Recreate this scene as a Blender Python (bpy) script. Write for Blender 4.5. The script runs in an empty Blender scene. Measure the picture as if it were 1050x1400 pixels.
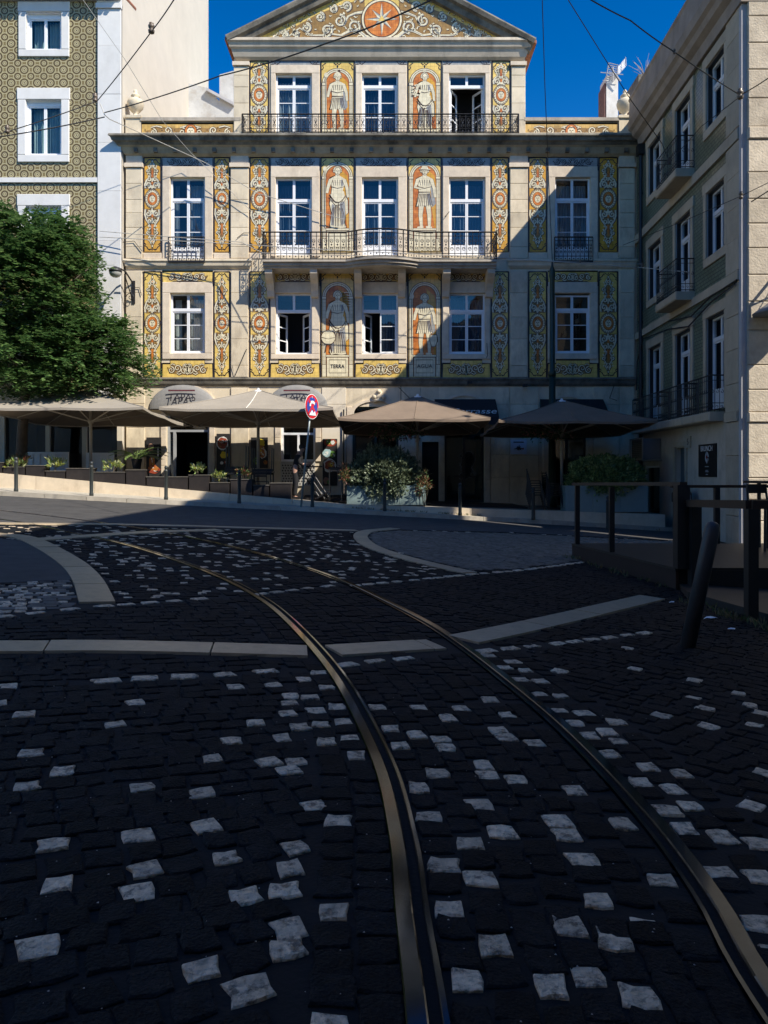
import bpy, bmesh, math, random
from mathutils import Vector, Matrix, noise

# ------------------------------------------------------------------ camera, sky, sun, exposure
F, CX, HY, EYE = 1051.0, 525.0, 645.0, 1.3      # photo focal length in px, principal column, horizon row, eye height
scene = bpy.context.scene
col = scene.collection
cam_d = bpy.data.cameras.new("camera"); cam = bpy.data.objects.new("camera", cam_d); col.objects.link(cam)
cam.location = (0, 0, EYE); cam.rotation_euler = (math.pi / 2, 0, 0)
cam_d.sensor_fit = 'VERTICAL'; cam_d.sensor_height = 36.0
cam_d.lens = 36.0 * F / 1400.0
cam_d.shift_y = -(700 - HY) / 1400.0
cam_d.clip_start = 0.05; cam_d.clip_end = 3000
scene.camera = cam

SUN = Vector((1.0, -0.77, 1.22)).normalized()     # direction towards the sun
el = math.asin(SUN.z); az = math.atan2(SUN.x, SUN.y)
world = bpy.data.worlds.new("World"); scene.world = world; world.use_nodes = True
wn = world.node_tree; wn.nodes.clear()
sky = wn.nodes.new('ShaderNodeTexSky'); sky.sky_type = 'NISHITA'; sky.sun_disc = False
sky.sun_elevation = el; sky.sun_rotation = az
sky.altitude = 100; sky.air_density = 1.0; sky.dust_density = 0.1; sky.ozone_density = 3.0
hs = wn.nodes.new('ShaderNodeHueSaturation'); hs.inputs['Saturation'].default_value = 1.24; hs.inputs['Hue'].default_value = 0.502
sg = wn.nodes.new('ShaderNodeGamma'); sg.inputs['Gamma'].default_value = 1.4      # one tone curve over the whole sky
bg = wn.nodes.new('ShaderNodeBackground'); bg.inputs['Strength'].default_value = 0.066
wo = wn.nodes.new('ShaderNodeOutputWorld')
wn.links.new(sky.outputs[0], sg.inputs['Color']); wn.links.new(sg.outputs[0], hs.inputs['Color']); wn.links.new(hs.outputs[0], bg.inputs[0]); wn.links.new(bg.outputs[0], wo.inputs[0])
sun_d = bpy.data.lights.new("sun", 'SUN'); sun_d.energy = 5.0; sun_d.angle = math.radians(0.5); sun_d.color = (1.0, 0.93, 0.82)
sun_o = bpy.data.objects.new("sun", sun_d); col.objects.link(sun_o)
sun_o.rotation_euler = (-SUN).to_track_quat('-Z', 'Y').to_euler(); sun_o.location = (20, -20, 40)
scene.view_settings.view_transform = 'Standard'; scene.view_settings.look = 'None'
scene.view_settings.exposure = 0.55; scene.view_settings.gamma = 1.0; scene.view_settings.use_curve_mapping = False

random.seed(7)
R = random.random
def rr(a, b): return a + (b - a) * random.random()

# ------------------------------------------------------------------ pixel to place helpers
TILT = -0.06                                        # the square falls towards the right
def gz(X, Y=0): return TILT * X
def gp(px, py, off=0.0):                            # photo pixel -> point on the sloping square
    Y = F * (EYE - off) / (py - HY - (-TILT) * (px - CX))
    X = (px - CX) * Y / F
    return Vector((X, Y, gz(X) + off))
def wp(px, py, Y): return Vector(((px - CX) * Y / F, Y, EYE + (HY - py) * Y / F))
def topx(p): return (CX + F * p[0] / p[1], HY - F * (p[2] - EYE) / p[1])

# ------------------------------------------------------------------ materials
MATS = {}
def srgb(r, g, b):
    def f(c):
        c /= 255.0
        return c / 12.92 if c <= 0.04045 else ((c + 0.055) / 1.055) ** 2.4
    return (f(r), f(g), f(b), 1)
def mat(name, c, rough=0.8, var=0.12, scale=2.0, bump=0.0, bscale=60.0, metal=0.0, spec=0.5, stain=0.0, island=0.0,
        stain_col=(0.12, 0.10, 0.08, 1), trans=0.0, c2=None, stretch=(1, 1, 0.35), bdist=0.01, srange=(0.5, 0.78)):
    if name in MATS: return MATS[name]
    m = bpy.data.materials.new(name); m.use_nodes = True; MATS[name] = m
    t = m.node_tree; n = t.nodes; L = t.links
    b = n['Principled BSDF']
    if len(c) == 3: c = (*c, 1)
    b.inputs['Roughness'].default_value = rough; b.inputs['Metallic'].default_value = metal
    b.inputs['Specular IOR Level'].default_value = spec
    geo = n.new('ShaderNodeNewGeometry')
    cur = None
    if var > 0 or c2:
        tx = n.new('ShaderNodeTexNoise'); tx.inputs['Scale'].default_value = scale; tx.inputs['Detail'].default_value = 6
        tx.inputs['Roughness'].default_value = 0.65
        L.new(geo.outputs['Position'], tx.inputs['Vector'])
        rp = n.new('ShaderNodeValToRGB'); rp.color_ramp.elements[0].position = 0.3; rp.color_ramp.elements[1].position = 0.7
        k0, k1 = 1 - var, 1 + var
        cc2 = c2 if c2 else c
        rp.color_ramp.elements[0].color = (c[0] * k0, c[1] * k0, c[2] * k0, 1)
        rp.color_ramp.elements[1].color = (min(1, cc2[0] * k1), min(1, cc2[1] * k1), min(1, cc2[2] * k1), 1)
        L.new(tx.outputs['Fac'], rp.inputs['Fac']); cur = rp.outputs[0]
    if stain > 0:
        mp = n.new('ShaderNodeMapping'); mp.inputs['Scale'].default_value = stretch
        L.new(geo.outputs['Position'], mp.inputs['Vector'])
        t2 = n.new('ShaderNodeTexNoise'); t2.inputs['Scale'].default_value = 1.7; t2.inputs['Detail'].default_value = 8; t2.inputs['Roughness'].default_value = 0.72
        L.new(mp.outputs[0], t2.inputs['Vector'])
        r2 = n.new('ShaderNodeValToRGB'); r2.color_ramp.elements[0].position = srange[0]; r2.color_ramp.elements[1].position = srange[1]
        r2.color_ramp.elements[0].color = (0, 0, 0, 1); r2.color_ramp.elements[1].color = (stain, stain, stain, 1)
        L.new(t2.outputs['Fac'], r2.inputs['Fac'])
        mx = n.new('ShaderNodeMix'); mx.data_type = 'RGBA'; mx.inputs[7].default_value = stain_col
        L.new(r2.outputs[0], mx.inputs[0])
        if cur: L.new(cur, mx.inputs[6])
        else: mx.inputs[6].default_value = c
        cur = mx.outputs[2]
    if island > 0:
        oi = n.new('ShaderNodeObjectInfo'); ad = n.new('ShaderNodeMath'); ad.operation = 'ADD'
        L.new(oi.outputs['Random'], ad.inputs[0]); L.new(geo.outputs['Random Per Island'], ad.inputs[1])
        fr = n.new('ShaderNodeMath'); fr.operation = 'FRACT'; L.new(ad.outputs[0], fr.inputs[0])
        mr = n.new('ShaderNodeMapRange'); mr.inputs[3].default_value = 1 - island; mr.inputs[4].default_value = 1 + island
        L.new(fr.outputs[0], mr.inputs[0])
        hv = n.new('ShaderNodeHueSaturation')
        L.new(mr.outputs[0], hv.inputs['Value'])
        if cur: L.new(cur, hv.inputs['Color'])
        else: hv.inputs['Color'].default_value = c
        cur = hv.outputs[0]
    if cur: L.new(cur, b.inputs['Base Color'])
    else: b.inputs['Base Color'].default_value = c
    if bump > 0:
        t3 = n.new('ShaderNodeTexNoise'); t3.inputs['Scale'].default_value = bscale; t3.inputs['Detail'].default_value = 5
        L.new(geo.outputs['Position'], t3.inputs['Vector'])
        bp = n.new('ShaderNodeBump'); bp.inputs['Strength'].default_value = bump; bp.inputs['Distance'].default_value = bdist
        L.new(t3.outputs['Fac'], bp.inputs['Height']); L.new(bp.outputs[0], b.inputs['Normal'])
    if trans > 0:
        out = n['Material Output']; tr = n.new('ShaderNodeBsdfTranslucent'); ms = n.new('ShaderNodeMixShader'); ms.inputs[0].default_value = trans
        if cur: L.new(cur, tr.inputs[0])
        else: tr.inputs[0].default_value = c
        L.new(b.outputs[0], ms.inputs[1]); L.new(tr.outputs[0], ms.inputs[2]); L.new(ms.outputs[0], out.inputs[0])
    return m

def glass_mat():
    m = bpy.data.materials.new('window_glass'); m.use_nodes = True
    t = m.node_tree; n = t.nodes; L = t.links; n.clear()
    out = n.new('ShaderNodeOutputMaterial'); mx = n.new('ShaderNodeMixShader')
    ge = n.new('ShaderNodeNewGeometry'); dt = n.new('ShaderNodeVectorMath'); dt.operation = 'DOT_PRODUCT'; L.new(ge.outputs['Incoming'], dt.inputs[0]); L.new(ge.outputs['Normal'], dt.inputs[1])
    ab = n.new('ShaderNodeMath'); ab.operation = 'ABSOLUTE'; L.new(dt.outputs['Value'], ab.inputs[0]); iv = n.new('ShaderNodeMath'); iv.operation = 'SUBTRACT'; iv.inputs[0].default_value = 1; L.new(ab.outputs[0], iv.inputs[1])
    pw = n.new('ShaderNodeMath'); pw.operation = 'POWER'; pw.inputs[1].default_value = 5; L.new(iv.outputs[0], pw.inputs[0]); fr = n.new('ShaderNodeMath'); fr.operation = 'MULTIPLY_ADD'; fr.inputs[1].default_value = 0.88; fr.inputs[2].default_value = 0.085; L.new(pw.outputs[0], fr.inputs[0])
    tr = n.new('ShaderNodeBsdfTransparent'); tr.inputs[0].default_value = (0.72, 0.78, 0.80, 1)
    gl = n.new('ShaderNodeBsdfGlossy'); gl.inputs['Roughness'].default_value = 0.02; gl.inputs[0].default_value = (0.9, 0.88, 0.85, 1)
    geo = n.new('ShaderNodeNewGeometry'); tx = n.new('ShaderNodeTexNoise'); tx.inputs['Scale'].default_value = 1.3
    L.new(geo.outputs['Position'], tx.inputs['Vector'])
    bp = n.new('ShaderNodeBump'); bp.inputs['Strength'].default_value = 0.25; bp.inputs['Distance'].default_value = 0.02
    L.new(tx.outputs['Fac'], bp.inputs['Height']); L.new(bp.outputs[0], gl.inputs['Normal'])
    L.new(fr.outputs[0], mx.inputs[0]); L.new(tr.outputs[0], mx.inputs[1]); L.new(gl.outputs[0], mx.inputs[2]); L.new(mx.outputs[0], out.inputs[0])
    return m
GLASS = glass_mat()

def tile_mat():                                     # patterned olive tiles of the neighbour
    m = bpy.data.materials.new('olive_patterned_tiles'); m.use_nodes = True
    t = m.node_tree; n = t.nodes; L = t.links; b = n['Principled BSDF']; b.inputs['Roughness'].default_value = 0.35
    geo = n.new('ShaderNodeNewGeometry'); sp = n.new('ShaderNodeSeparateXYZ'); L.new(geo.outputs['Position'], sp.inputs[0])
    cb = n.new('ShaderNodeCombineXYZ')
    P = 0.47
    def fracc(sock, off):
        d = n.new('ShaderNodeMath'); d.operation = 'MULTIPLY_ADD'; d.inputs[1].default_value = 1 / P; d.inputs[2].default_value = 40 + off; L.new(sock, d.inputs[0])
        f = n.new('ShaderNodeMath'); f.operation = 'FRACT'; L.new(d.outputs[0], f.inputs[0])
        s = n.new('ShaderNodeMath'); s.operation = 'SUBTRACT'; s.inputs[1].default_value = 0.5; L.new(f.outputs[0], s.inputs[0])
        a = n.new('ShaderNodeMath'); a.operation = 'ABSOLUTE'; L.new(s.outputs[0], a.inputs[0])
        return a.outputs[0]
    def dist(off):
        c = n.new('ShaderNodeCombineXYZ'); L.new(fracc(sp.outputs[0], off), c.inputs[0]); L.new(fracc(sp.outputs[2], off), c.inputs[1])
        l = n.new('ShaderNodeVectorMath'); l.operation = 'LENGTH'; L.new(c.outputs[0], l.inputs[0]); return l.outputs['Value'], c
    d0, c0 = dist(0.0); d1, c1 = dist(0.5)
    mn = n.new('ShaderNodeMath'); mn.operation = 'MINIMUM'; L.new(d0, mn.inputs[0])
    ad = n.new('ShaderNodeMath'); ad.operation = 'ADD'; ad.inputs[1].default_value = 0.06; L.new(d1, ad.inputs[0]); L.new(ad.outputs[0], mn.inputs[1])
    rp = n.new('ShaderNodeValToRGB'); rp.color_ramp.interpolation = 'CONSTANT'
    dk = srgb(84, 68, 38); cr = srgb(190, 180, 140); md = srgb(128, 112, 70)
    st = [(0, dk), (0.055, cr), (0.115, md), (0.175, cr), (0.22, dk), (0.31, md), (0.36, cr), (0.41, md)]
    rp.color_ramp.elements[0].color = dk; rp.color_ramp.elements[1].position = 0.055; rp.color_ramp.elements[1].color = cr
    for p, c in st[2:]:
        e = rp.color_ramp.elements.new(p); e.color = c
    L.new(mn.outputs[0], rp.inputs['Fac'])
    tx = n.new('ShaderNodeTexNoise'); tx.inputs['Scale'].default_value = 0.8; tx.inputs['Detail'].default_value = 6
    L.new(geo.outputs['Position'], tx.inputs['Vector'])
    hv = n.new('ShaderNodeHueSaturation'); mr = n.new('ShaderNodeMapRange'); mr.inputs[3].default_value = 0.7; mr.inputs[4].default_value = 1.15
    L.new(tx.outputs['Fac'], mr.inputs[0]); L.new(mr.outputs[0], hv.inputs['Value']); L.new(rp.outputs[0], hv.inputs['Color']); L.new(hv.outputs[0], b.inputs['Base Color'])
    return m

def green_tile_mat():
    m = bpy.data.materials.new('green_relief_tiles'); m.use_nodes = True
    t = m.node_tree; n = t.nodes; L = t.links; b = n['Principled BSDF']; b.inputs['Roughness'].default_value = 0.28
    geo = n.new('ShaderNodeNewGeometry'); sp = n.new('ShaderNodeSeparateXYZ'); L.new(geo.outputs['Position'], sp.inputs[0])
    cb = n.new('ShaderNodeCombineXYZ'); L.new(sp.outputs[1], cb.inputs[0]); L.new(sp.outputs[2], cb.inputs[1])
    br = n.new('ShaderNodeTexBrick'); br.inputs['Scale'].default_value = 1.0; br.inputs['Brick Width'].default_value = 0.20; br.inputs['Row Height'].default_value = 0.10
    br.inputs['Mortar Size'].default_value = 0.012; br.inputs['Bias'].default_value = 0.0
    br.inputs['Color1'].default_value = (0.13, 0.165, 0.105, 1); br.inputs['Color2'].default_value = (0.19, 0.22, 0.145, 1); br.inputs['Mortar'].default_value = (0.03, 0.04, 0.035, 1)
    L.new(cb.outputs[0], br.inputs['Vector'])
    tx = n.new('ShaderNodeTexNoise'); tx.inputs['Scale'].default_value = 0.9; tx.inputs['Detail'].default_value = 6; L.new(geo.outputs['Position'], tx.inputs['Vector'])
    hv = n.new('ShaderNodeHueSaturation'); mr = n.new('ShaderNodeMapRange'); mr.inputs[3].default_value = 0.65; mr.inputs[4].default_value = 1.3
    L.new(tx.outputs['Fac'], mr.inputs[0]); L.new(mr.outputs[0], hv.inputs['Value']); L.new(br.outputs['Color'], hv.inputs['Color']); L.new(hv.outputs[0], b.inputs['Base Color'])
    bp = n.new('ShaderNodeBump'); bp.invert = True; bp.inputs['Strength'].default_value = 0.7; bp.inputs['Distance'].default_value = 0.01
    L.new(br.outputs['Fac'], bp.inputs['Height']); L.new(bp.outputs[0], b.inputs['Normal'])
    return m

# ------------------------------------------------------------------ mesh builder
class Fr:                                           # a wall frame: u along the wall, v up, w outwards
    def __init__(s, o, U, N): s.o = Vector(o); s.U = Vector(U).normalized(); s.N = Vector(N).normalized()
    def p(s, u, v, w=0.0): return s.o + s.U * u + Vector((0, 0, v)) + s.N * w
ID = Fr((0, 0, 0), (1, 0, 0), (0, -1, 0))

class MB:
    def __init__(s): s.v = []; s.f = []; s.m = []
    def add(s, vs, fs, mi=0):
        b = len(s.v); s.v.extend([tuple(v) for v in vs]); s.f.extend([tuple(i + b for i in f) for f in fs]); s.m.extend([mi] * len(fs)); return s
    def box(s, x0, x1, y0, y1, z0, z1, mi=0):
        vs = [(x, y, z) for z in (z0, z1) for y in (y0, y1) for x in (x0, x1)]
        return s.add(vs, [(0, 2, 3, 1), (4, 5, 7, 6), (0, 1, 5, 4), (2, 6, 7, 3), (0, 4, 6, 2), (1, 3, 7, 5)], mi)
    def fbox(s, fr, u0, u1, v0, v1, w0, w1, mi=0):
        vs = [fr.p(u, v, w) for v in (v0, v1) for w in (w0, w1) for u in (u0, u1)]
        return s.add(vs, [(0, 2, 3, 1), (4, 5, 7, 6), (0, 1, 5, 4), (2, 6, 7, 3), (0, 4, 6, 2), (1, 3, 7, 5)], mi)
    def cbox(s, fr, u0, u1, v0, v1, w0, w1, c=0.012, mi=0):     # block with chamfered front
        vs = [fr.p(u, v, w0) for u, v in ((u0, v0), (u1, v0), (u1, v1), (u0, v1))]
        vs += [fr.p(u, v, w1 - c) for u, v in ((u0, v0), (u1, v0), (u1, v1), (u0, v1))]
        vs += [fr.p(u, v, w1) for u, v in ((u0 + c, v0 + c), (u1 - c, v0 + c), (u1 - c, v1 - c), (u0 + c, v1 - c))]
        fs = [(8, 9, 10, 11), (3, 2, 1, 0)]
        for i in range(4):
            j = (i + 1) % 4; fs += [(i, j, j + 4, i + 4), (i + 4, j + 4, j + 8, i + 8)]
        return s.add(vs, fs, mi)
    def poly(s, pts, mi=0): return s.add(pts, [tuple(range(len(pts)))], mi)
    def prism(s, pts, d, mi=0):                     # polygon extruded by vector d
        n = len(pts); d = Vector(d); a = [Vector(p) for p in pts]; b = [p + d for p in a]
        fs = [tuple(range(n)), tuple(range(2 * n - 1, n - 1, -1))] + [(i, i + n, (i + 1) % n + n, (i + 1) % n) for i in range(n)]
        return s.add(a + b, fs, mi)
    def tube(s, pts, r, n=6, mi=0, cap=True):
        pts = [Vector(p) for p in pts]; rs = r if isinstance(r, (list, tuple)) else [r] * len(pts)
        rings = []; prev = None
        for i, p in enumerate(pts):
            d = (pts[min(i + 1, len(pts) - 1)] - pts[max(i - 1, 0)])
            if d.length < 1e-9: d = Vector((0, 0, 1))
            d.normalize()
            if prev is None:
                a = Vector((0, 0, 1)) if abs(d.z) < 0.9 else Vector((1, 0, 0)); x = d.cross(a).normalized()
            else:
                x = (prev - d * prev.dot(d)); x = x.normalized() if x.length > 1e-6 else d.orthogonal().normalized()
            prev = x; y = d.cross(x)
            rings.append([p + (x * math.cos(2 * math.pi * k / n) + y * math.sin(2 * math.pi * k / n)) * rs[i] for k in range(n)])
        vs = [v for r_ in rings for v in r_]; fs = []
        for i in range(len(pts) - 1):
            for k in range(n): fs.append((i * n + k, i * n + (k + 1) % n, (i + 1) * n + (k + 1) % n, (i + 1) * n + k))
        if cap: fs.append(tuple(range(n - 1, -1, -1))); fs.append(tuple((len(pts) - 1) * n + k for k in range(n)))
        return s.add(vs, fs, mi)
    def lathe(s, prof, c=(0, 0, 0), n=16, mi=0):
        c = Vector(c); vs = []; fs = []
        for r, z in prof:
            for k in range(n): a = 2 * math.pi * k / n; vs.append(c + Vector((r * math.cos(a), r * math.sin(a), z)))
        for i in range(len(prof) - 1):
            for k in range(n): fs.append((i * n + k, i * n + (k + 1) % n, (i + 1) * n + (k + 1) % n, (i + 1) * n + k))
        fs.append(tuple(range(n - 1, -1, -1))); fs.append(tuple((len(prof) - 1) * n + k for k in range(n)))
        return s.add(vs, fs, mi)
    def ball(s, c, r, n=10, mi=0, sz=(1, 1, 1)):
        prof = []
        c = Vector(c); m_ = max(4, n // 2); vs = []; fs = []
        for i in range(m_ + 1):
            ph = math.pi * i / m_
            for k in range(n):
                a = 2 * math.pi * k / n
                vs.append(c + Vector((r * sz[0] * math.sin(ph) * math.cos(a), r * sz[1] * math.sin(ph) * math.sin(a), -r * sz[2] * math.cos(ph))))
        for i in range(m_):
            for k in range(n): fs.append((i * n + k, i * n + (k + 1) % n, (i + 1) * n + (k + 1) % n, (i + 1) * n + k))
        return s.add(vs, fs, mi)
    def build(s, name, mats, parent=None, smooth=False, kind=None, local=False):
        me = bpy.data.meshes.new(name)
        off = Vector((0, 0, 0))
        if parent is not None and not local:
            q = parent
            while q is not None: off += q.location; q = q.parent
        me.from_pydata([(v[0] - off.x, v[1] - off.y, v[2] - off.z) for v in s.v], [], s.f)
        if not isinstance(mats, (list, tuple)): mats = [mats]
        for m in mats: me.materials.append(m)
        if len(mats) > 1: me.polygons.foreach_set('material_index', s.m)
        if smooth: me.polygons.foreach_set('use_smooth', [True] * len(me.polygons))
        me.update()
        o = bpy.data.objects.new(name, me); col.objects.link(o)
        if parent is not None: o.parent = parent
        if kind: o['kind'] = kind
        return o

def tag(o, label, cat=None, group=None, kind=None):
    o['label'] = label
    if cat: o['category'] = cat
    if group: o['group'] = group
    if kind: o['kind'] = kind
    return o
def thing(name, label, cat, loc=(0, 0, 0), rz=0.0, group=None):
    o = bpy.data.objects.new(name, None); col.objects.link(o); o.location = loc; o.rotation_euler = (0, 0, rz); o.empty_display_size = 0.2
    return tag(o, label, cat, group)
def copy_tree(o, parent=None):
    c = o.copy(); col.objects.link(c); c.parent = parent
    for ch in list(o.children): copy_tree(ch, c)
    return c
def text_mesh(name, s, size, m, parent, pos, U, N, shear=0.0, ext=0.003, align='CENTER', sx=1.0):
    cu = bpy.data.curves.new(name, 'FONT'); cu.body = s; cu.size = size; cu.align_x = align; cu.align_y = 'CENTER'; cu.extrude = ext; cu.shear = shear
    to = bpy.data.objects.new(name + '_tmp', cu); col.objects.link(to)
    dg = bpy.context.evaluated_depsgraph_get(); me = bpy.data.meshes.new_from_object(to.evaluated_get(dg))
    bpy.data.objects.remove(to); bpy.data.curves.remove(cu)
    U = Vector(U).normalized(); N = Vector(N).normalized(); V = N.cross(U)
    off = Vector((0, 0, 0)); q = parent
    while q is not None: off += q.location; q = q.parent
    for v in me.vertices:
        x, y, z = v.co; p = Vector(pos) + U * x * sx + V * y + N * z - off; v.co = p
    me.materials.clear(); me.materials.append(m); me.name = name
    o = bpy.data.objects.new(name, me); col.objects.link(o); o.parent = parent
    return o

# ------------------------------------------------------------------ palette
M_STONE = mat('limestone', (0.65, 0.555, 0.40), 0.85, 0.14, 1.5, 0.5, 45, stain=0.75, island=0.11, stain_col=(0.26, 0.20, 0.14, 1))
M_STONE2 = mat('pink_limestone', (0.65, 0.55, 0.42), 0.85, 0.12, 4, 0.4, 60, stain=0.55, island=0.04, stain_col=(0.33, 0.25, 0.18, 1))
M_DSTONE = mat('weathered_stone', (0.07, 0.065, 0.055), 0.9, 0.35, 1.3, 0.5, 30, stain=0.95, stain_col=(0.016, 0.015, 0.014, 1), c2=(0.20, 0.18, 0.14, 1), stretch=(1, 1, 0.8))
M_PLASTER = mat('cream_plaster', (0.66, 0.59, 0.47), 0.9, 0.08, 1.0, 0.2, 35, stain=0.4, stain_col=(0.32, 0.25, 0.17, 1))
M_GPLASTER = mat('grey_plaster', (0.42, 0.42, 0.43), 0.9, 0.12, 1.2, 0.2, 35, stain=0.5, stain_col=(0.2, 0.18, 0.16, 1))
M_WHITEP = mat('white_paint', (0.78, 0.79, 0.80), 0.45, 0.03, 5)
M_YEL = mat('yellow_tile', srgb(208, 156, 56), 0.25, 0.16, 3, stain=0.35, stain_col=(0.5, 0.38, 0.16, 1))
M_YEL2 = mat('pale_yellow_tile', srgb(222, 190, 104), 0.25, 0.16, 3, stain=0.35, stain_col=(0.5, 0.38, 0.16, 1))
M_ORG = mat('orange_tile', srgb(172, 88, 34), 0.35, 0.22, 4, c2=srgb(206, 130, 56))
M_CRM = mat('cream_tile', srgb(222, 211, 178), 0.25, 0.10, 8)
M_SHD = mat('umber_line', srgb(74, 50, 30), 0.4, 0.15, 9)
M_BLK = mat('black_line', srgb(34, 28, 32), 0.4, 0.1, 9)
M_MID = mat('ochre_brown_tile', srgb(150, 118, 66), 0.3, 0.2, 6)
M_GRYT = mat('grey_tile', srgb(150, 150, 146), 0.35, 0.12, 6)
M_IRON = mat('black_iron', (0.018, 0.018, 0.02), 0.5, 0.2, 8, spec=0.4)
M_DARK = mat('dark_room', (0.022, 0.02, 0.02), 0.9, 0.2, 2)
M_CURT = mat('sheer_curtain', (0.42, 0.50, 0.55), 0.9, 0.06, 4, trans=0.3)
M_CURTG = mat('pale_green_curtain', (0.45, 0.60, 0.58), 0.9, 0.06, 4, trans=0.3)
def tile_joints(m, size=0.14, dark=0.72, jit=0.10):    # square glazed tiles: joint lines and a slight tint per tile
    t = m.node_tree; n = t.nodes; L = t.links; b = n['Principled BSDF']; lk = b.inputs['Base Color'].links
    geo = n.new('ShaderNodeNewGeometry'); sp = n.new('ShaderNodeSeparateXYZ'); L.new(geo.outputs['Position'], sp.inputs[0]); cb = n.new('ShaderNodeCombineXYZ'); L.new(sp.outputs[0], cb.inputs[0]); L.new(sp.outputs[2], cb.inputs[1])
    br = n.new('ShaderNodeTexBrick'); br.offset = 0.0; br.inputs['Scale'].default_value = 1; br.inputs['Brick Width'].default_value = size; br.inputs['Row Height'].default_value = size; br.inputs['Mortar Size'].default_value = 0.007; br.inputs['Mortar Smooth'].default_value = 0.3
    br.inputs['Color1'].default_value = (1 - jit,) * 3 + (1,); br.inputs['Color2'].default_value = (1 + jit,) * 3 + (1,); br.inputs['Mortar'].default_value = (dark,) * 3 + (1,)
    L.new(cb.outputs[0], br.inputs['Vector']); mx = n.new('ShaderNodeMix'); mx.data_type = 'RGBA'; mx.blend_type = 'MULTIPLY'; mx.inputs[0].default_value = 1
    if lk: L.new(lk[0].from_socket, mx.inputs[6])
    else: mx.inputs[6].default_value = b.inputs['Base Color'].default_value
    L.new(br.outputs['Color'], mx.inputs[7]); L.new(mx.outputs[2], b.inputs['Base Color'])
for m_ in (M_YEL, M_YEL2, M_ORG, M_CRM, M_GRYT, M_MID): tile_joints(m_)
M_YELW = mat('weathered_yellow_tile', srgb(196, 160, 88), 0.4, 0.2, 3, stain=0.9, stain_col=(0.10, 0.07, 0.035, 1), stretch=(1, 1, 1)); tile_joints(M_YELW)
M_LTILE = tile_mat(); M_GTILE = green_tile_mat()
M_DWOOD = mat('dark_wood', (0.013, 0.009, 0.008), 0.7, 0.35, 7, 0.3, 50, stain=0.2, stain_col=(0.12, 0.10, 0.09, 1))
M_BLACK = mat('black_metal', (0.012, 0.012, 0.013), 0.45, 0.2, 6)
# ================================================================== shared facade parts
def wall_holes(mb, fr, u0, u1, v0, v1, holes, w=0.0, depth=0.32, mi=0, rmi=0):
    us = sorted(set([u0, u1] + [h[0] for h in holes] + [h[1] for h in holes]))
    vs = sorted(set([v0, v1] + [h[2] for h in holes] + [h[3] for h in holes]))
    us = [u for u in us if u0 - 1e-6 <= u <= u1 + 1e-6]; vs = [v for v in vs if v0 - 1e-6 <= v <= v1 + 1e-6]
    for i in range(len(us) - 1):
        for j in range(len(vs) - 1):
            cu, cv = (us[i] + us[i + 1]) / 2, (vs[j] + vs[j + 1]) / 2
            if any(h[0] < cu < h[1] and h[2] < cv < h[3] for h in holes): continue
            mb.poly([fr.p(us[i], vs[j], w), fr.p(us[i + 1], vs[j], w), fr.p(us[i + 1], vs[j + 1], w), fr.p(us[i], vs[j + 1], w)], mi)
    for a, b, c, d in holes:
        q = [(a, c), (b, c), (b, d), (a, d)]
        for i in range(4):
            p, r = q[i], q[(i + 1) % 4]
            mb.poly([fr.p(p[0], p[1], w), fr.p(p[0], p[1], w - depth), fr.p(r[0], r[1], w - depth), fr.p(r[0], r[1], w)], rmi)

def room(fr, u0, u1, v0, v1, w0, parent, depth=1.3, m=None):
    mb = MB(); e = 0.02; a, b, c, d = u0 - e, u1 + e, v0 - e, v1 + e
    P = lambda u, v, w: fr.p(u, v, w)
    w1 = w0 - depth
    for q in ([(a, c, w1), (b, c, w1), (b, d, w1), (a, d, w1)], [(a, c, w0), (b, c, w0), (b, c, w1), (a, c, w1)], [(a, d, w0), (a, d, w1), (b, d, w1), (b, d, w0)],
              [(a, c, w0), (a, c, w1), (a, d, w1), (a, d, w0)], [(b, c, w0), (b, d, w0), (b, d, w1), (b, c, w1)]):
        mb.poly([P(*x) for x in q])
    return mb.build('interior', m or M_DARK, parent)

def curtain(fr, u0, u1, v0, v1, w, parent, m, folds=9, amp=0.03):
    mb = MB(); n = folds * 4; top = []; bot = []
    for i in range(n + 1):
        u = u0 + (u1 - u0) * i / n; d = amp * math.sin(i * math.pi / 2 + 0.4 * math.sin(i))
        top.append(fr.p(u, v1, w + d)); bot.append(fr.p(u + 0.02 * math.sin(i * 1.3), v0, w + d * 1.2))
    for i in range(n): mb.poly([bot[i], bot[i + 1], top[i + 1], top[i]])
    return mb.build('curtain', m, parent)

def bars(mb, fr, u0, u1, v0, v1, t, w0, w1):         # rectangular frame of four bars
    mb.fbox(fr, u0, u1, v0, v0 + t, w0, w1); mb.fbox(fr, u0, u1, v1 - t, v1, w0, w1)
    mb.fbox(fr, u0, u0 + t, v0 + t, v1 - t, w0, w1); mb.fbox(fr, u1 - t, u1, v0 + t, v1 - t, w0, w1)

def pane(fr, u0, u1, v0, v1, w, parent):
    mb = MB(); mb.poly([fr.p(u0, v0, w), fr.p(u1, v0, w), fr.p(u1, v1, w), fr.p(u0, v1, w)])
    o = mb.build('pane', GLASS, parent); return o

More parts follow.
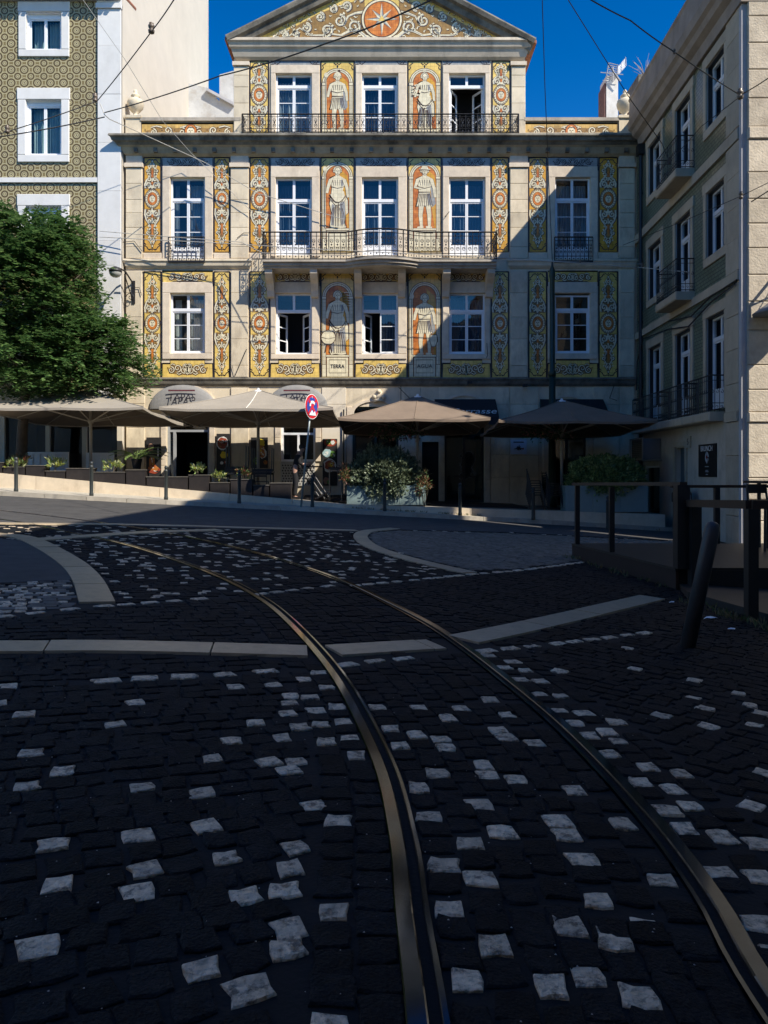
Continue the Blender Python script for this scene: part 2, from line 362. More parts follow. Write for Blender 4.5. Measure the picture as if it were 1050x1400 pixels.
def sash_open(fr, uh, sgn, wid, v0, v1, w, ang, rows, parent, kick=0.0):
    # casement hinged at uh, opening inwards by ang
    ca, sa = math.cos(ang), math.sin(ang)
    f2 = Fr(fr.p(uh, 0, w), fr.U * (sgn * ca) - fr.N * sa, fr.N * ca + fr.U * (sgn * sa))
    mb = MB(); t = 0.075
    bars(mb, f2, 0, wid, v0, v1, t, -0.02, 0.02)
    h = (v1 - v0 - kick) / rows
    for i in range(1, rows): mb.fbox(f2, t, wid - t, v0 + kick + h * i - 0.018, v0 + kick + h * i + 0.018, -0.015, 0.015)
    if kick: mb.fbox(f2, t, wid - t, v0 + t, v0 + kick, -0.015, 0.015)
    s = mb.build('open_sash', M_WHITEP, parent)
    for i in range(rows): pane(f2, t, wid - t, v0 + kick + h * i + (t if i == 0 and not kick else 0.02), v0 + kick + h * (i + 1) - 0.02, 0.0, parent)
    return s

def window(fr, parent, u0, u1, v0, v1, vt, rows, w, opened=(False, False), cm=None, cspan=1.0, kick=0.0, label=None, name='window', frame_m=None, mull=0.085, depth=1.3):
    """two-leaf window with transom lights above vt; rows of panes below; kick = solid bottom panel height"""
    fm = frame_m or M_WHITEP
    mb = MB(); t = 0.055; uc = (u0 + u1) / 2
    bars(mb, fr, u0, u1, v0, v1, t, w - 0.05, w + 0.03)
    mb.fbox(fr, u0 + t, u1 - t, vt - 0.055, vt + 0.055, w - 0.05, w + 0.035)
    mb.fbox(fr, uc - 0.045, uc + 0.045, vt + 0.055, v1 - t, w - 0.04, w + 0.02)
    # leaves
    leaf = []
    for k, (a, b) in enumerate(((u0 + t, uc), (uc, u1 - t))):
        if opened[k]: continue
        c, d = v0 + t, vt - 0.055
        st = 0.048
        bars(mb, fr, a + 0.003, b - 0.003, c, d, st, w - 0.03, w + 0.012)
        if kick: mb.fbox(fr, a + st, b - st, c + st, c + kick, w - 0.025, w + 0.0)
        h = (d - c - kick) / rows
        for i in range(1, rows): mb.fbox(fr, a + st, b - st, c + kick + h * i - 0.013, c + kick + h * i + 0.013, w - 0.02, w + 0.006)
        for i in range(rows):
            lo = c + kick + h * i + (0.016 if i or kick else st); hi = c + kick + h * (i + 1) - (0.016 if i < rows - 1 else st)
            leaf.append((a + st, b - st, lo, hi))
    o = mb.build(name, fm, parent)
    if label: o['label'] = label
    for a, b in ((u0 + t, uc - 0.045), (uc + 0.045, u1 - t)): pane(fr, a, b, vt + 0.055, v1 - t, w - 0.012, o)
    for q in leaf: pane(fr, q[0], q[1], q[2], q[3], w - 0.012, o)
    for k in (0, 1):
        if opened[k]:
            sash_open(fr, (u0 + t) if k == 0 else (u1 - t), 1 if k == 0 else -1, uc - u0 - t, v0 + t, vt - 0.055, w - 0.03, math.radians(62 if k == 0 else 58), rows, o, kick)
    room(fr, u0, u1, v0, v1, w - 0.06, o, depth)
    if cm:
        for k, (a, b) in enumerate(((u0 + t, uc), (uc, u1 - t))):
            if not opened[k]: curtain(fr, a + 0.02, a + 0.02 + (b - a - 0.04) * (cspan if k == 0 else 1.0) if k == 0 else b - 0.02, v0 + 0.15, v0 + 0.15 + (v1 - v0 - 0.3), w - 0.28, o, cm, 5)
    return o

# ------------------------------------------------------------------ ironwork
def spiral(cx, cy, r, turns=1.25, a0=0.0, sgn=1, n=14):
    return [(cx + r * (1 - 0.85 * i / n) * math.cos(a0 + sgn * turns * 2 * math.pi * i / n), cy + r * (1 - 0.85 * i / n) * math.sin(a0 + sgn * turns * 2 * math.pi * i / n)) for i in range(n + 1)]

def railing_run(mb, P, length, h, unit=0.2, r=0.015, dense=True):
    """P(s, z) -> point; wrought iron panel of length and height h"""
    n = max(1, int(round(length / unit))); du = length / n
    seg = max(2, int(length / 0.35))
    for z, rad in ((h, r * 1.7), (h * 0.86, r * 0.8), (h * 0.24, r * 0.9), (0.05, r * 1.2)):
        mb.tube([P(length * i / seg, z) for i in range(seg + 1)], rad, 4)
    for i in range(n + 1): mb.tube([P(du * i, 0.0), P(du * i, h)], r * (1.5 if i % 8 == 0 else 0.75), 4)
    for i in range(n):
        c = du * (i + 0.5)
        if dense:
            for (zc, rad, a0) in ((h * 0.68, du * 0.36, math.pi / 2), (h * 0.42, du * 0.36, -math.pi / 2)):
                for sg in (1, -1):
                    pts = spiral(0, 0, rad, 1.1, a0, sg, 8)
                    mb.tube([P(c + x * 0.95, zc + y) for x, y in pts], r * 0.62, 3)
            d = 0.035
            mb.add([P(c - d, h * 0.55), P(c, h * 0.55 - d), P(c + d, h * 0.55), P(c, h * 0.55 + d * 1.6)], [(0, 1, 2, 3)])
            mb.add([P(c - d * .8, h * 0.14), P(c, h * 0.14 - d), P(c + d * .8, h * 0.14), P(c, h * 0.14 + d)], [(0, 1, 2, 3)])
        else:
            mb.tube([P(c + x, h * 0.55 + y) for x, y in spiral(0, 0, du * 0.42, 1.0, math.pi / 2, 1, 8)], r * 0.7, 3)
            mb.tube([P(c + x, h * 0.14 + y) for x, y in spiral(0, 0, du * 0.34, 1.0, 0, 1, 7)], r * 0.7, 3)

# ------------------------------------------------------------------ painted tile work (drawn on the tiles, a few mm proud)
FY = 27.8; S = FY / F
MAIN = Fr((0, FY, 0), (1, 0, 0), (0, -1, 0))
def U_(px): return (px - CX) * S
def V_(py): return EYE + (HY - py) * S
ART_M = [M_YEL, M_CRM, M_SHD, M_BLK, M_ORG, M_GRYT, M_YEL2, M_MID]
YEL, CRM, SHD, BLK, ORG, GRY, YL2, MID = range(8)
class Art:
    """flat painted shapes in photo pixels on the facade plane; layer = mm proud"""
    def __init__(s, lift=0.0): s.mb = MB(); s.lift = lift
    def P(s, x, y, l): return MAIN.p(U_(x), V_(y), 0.012 + s.lift + l * 0.001)
    def fill(s, pts, c, l):
        s.mb.poly([s.P(x, y, l) for x, y in reversed(pts)], c)
    def rect(s, x0, y0, x1, y1, c, l): s.fill([(x0, y0), (x1, y0), (x1, y1), (x0, y1)], c, l)
    def oval(s, cx, cy, rx, ry, c, l, n=20): s.fill([(cx + rx * math.cos(2 * math.pi * i / n), cy + ry * math.sin(2 * math.pi * i / n)) for i in range(n)], c, l)
    def line(s, pts, wd, c, l, closed=False, taper=None):
        n = len(pts)
        if closed: pts = list(pts) + [pts[0], pts[1]]; n += 2
        L_, R_ = [], []
        for i in range(n):
            a = pts[max(i - 1, 0)]; b = pts[min(i + 1, n - 1)]
            dx, dy = b[0] - a[0], b[1] - a[1]; d = math.hypot(dx, dy) or 1
            k = wd / 2 * (1 if taper is None else (1 + (taper - 1) * i / (n - 1)))
            L_.append((pts[i][0] - dy / d * k, pts[i][1] + dx / d * k)); R_.append((pts[i][0] + dy / d * k, pts[i][1] - dx / d * k))
        b0 = len(s.mb.v)
        vs = [s.P(x, y, l) for x, y in L_] + [s.P(x, y, l) for x, y in R_]
        m = n - 1 if not closed else n - 1
        s.mb.add(vs, [(i + n, i, i + 1, i + 1 + n) for i in range(m)], c)
    def scroll(s, pts, wd, l=4, hi=CRM, lo=SHD, taper=0.6):
        s.line(pts, wd + 2.1, lo, l, taper=taper); s.line([(x - 0.25, y - 0.25) for x, y in pts], wd, hi, l + 3, taper=taper)
        if hi == CRM and wd > 2.2: s.line([(x + wd * .25, y + wd * .12) for x, y in pts], wd * .26, GRY, l + 4, taper=taper)
    def build(s, parent, name='painted_ornament'):
        if s.mb.v: return s.mb.build(name, ART_M, parent)

def panel_base(parent, pts, m, name='tile_panel', lift=0.0):
    mb = MB(); mb.prism([MAIN.p(U_(x), V_(y), -0.01) for x, y in reversed(pts)], MAIN.N * (0.021 + lift)); return mb.build(name, m, parent)
def rectpts(x0, y0, x1, y1): return [(x0, y0), (x1, y0), (x1, y1), (x0, y1)]

def face(a, cx, cy, k=1.0, l=9):
    a.oval(cx, cy, 4.3 * k, 5.6 * k, CRM, l, 14)
    a.oval(cx - 1.5 * k, cy - 1.0 * k, 0.8 * k, 0.55 * k, SHD, l + 2, 8); a.oval(cx + 1.5 * k, cy - 1.0 * k, 0.8 * k, 0.55 * k, SHD, l + 2, 8)
    a.line([(cx, cy - 0.8 * k), (cx - 0.5 * k, cy + 1.4 * k), (cx + 0.5 * k, cy + 1.5 * k)], 0.5 * k, SHD, l + 2)
    a.line([(cx - 1.5 * k, cy + 3.1 * k), (cx, cy + 2.9 * k), (cx + 1.5 * k, cy + 3.1 * k)], 0.7 * k, SHD, l + 2)
    a.line([(cx - 4 * k, cy - 2.6 * k), (cx - 2 * k, cy - 4.8 * k), (cx, cy - 4.2 * k), (cx + 2 * k, cy - 4.8 * k), (cx + 4 * k, cy - 2.6 * k)], 1.0 * k, SHD, l + 2)

def candelabra(parent, x0, x1, y0, y1, ym, m=None, tall=False, corners=True):
    """vertical yellow panel: medallion with a mask, symmetrical scrolls above and below"""
    pb = panel_base(parent, rectpts(x0, y0, x1, y1), m or M_YEL); a = Art(); xc = (x0 + x1) / 2; hw = (x1 - x0) / 2; k = hw / 13.0
    a.line([(x0 + 0.8, y0 + 0.8), (x1 - 0.8, y0 + 0.8), (x1 - 0.8, y1 - 0.8), (x0 + 0.8, y1 - 0.8)], 2.1, BLK, 2, closed=True)
    for sy, yy in ((1, y0 + 1.5), (-1, y1 - 1.5)):
        for sx in (-1, 1):
            ex = xc + sx * (hw - 1.5)
            a.line([(ex, yy + sy * 11), (ex - sx * 2.4, yy + sy * 9.5), (ex - sx * 0.8, yy + sy * 7.5), (ex - sx * 3.6, yy + sy * 5.6), (ex - sx * 5.6, yy + sy * 2.2), (ex - sx * 8, yy + sy * 2.4)], 1.3, BLK, 3)
        a.line([(xc - 4, yy + sy * 1.2), (xc - 1.8, yy + sy * 3.0), (xc, yy + sy * 1.6), (xc + 1.8, yy + sy * 3.0), (xc + 4, yy + sy * 1.2)], 1.2, BLK, 3)
        a.oval(xc, yy + sy * 4.4, 0.9, 1.4, BLK, 3, 8)
    # medallion
    a.oval(xc, ym, 11.2 * k, 14.0 * k, SHD, 3, 24); a.oval(xc, ym, 10.4 * k, 13.2 * k, CRM, 6, 24); a.line([(xc + 9.9 * k * math.cos(t * .26), ym + 12.6 * k * math.sin(t * .26)) for t in range(24)], .6 * k, SHD, 7, closed=True)
    for i in range(22):
        t = 2 * math.pi * i / 22; a.oval(xc + 8.8 * k * math.cos(t), ym + 11.4 * k * math.sin(t), 0.65 * k, 0.65 * k, SHD, 8, 6)
    a.oval(xc, ym, 7.4 * k, 9.6 * k, SHD, 8, 20); a.oval(xc, ym, 6.8 * k, 9.0 * k, ORG, 10, 20)
    face(a, xc, ym, 0.95 * k, 12)
    for sy, span in ((-1, ym - 14 * k - y0), (1, y1 - ym - 14 * k)):
        b = ym + sy * 14 * k
        y = lambda t: b + sy * span * t
        # cream mass behind the scrolls
        mass = [(9.5, 0), (10, .10), (8.5, .22), (4.5, .34), (3, .44), (5, .55), (4, .64), (1.6, .74), (2.4, .80), (.8, .90)]
        a.fill([(xc + q * k, y(t)) for q, t in mass][::(1 if sy > 0 else -1)] + [(xc - q * k, y(t)) for q, t in reversed(mass)][::(1 if sy > 0 else -1)], MID, 3)
        for sx in (-1, 1):
            X = lambda t: xc + sx * t * k
            q = 1 if sy * sx > 0 else -1
            a.scroll(spiral(X(5.4), y(0.12), 4.4 * k, 1.35, math.pi / 2 * -sy, q * -1), 2.3 * k)
            a.scroll([(X(9.6), y(0.02)), (X(10.2), y(0.14)), (X(8.2), y(0.26)), (X(4.6), y(0.35)), (X(2.4), y(0.45))], 2.6 * k)
            a.scroll(spiral(X(4.4), y(0.29), 3.0 * k, 1.1, math.pi / 2 * sy, q), 1.7 * k)
            a.scroll([(X(1.4), y(0.40)), (X(4.4), y(0.50)), (X(4.8), y(0.60)), (X(2.0), y(0.69))], 2.2 * k)
            a.scroll(spiral(X(6.2), y(0.55), 3.2 * k, 1.2, math.pi / 2 * -sy, -q), 1.8 * k)
            a.scroll([(X(1.0), y(0.67)), (X(3.6), y(0.74)), (X(1.2), y(0.82))], 1.8 * k)
            for t_, e in ((.2, 7), (.4, 5.4), (.47, 6.6), (.66, 5), (.72, 5.8)): a.oval(X(e), y(t_), .9 * k, 1.3 * k, CRM, 6, 7)
        a.scroll([(xc, y(0.0)), (xc, y(0.34))], 2.6 * k)
        a.fill([(xc - 1.9 * k, y(0.36)), (xc + 1.9 * k, y(0.36)), (xc + 0.7 * k, y(0.62)), (xc - 0.7 * k, y(0.62))][::(1 if sy > 0 else -1)], ORG, 9)
        a.oval(xc, y(0.75), 3.2 * k, 2.8 * k, SHD, 4, 10); a.oval(xc, y(0.75), 2.4 * k, 2.0 * k, CRM, 8, 10); a.oval(xc, y(0.75), 1.1 * k, .9 * k, ORG, 10, 8)
        a.oval(xc, y(0.86), 1.8 * k, 2.2 * k, SHD, 4, 8); a.oval(xc, y(0.86), 1.2 * k, 1.5 * k, CRM, 8, 8)
        a.oval(xc, y(0.17), 1.7 * k, 2.8 * k, ORG, 10, 8); a.oval(xc, y(.06), 3.0 * k, 1.8 * k, CRM, 9, 8)
    a.build(pb); return pb

def frieze(parent, pts, m, x0, x1, y0, y1, border=True, hi=CRM, lo=SHD, n=3, wd=1.4):
    """horizontal panel with running scrolls mirrored about its middle"""
    pb = panel_base(parent, pts, m); a = Art(); xc = (x0 + x1) / 2; yc = (y0 + y1) / 2; hh = (y1 - y0) / 2; half = (x1 - x0) / 2
    if border: a.line(pts, 1.9, BLK, 2, closed=True)
    for sx in (-1, 1):
        for i in range(n):
            t0 = (i + 0.55) / (n + 0.3); cx = xc + sx * half * t0; r = hh * (0.62 - 0.07 * i); up = 1 if i % 2 else -1
            a.scroll(spiral(cx, yc - up * hh * 0.12, r, 1.4, math.pi / 2 * up, sx * up), wd, 4, hi, lo)
            a.scroll([(cx - sx * half / n * 0.55, yc + up * hh * 0.55), (cx - sx * half / n * 0.2, yc + up * hh * 0.72), (cx + sx * half / n * 0.15, yc + up * hh * 0.5)], wd, 4, hi, lo)
            for q in range(3): a.oval(cx + sx * half / n * (0.25 + 0.13 * q), yc - up * hh * (0.5 - 0.35 * q), 1.1, 0.8, lo, 5, 6)
    if hi == CRM: a.fill([(xc - half * .96, yc), (xc - half * .7, yc - hh * .6), (xc - half * .3, yc - hh * .45), (xc, yc - hh * .75), (xc + half * .3, yc - hh * .45), (xc + half * .7, yc - hh * .6), (xc + half * .96, yc), (xc + half * .7, yc + hh * .6), (xc, yc + hh * .8), (xc - half * .7, yc + hh * .6)], MID, 3)
    a.oval(xc, yc, hh * 0.42, hh * 0.6, lo, 4, 12); a.oval(xc, yc, hh * 0.3, hh * 0.45, hi, 7, 12)
    for q in (-1, 1): a.scroll([(xc, yc + hh * 0.7), (xc + q * 4, yc + hh * 0.3), (xc + q * 6, yc - hh * 0.3), (xc + q * 3, yc - hh * 0.65)], wd * 0.9, 4, hi, lo)
    a.build(pb); return pb

def figure(a, cx, yt, yb, kind):
    """generic robed allegorical figure, painted; yt top of head, yb feet"""
    H = yb - yt; mir = -1 if kind.get('mirror') else 1
    def q(x, y): return (cx + mir * x * H, yt + y * H)
    def poly(pp, c, l): 
        pts = [q(*p) for p in pp]
        if mir < 0: pts.reverse()
        a.fill(pts, c, l)
    def ln(pp, w, c=SHD, l=13, taper=0.5): a.line([q(*p) for p in pp], w, c, l, taper=taper)
    def limb(pp, w0, w1, l=9):
        a.line([q(*p) for p in pp], w0 * H + 1.0, SHD, l, taper=w1 / w0); a.line([q(*p) for p in pp], w0 * H, CRM, l + 2, taper=w1 / w0)
    robe = [(-.115, .20), (-.05, .165), (.05, .165), (.115, .205), (.10, .32), (.082, .40), (.125, .52), (.13, .70), (.115, .90), (.135, .975), (.05, .985), (-.03, .97), (-.10, .985), (-.12, .93), (-.09, .76), (-.125, .60), (-.10, .46), (-.088, .34)]
    if kind.get('kilt'):
        robe = [(-.12, .20), (-.05, .165), (.05, .165), (.125, .205), (.10, .33), (.085, .42), (.125, .60), (.13, .64), (-.135, .64), (-.125, .60), (-.09, .42), (-.10, .33)]
        limb([(-.05, .62), (-.065, .78), (-.05, .955)], .078, .045); limb([(.055, .62), (.075, .78), (.075, .955)], .078, .045)
        for s_ in (-1, 1): poly([(s_ * .02, .95), (s_ * .11, .96), (s_ * .12, .985), (s_ * .02, .985)], CRM, 12)
    def grow(pp, e):
        mx = sum(p[0] for p in pp) / len(pp); my = sum(p[1] for p in pp) / len(pp)
        return [(mx + (x - mx) * (1 + e * 2.2), my + (y - my) * (1 + e * 0.7)) for x, y in pp]
    poly(grow(robe, 0.045), SHD, 5); poly(robe, CRM, 8)
    poly([(-.03, .13), (.03, .13), (.035, .18), (-.035, .18)], CRM, 9)
    o = q(0, .078)
    for t in range(9):
        an = math.pi * (1.05 - 1.1 * t / 8); a.oval(o[0] + .052 * H * math.cos(an), o[1] - .058 * H * math.sin(an), .024 * H, .024 * H, SHD, 8, 9); a.oval(o[0] + .052 * H * math.cos(an), o[1] - .058 * H * math.sin(an), .017 * H, .017 * H, CRM, 10, 8)
    o2 = q(.004, .086); a.oval(o2[0], o2[1], .05 * H, .066 * H, SHD, 11, 14); a.oval(o2[0], o2[1], .043 * H, .060 * H, CRM, 12, 14)
    for e in (-.016, .022):
        p = q(e, .082); a.oval(p[0], p[1], .010 * H, .006 * H, SHD, 14, 6)
    ln([(.004, .085), (-.002, .104), (.008, .106)], .5, SHD, 14); ln([(-.014, .122), (.018, .122)], .6, SHD, 14)
    if kind.get('hat'): poly([(-.09, .05), (-.05, .045), (-.04, .0), (.04, .0), (.055, .045), (.095, .055), (.09, .065), (-.09, .06)], CRM, 15); ln([(-.085, .06), (.09, .065)], .8, SHD, 16)
    elif kind.get('helmet'): poly([(-.055, .07), (-.05, .02), (0, -.01), (.05, .02), (.06, .07), (.0, .045)], CRM, 15); poly([(-.01, -.005), (.03, -.05), (.06, .0), (.03, .015)], SHD, 14)
    # arms
    limb([(-.105, .215), (-.15, .34), (-.05 if kind.get('cross') else -.165, .43 if not kind.get('cross') else .36)], .058, .036, 10)
    limb([(.105, .22), (.15, .35), (.165, .50)], .058, .036, 10)
    # folds
    rnd = random.Random(int(kind.get('seed', 1)))
    ln([(-.105, .33), (0, .355), (.11, .33)], 1.0); 
    if not kind.get('kilt'):
        ln([(-.13, .46), (-.03, .58), (.07, .57), (.12, .47)], 1.3); ln([(-.14, .50), (-.03, .63), (.08, .61), (.13, .52)], 0.9)
        for i in range(9):
            x = -.11 + .027 * i + rnd.uniform(-.006, .006); ln([(x * .7, .62 + rnd.uniform(-.03, .05)), (x * .95, .78), (x * 1.1 + rnd.uniform(-.01, .01), .955)], rnd.uniform(.7, 1.5))
        poly([(.03, .60), (.11, .55), (.125, .72), (.11, .92), (.06, .93), (.06, .76)], GRY, 10)
        poly([(-.12, .45), (.10, .40), (.12, .50), (.02, .585), (-.08, .55)], CRM, 11); ln([(-.12, .45), (-.08, .55), (.02, .585), (.12, .50)], 1.2); poly([(.125, .46), (.165, .52), (.17, .74), (.135, .78)], CRM, 7); ln([(.13, .47), (.168, .54), (.172, .74), (.135, .78)], 1.0)
        poly([(-.09, .60), (-.05, .62), (-.06, .93), (-.105, .94)], GRY, 9)
        poly([(.05, .22), (.10, .22), (.09, .31), (.06, .33)], GRY, 9)
    else:
        for i in range(9): x = -.13 + .0325 * i; ln([(x * .6, .44), (x, .64)], 0.9)
        poly([(.08, .20), (.15, .26), (.175, .60), (.12, .66)], GRY, 7); poly([(.04, .44), (.09, .43), (.125, .62), (.07, .63)], GRY, 9); ln([(-.09, .415), (.09, .415)], 1.4)
    for i in range(5): ln([(-.08 + .04 * i, .22), (-.06 + .032 * i, .31)], 0.7)
    if kind.get('staff'): ln([(-.2, .02), (-.19, .98)], 1.8, SHD, 14, 1.0); ln([(-.2, .02), (-.19, .98)], 1.0, CRM, 16, 1.0); p = q(-.2, .05); a.oval(p[0], p[1], .03 * H, .045 * H, CRM, 15, 8)
    if kind.get('globe'):
        p = q(-.14, .72); a.oval(p[0], p[1], .115 * H, .115 * H, SHD, 16, 18); a.oval(p[0], p[1], .105 * H, .105 * H, CRM, 18, 18); ln([(-.245, .72), (-.14, .745), (-.035, .72)], .8, SHD, 20); ln([(-.17, .84), (-.19, .95)], 1.6, SHD, 17); ln([(-.11, .84), (-.09, .95)], 1.6, SHD, 17)
    if kind.get('flowers'):
        for i in range(22):
            p = q(-.15 + rnd.uniform(-.07, .07), .3 + rnd.uniform(-.11, .11)); a.oval(p[0], p[1], .02 * H, .018 * H, CRM if i % 3 else SHD, 16 + i % 3, 7)
    if kind.get('vase'):
        poly([(.08, .66), (.2, .66), (.215, .76), (.17, .86), (.11, .86), (.075, .76)], SHD, 15); poly([(.09, .67), (.19, .67), (.2, .76), (.165, .85), (.115, .85), (.085, .76)], CRM, 17)
    if kind.get('clouds'):
        for i in range(6):
            y = .03 + .04 * i; ln([(.07, y + .02), (.13, y), (.2, y + .012)], 1.6, CRM, 6)
            ln([(.07, y + .035), (.13, y + .016), (.2, y + .027)], .7, SHD, 6)

def niche(parent, x0, x1, y0, y1, ytop, kind, title=None, yped=None):
    """painted niche: arch on pilasters, orange field, figure on a pedestal"""
    pb = panel_base(parent, rectpts(x0, y0, x1, y1), M_YEL2); a = Art(); xc = (x0 + x1) / 2; w = (x1 - x0) / 2
    a.line([(x0 + .8, y0 + .8), (x1 - .8, y0 + .8), (x1 - .8, y1 - .8), (x0 + .8, y1 - .8)], 2.1, BLK, 2, closed=True)
    r = w - 3.0; ys = ytop + r                              # spring line
    def arch(rr_, bottom): return [(xc - rr_, bottom)] + [(xc - rr_ * math.cos(math.pi * i / 16), ys - rr_ * math.sin(math.pi * i / 16)) for i in range(17)] + [(xc + rr_, bottom)]
    yb = y1 - 2
    a.fill(arch(r + 0.8, yb), SHD, 2); a.fill(arch(r, yb), CRM, 3); a.line(arch(r - 2.0, yb), .6, SHD, 5); a.fill(arch(r - 4.2, yb), SHD, 4); a.fill(arch(r - 5.0, yb), ORG, 5)
    a.fill([(xc + 2, ys - r + 8), (xc + r - 7, ys - 2), (xc + r - 5.5, ys + 8), (xc + r - 5.5, yb - 22), (xc + r - 8, yb - 40), (xc + 5, ys + 10)], YEL, 6)
    for sx in (-1, 1):
        xx = xc + sx * (r - 2.2); a.rect(xx - 3.2, ys - 1.5, xx + 3.2, ys + 3, SHD, 6); a.rect(xx - 2.6, ys - .9, xx + 2.6, ys + 2.4, CRM, 7)
        a.rect(xx - 3, yb - 17, xx + 3, yb, SHD, 6); a.rect(xx - 2.5, yb - 16.3, xx + 2.5, yb, CRM, 7)
    for sx in (-1, 1):
        a.line([(xc + sx * (w - 2), y0 + 13), (xc + sx * (w - 4.5), y0 + 10), (xc + sx * (w - 3), y0 + 7), (xc + sx * (w - 8), y0 + 3)], 1.3, BLK, 3)
    a.line([(xc - 5, y0 + 3), (xc - 2, y0 + 6), (xc, y0 + 3.5), (xc + 2, y0 + 6), (xc + 5, y0 + 3)], 1.4, BLK, 3); a.oval(xc, y0 + 8, 1.2, 2, BLK, 3, 8)
    ph = yped or 25
    pw = r - 6.0
    a.rect(xc - pw - .7, yb - ph - .7, xc + pw + .7, yb, SHD, 7); a.rect(xc - pw, yb - ph, xc + pw, yb, CRM, 8); a.rect(xc - pw - 1.5, yb - ph - 1, xc + pw + 1.5, yb - ph + 3, SHD, 9)
    a.rect(xc - pw - 1, yb - ph - .5, xc + pw + 1, yb - ph + 2, CRM, 10); a.line([(xc - pw + 3, yb - ph + 6), (xc + pw - 3, yb - ph + 6), (xc + pw - 3, yb - 5), (xc - pw + 3, yb - 5)], .7, SHD, 10, closed=True)
    figure(a, xc, ytop + 5.0 + kind.get('drop', 0), yb - ph + 0.5, kind)
    a.build(pb)
    if title:
        text_mesh('lettering', title, 7.2 * S, M_BLK, pb, MAIN.p(U_(xc), V_(yb - ph / 2 + 0.5), 0.03), (1, 0, 0), (0, -1, 0), sx=1.05 if len(title) < 5 else .9)
    return pb
# ================================================================== terrace profile (needed by the ground floors)
def zt(X):                                           # top of the raised terrace
    if X < -2.8: return 0.45 + 0.09 * (-2.8 - X)
    if X < -1.2: return 0.45 + (0.30 - 0.45) * (X + 2.8) / 1.6
    return 0.262 - 0.032 * X

# ================================================================== the tiled townhouse
house = thing('tiled_townhouse', 'pedimented townhouse covered in yellow painted tile panels with figures in niches', 'building', (0, FY, 0))
XL, XR = 172, 868
yG = 800                                             # below ground
def pxh(x0, x1, y0, y1): return (U_(x0), U_(x1), V_(y1), V_(y0))
CW = ((377, 426), (495, 544), (614, 663))
holes = []
for x0, x1 in ((233, 280), (759, 807)): holes += [pxh(x0, x1, 243, 358), pxh(x0, x1, 401, 483)]
for x0, x1 in CW: holes += [pxh(x0, x1, 243, 349), pxh(x0, x1, 401, 484)]
GD = [(228, 286, 562, U_(257)), (384, 431, 566, None), (482, 545, 556, U_(513)), (577, 600, 604, U_(589)), (608, 662, 560, U_(635)), (750, 802, 556, U_(776))]
for x0, x1, y0, xc in GD:
    holes.append((U_(x0), U_(x1), zt(xc) + 0.02 if xc is not None else V_(631), V_(y0)))
mb = MB(); wall_holes(mb, MAIN, U_(XL), U_(XR), -1.5, V_(192), holes, 0.0, 0.30)
mb.build('wall', M_STONE, house)
ah = [pxh(x0, x1, 101, 190) for x0, x1 in CW]
mb = MB(); wall_holes(mb, MAIN, U_(320), U_(718), V_(192), V_(66), ah, 0.0, 0.30); mb.build('attic_wall', M_STONE, house)
# shell behind: sides, back and flat roofs (keeps the rooms dark)
mb = MB(); a, b, d0, d1 = U_(XL), U_(XR), FY, FY + 13
for x in (a, b): mb.poly([(x, d0, -1.5), (x, d1, -1.5), (x, d1, V_(192)), (x, d0, V_(192))])
mb.poly([(a, d1, -1.5), (b, d1, -1.5), (b, d1, V_(192)), (a, d1, V_(192))]); mb.poly([(a, d0, V_(192)), (b, d0, V_(192)), (b, d1, V_(192)), (a, d1, V_(192))])
mb.build('side_and_back_walls', M_PLASTER, house)
mb = MB(); a, b = U_(320), U_(718)
for x in (a, b): mb.poly([(x, d0, V_(192)), (x, d1 - 3, V_(192)), (x, d1 - 3, V_(66)), (x, d0, V_(66))])
mb.poly([(a, d1 - 3, V_(192)), (b, d1 - 3, V_(192)), (b, d1 - 3, V_(66)), (a, d1 - 3, V_(66))])
mb.build('attic_side_walls', M_PLASTER, house)

mb = MB(); mb.fbox(MAIN, U_(868) - .01, U_(874), -1.0, V_(192), -.6, -.03); mb.build('corner_return', M_STONE, house)
# ---- stone pilasters, block by block
def blocks(fr, u0, u1, vs, w1, parent, m=None, c=0.01, w0=-0.02, j=0.004):
    for i in range(len(vs) - 1):
        mb = MB(); mb.cbox(fr, u0, u1, vs[i] + j, vs[i + 1] - j, w0, w1 + rr(-.004, .004), c); mb.build('stone_block', m or M_STONE, parent)
for x0, x1 in ((173, 195), (316, 340), (697, 721), (846, 867)):
    blocks(MAIN, U_(x0), U_(x1), [V_(y) for y in (354, 338, 312, 292, 274, 252, 231)], 0.09, house)
    blocks(MAIN, U_(x0 + .5), U_(x1 - .5), [V_(y) for y in (516, 500, 464, 434, 401, 371)], 0.09, house)
    mb = MB(); mb.fbox(MAIN, U_(x0 - 1.5), U_(x1 + 1.5), V_(230), V_(224.5), -.02, .14); mb.fbox(MAIN, U_(x0), U_(x1), V_(224.5), V_(213), -.02, .07); mb.build('capital', M_STONE2, house)
for x0, x1 in ((320, 340), (699, 718)):
    blocks(MAIN, U_(x0), U_(x1), [V_(y) for y in (192, 165, 142, 120, 104, 92)], 0.06, house)
    mb = MB(); mb.fbox(MAIN, U_(x0 - 1.5), U_(x1 + 1.5), V_(91), V_(86), -.02, .12); mb.build('capital', M_STONE2, house)
# small stone blocks below the tall panels of the upper floor
for x0, x1 in ((196, 221), (292, 315), (341, 369), (671, 696), (722, 748), (818, 845)):
    blocks(MAIN, U_(x0), U_(x1), [V_(354), V_(346.5)], 0.03, house, M_STONE2)
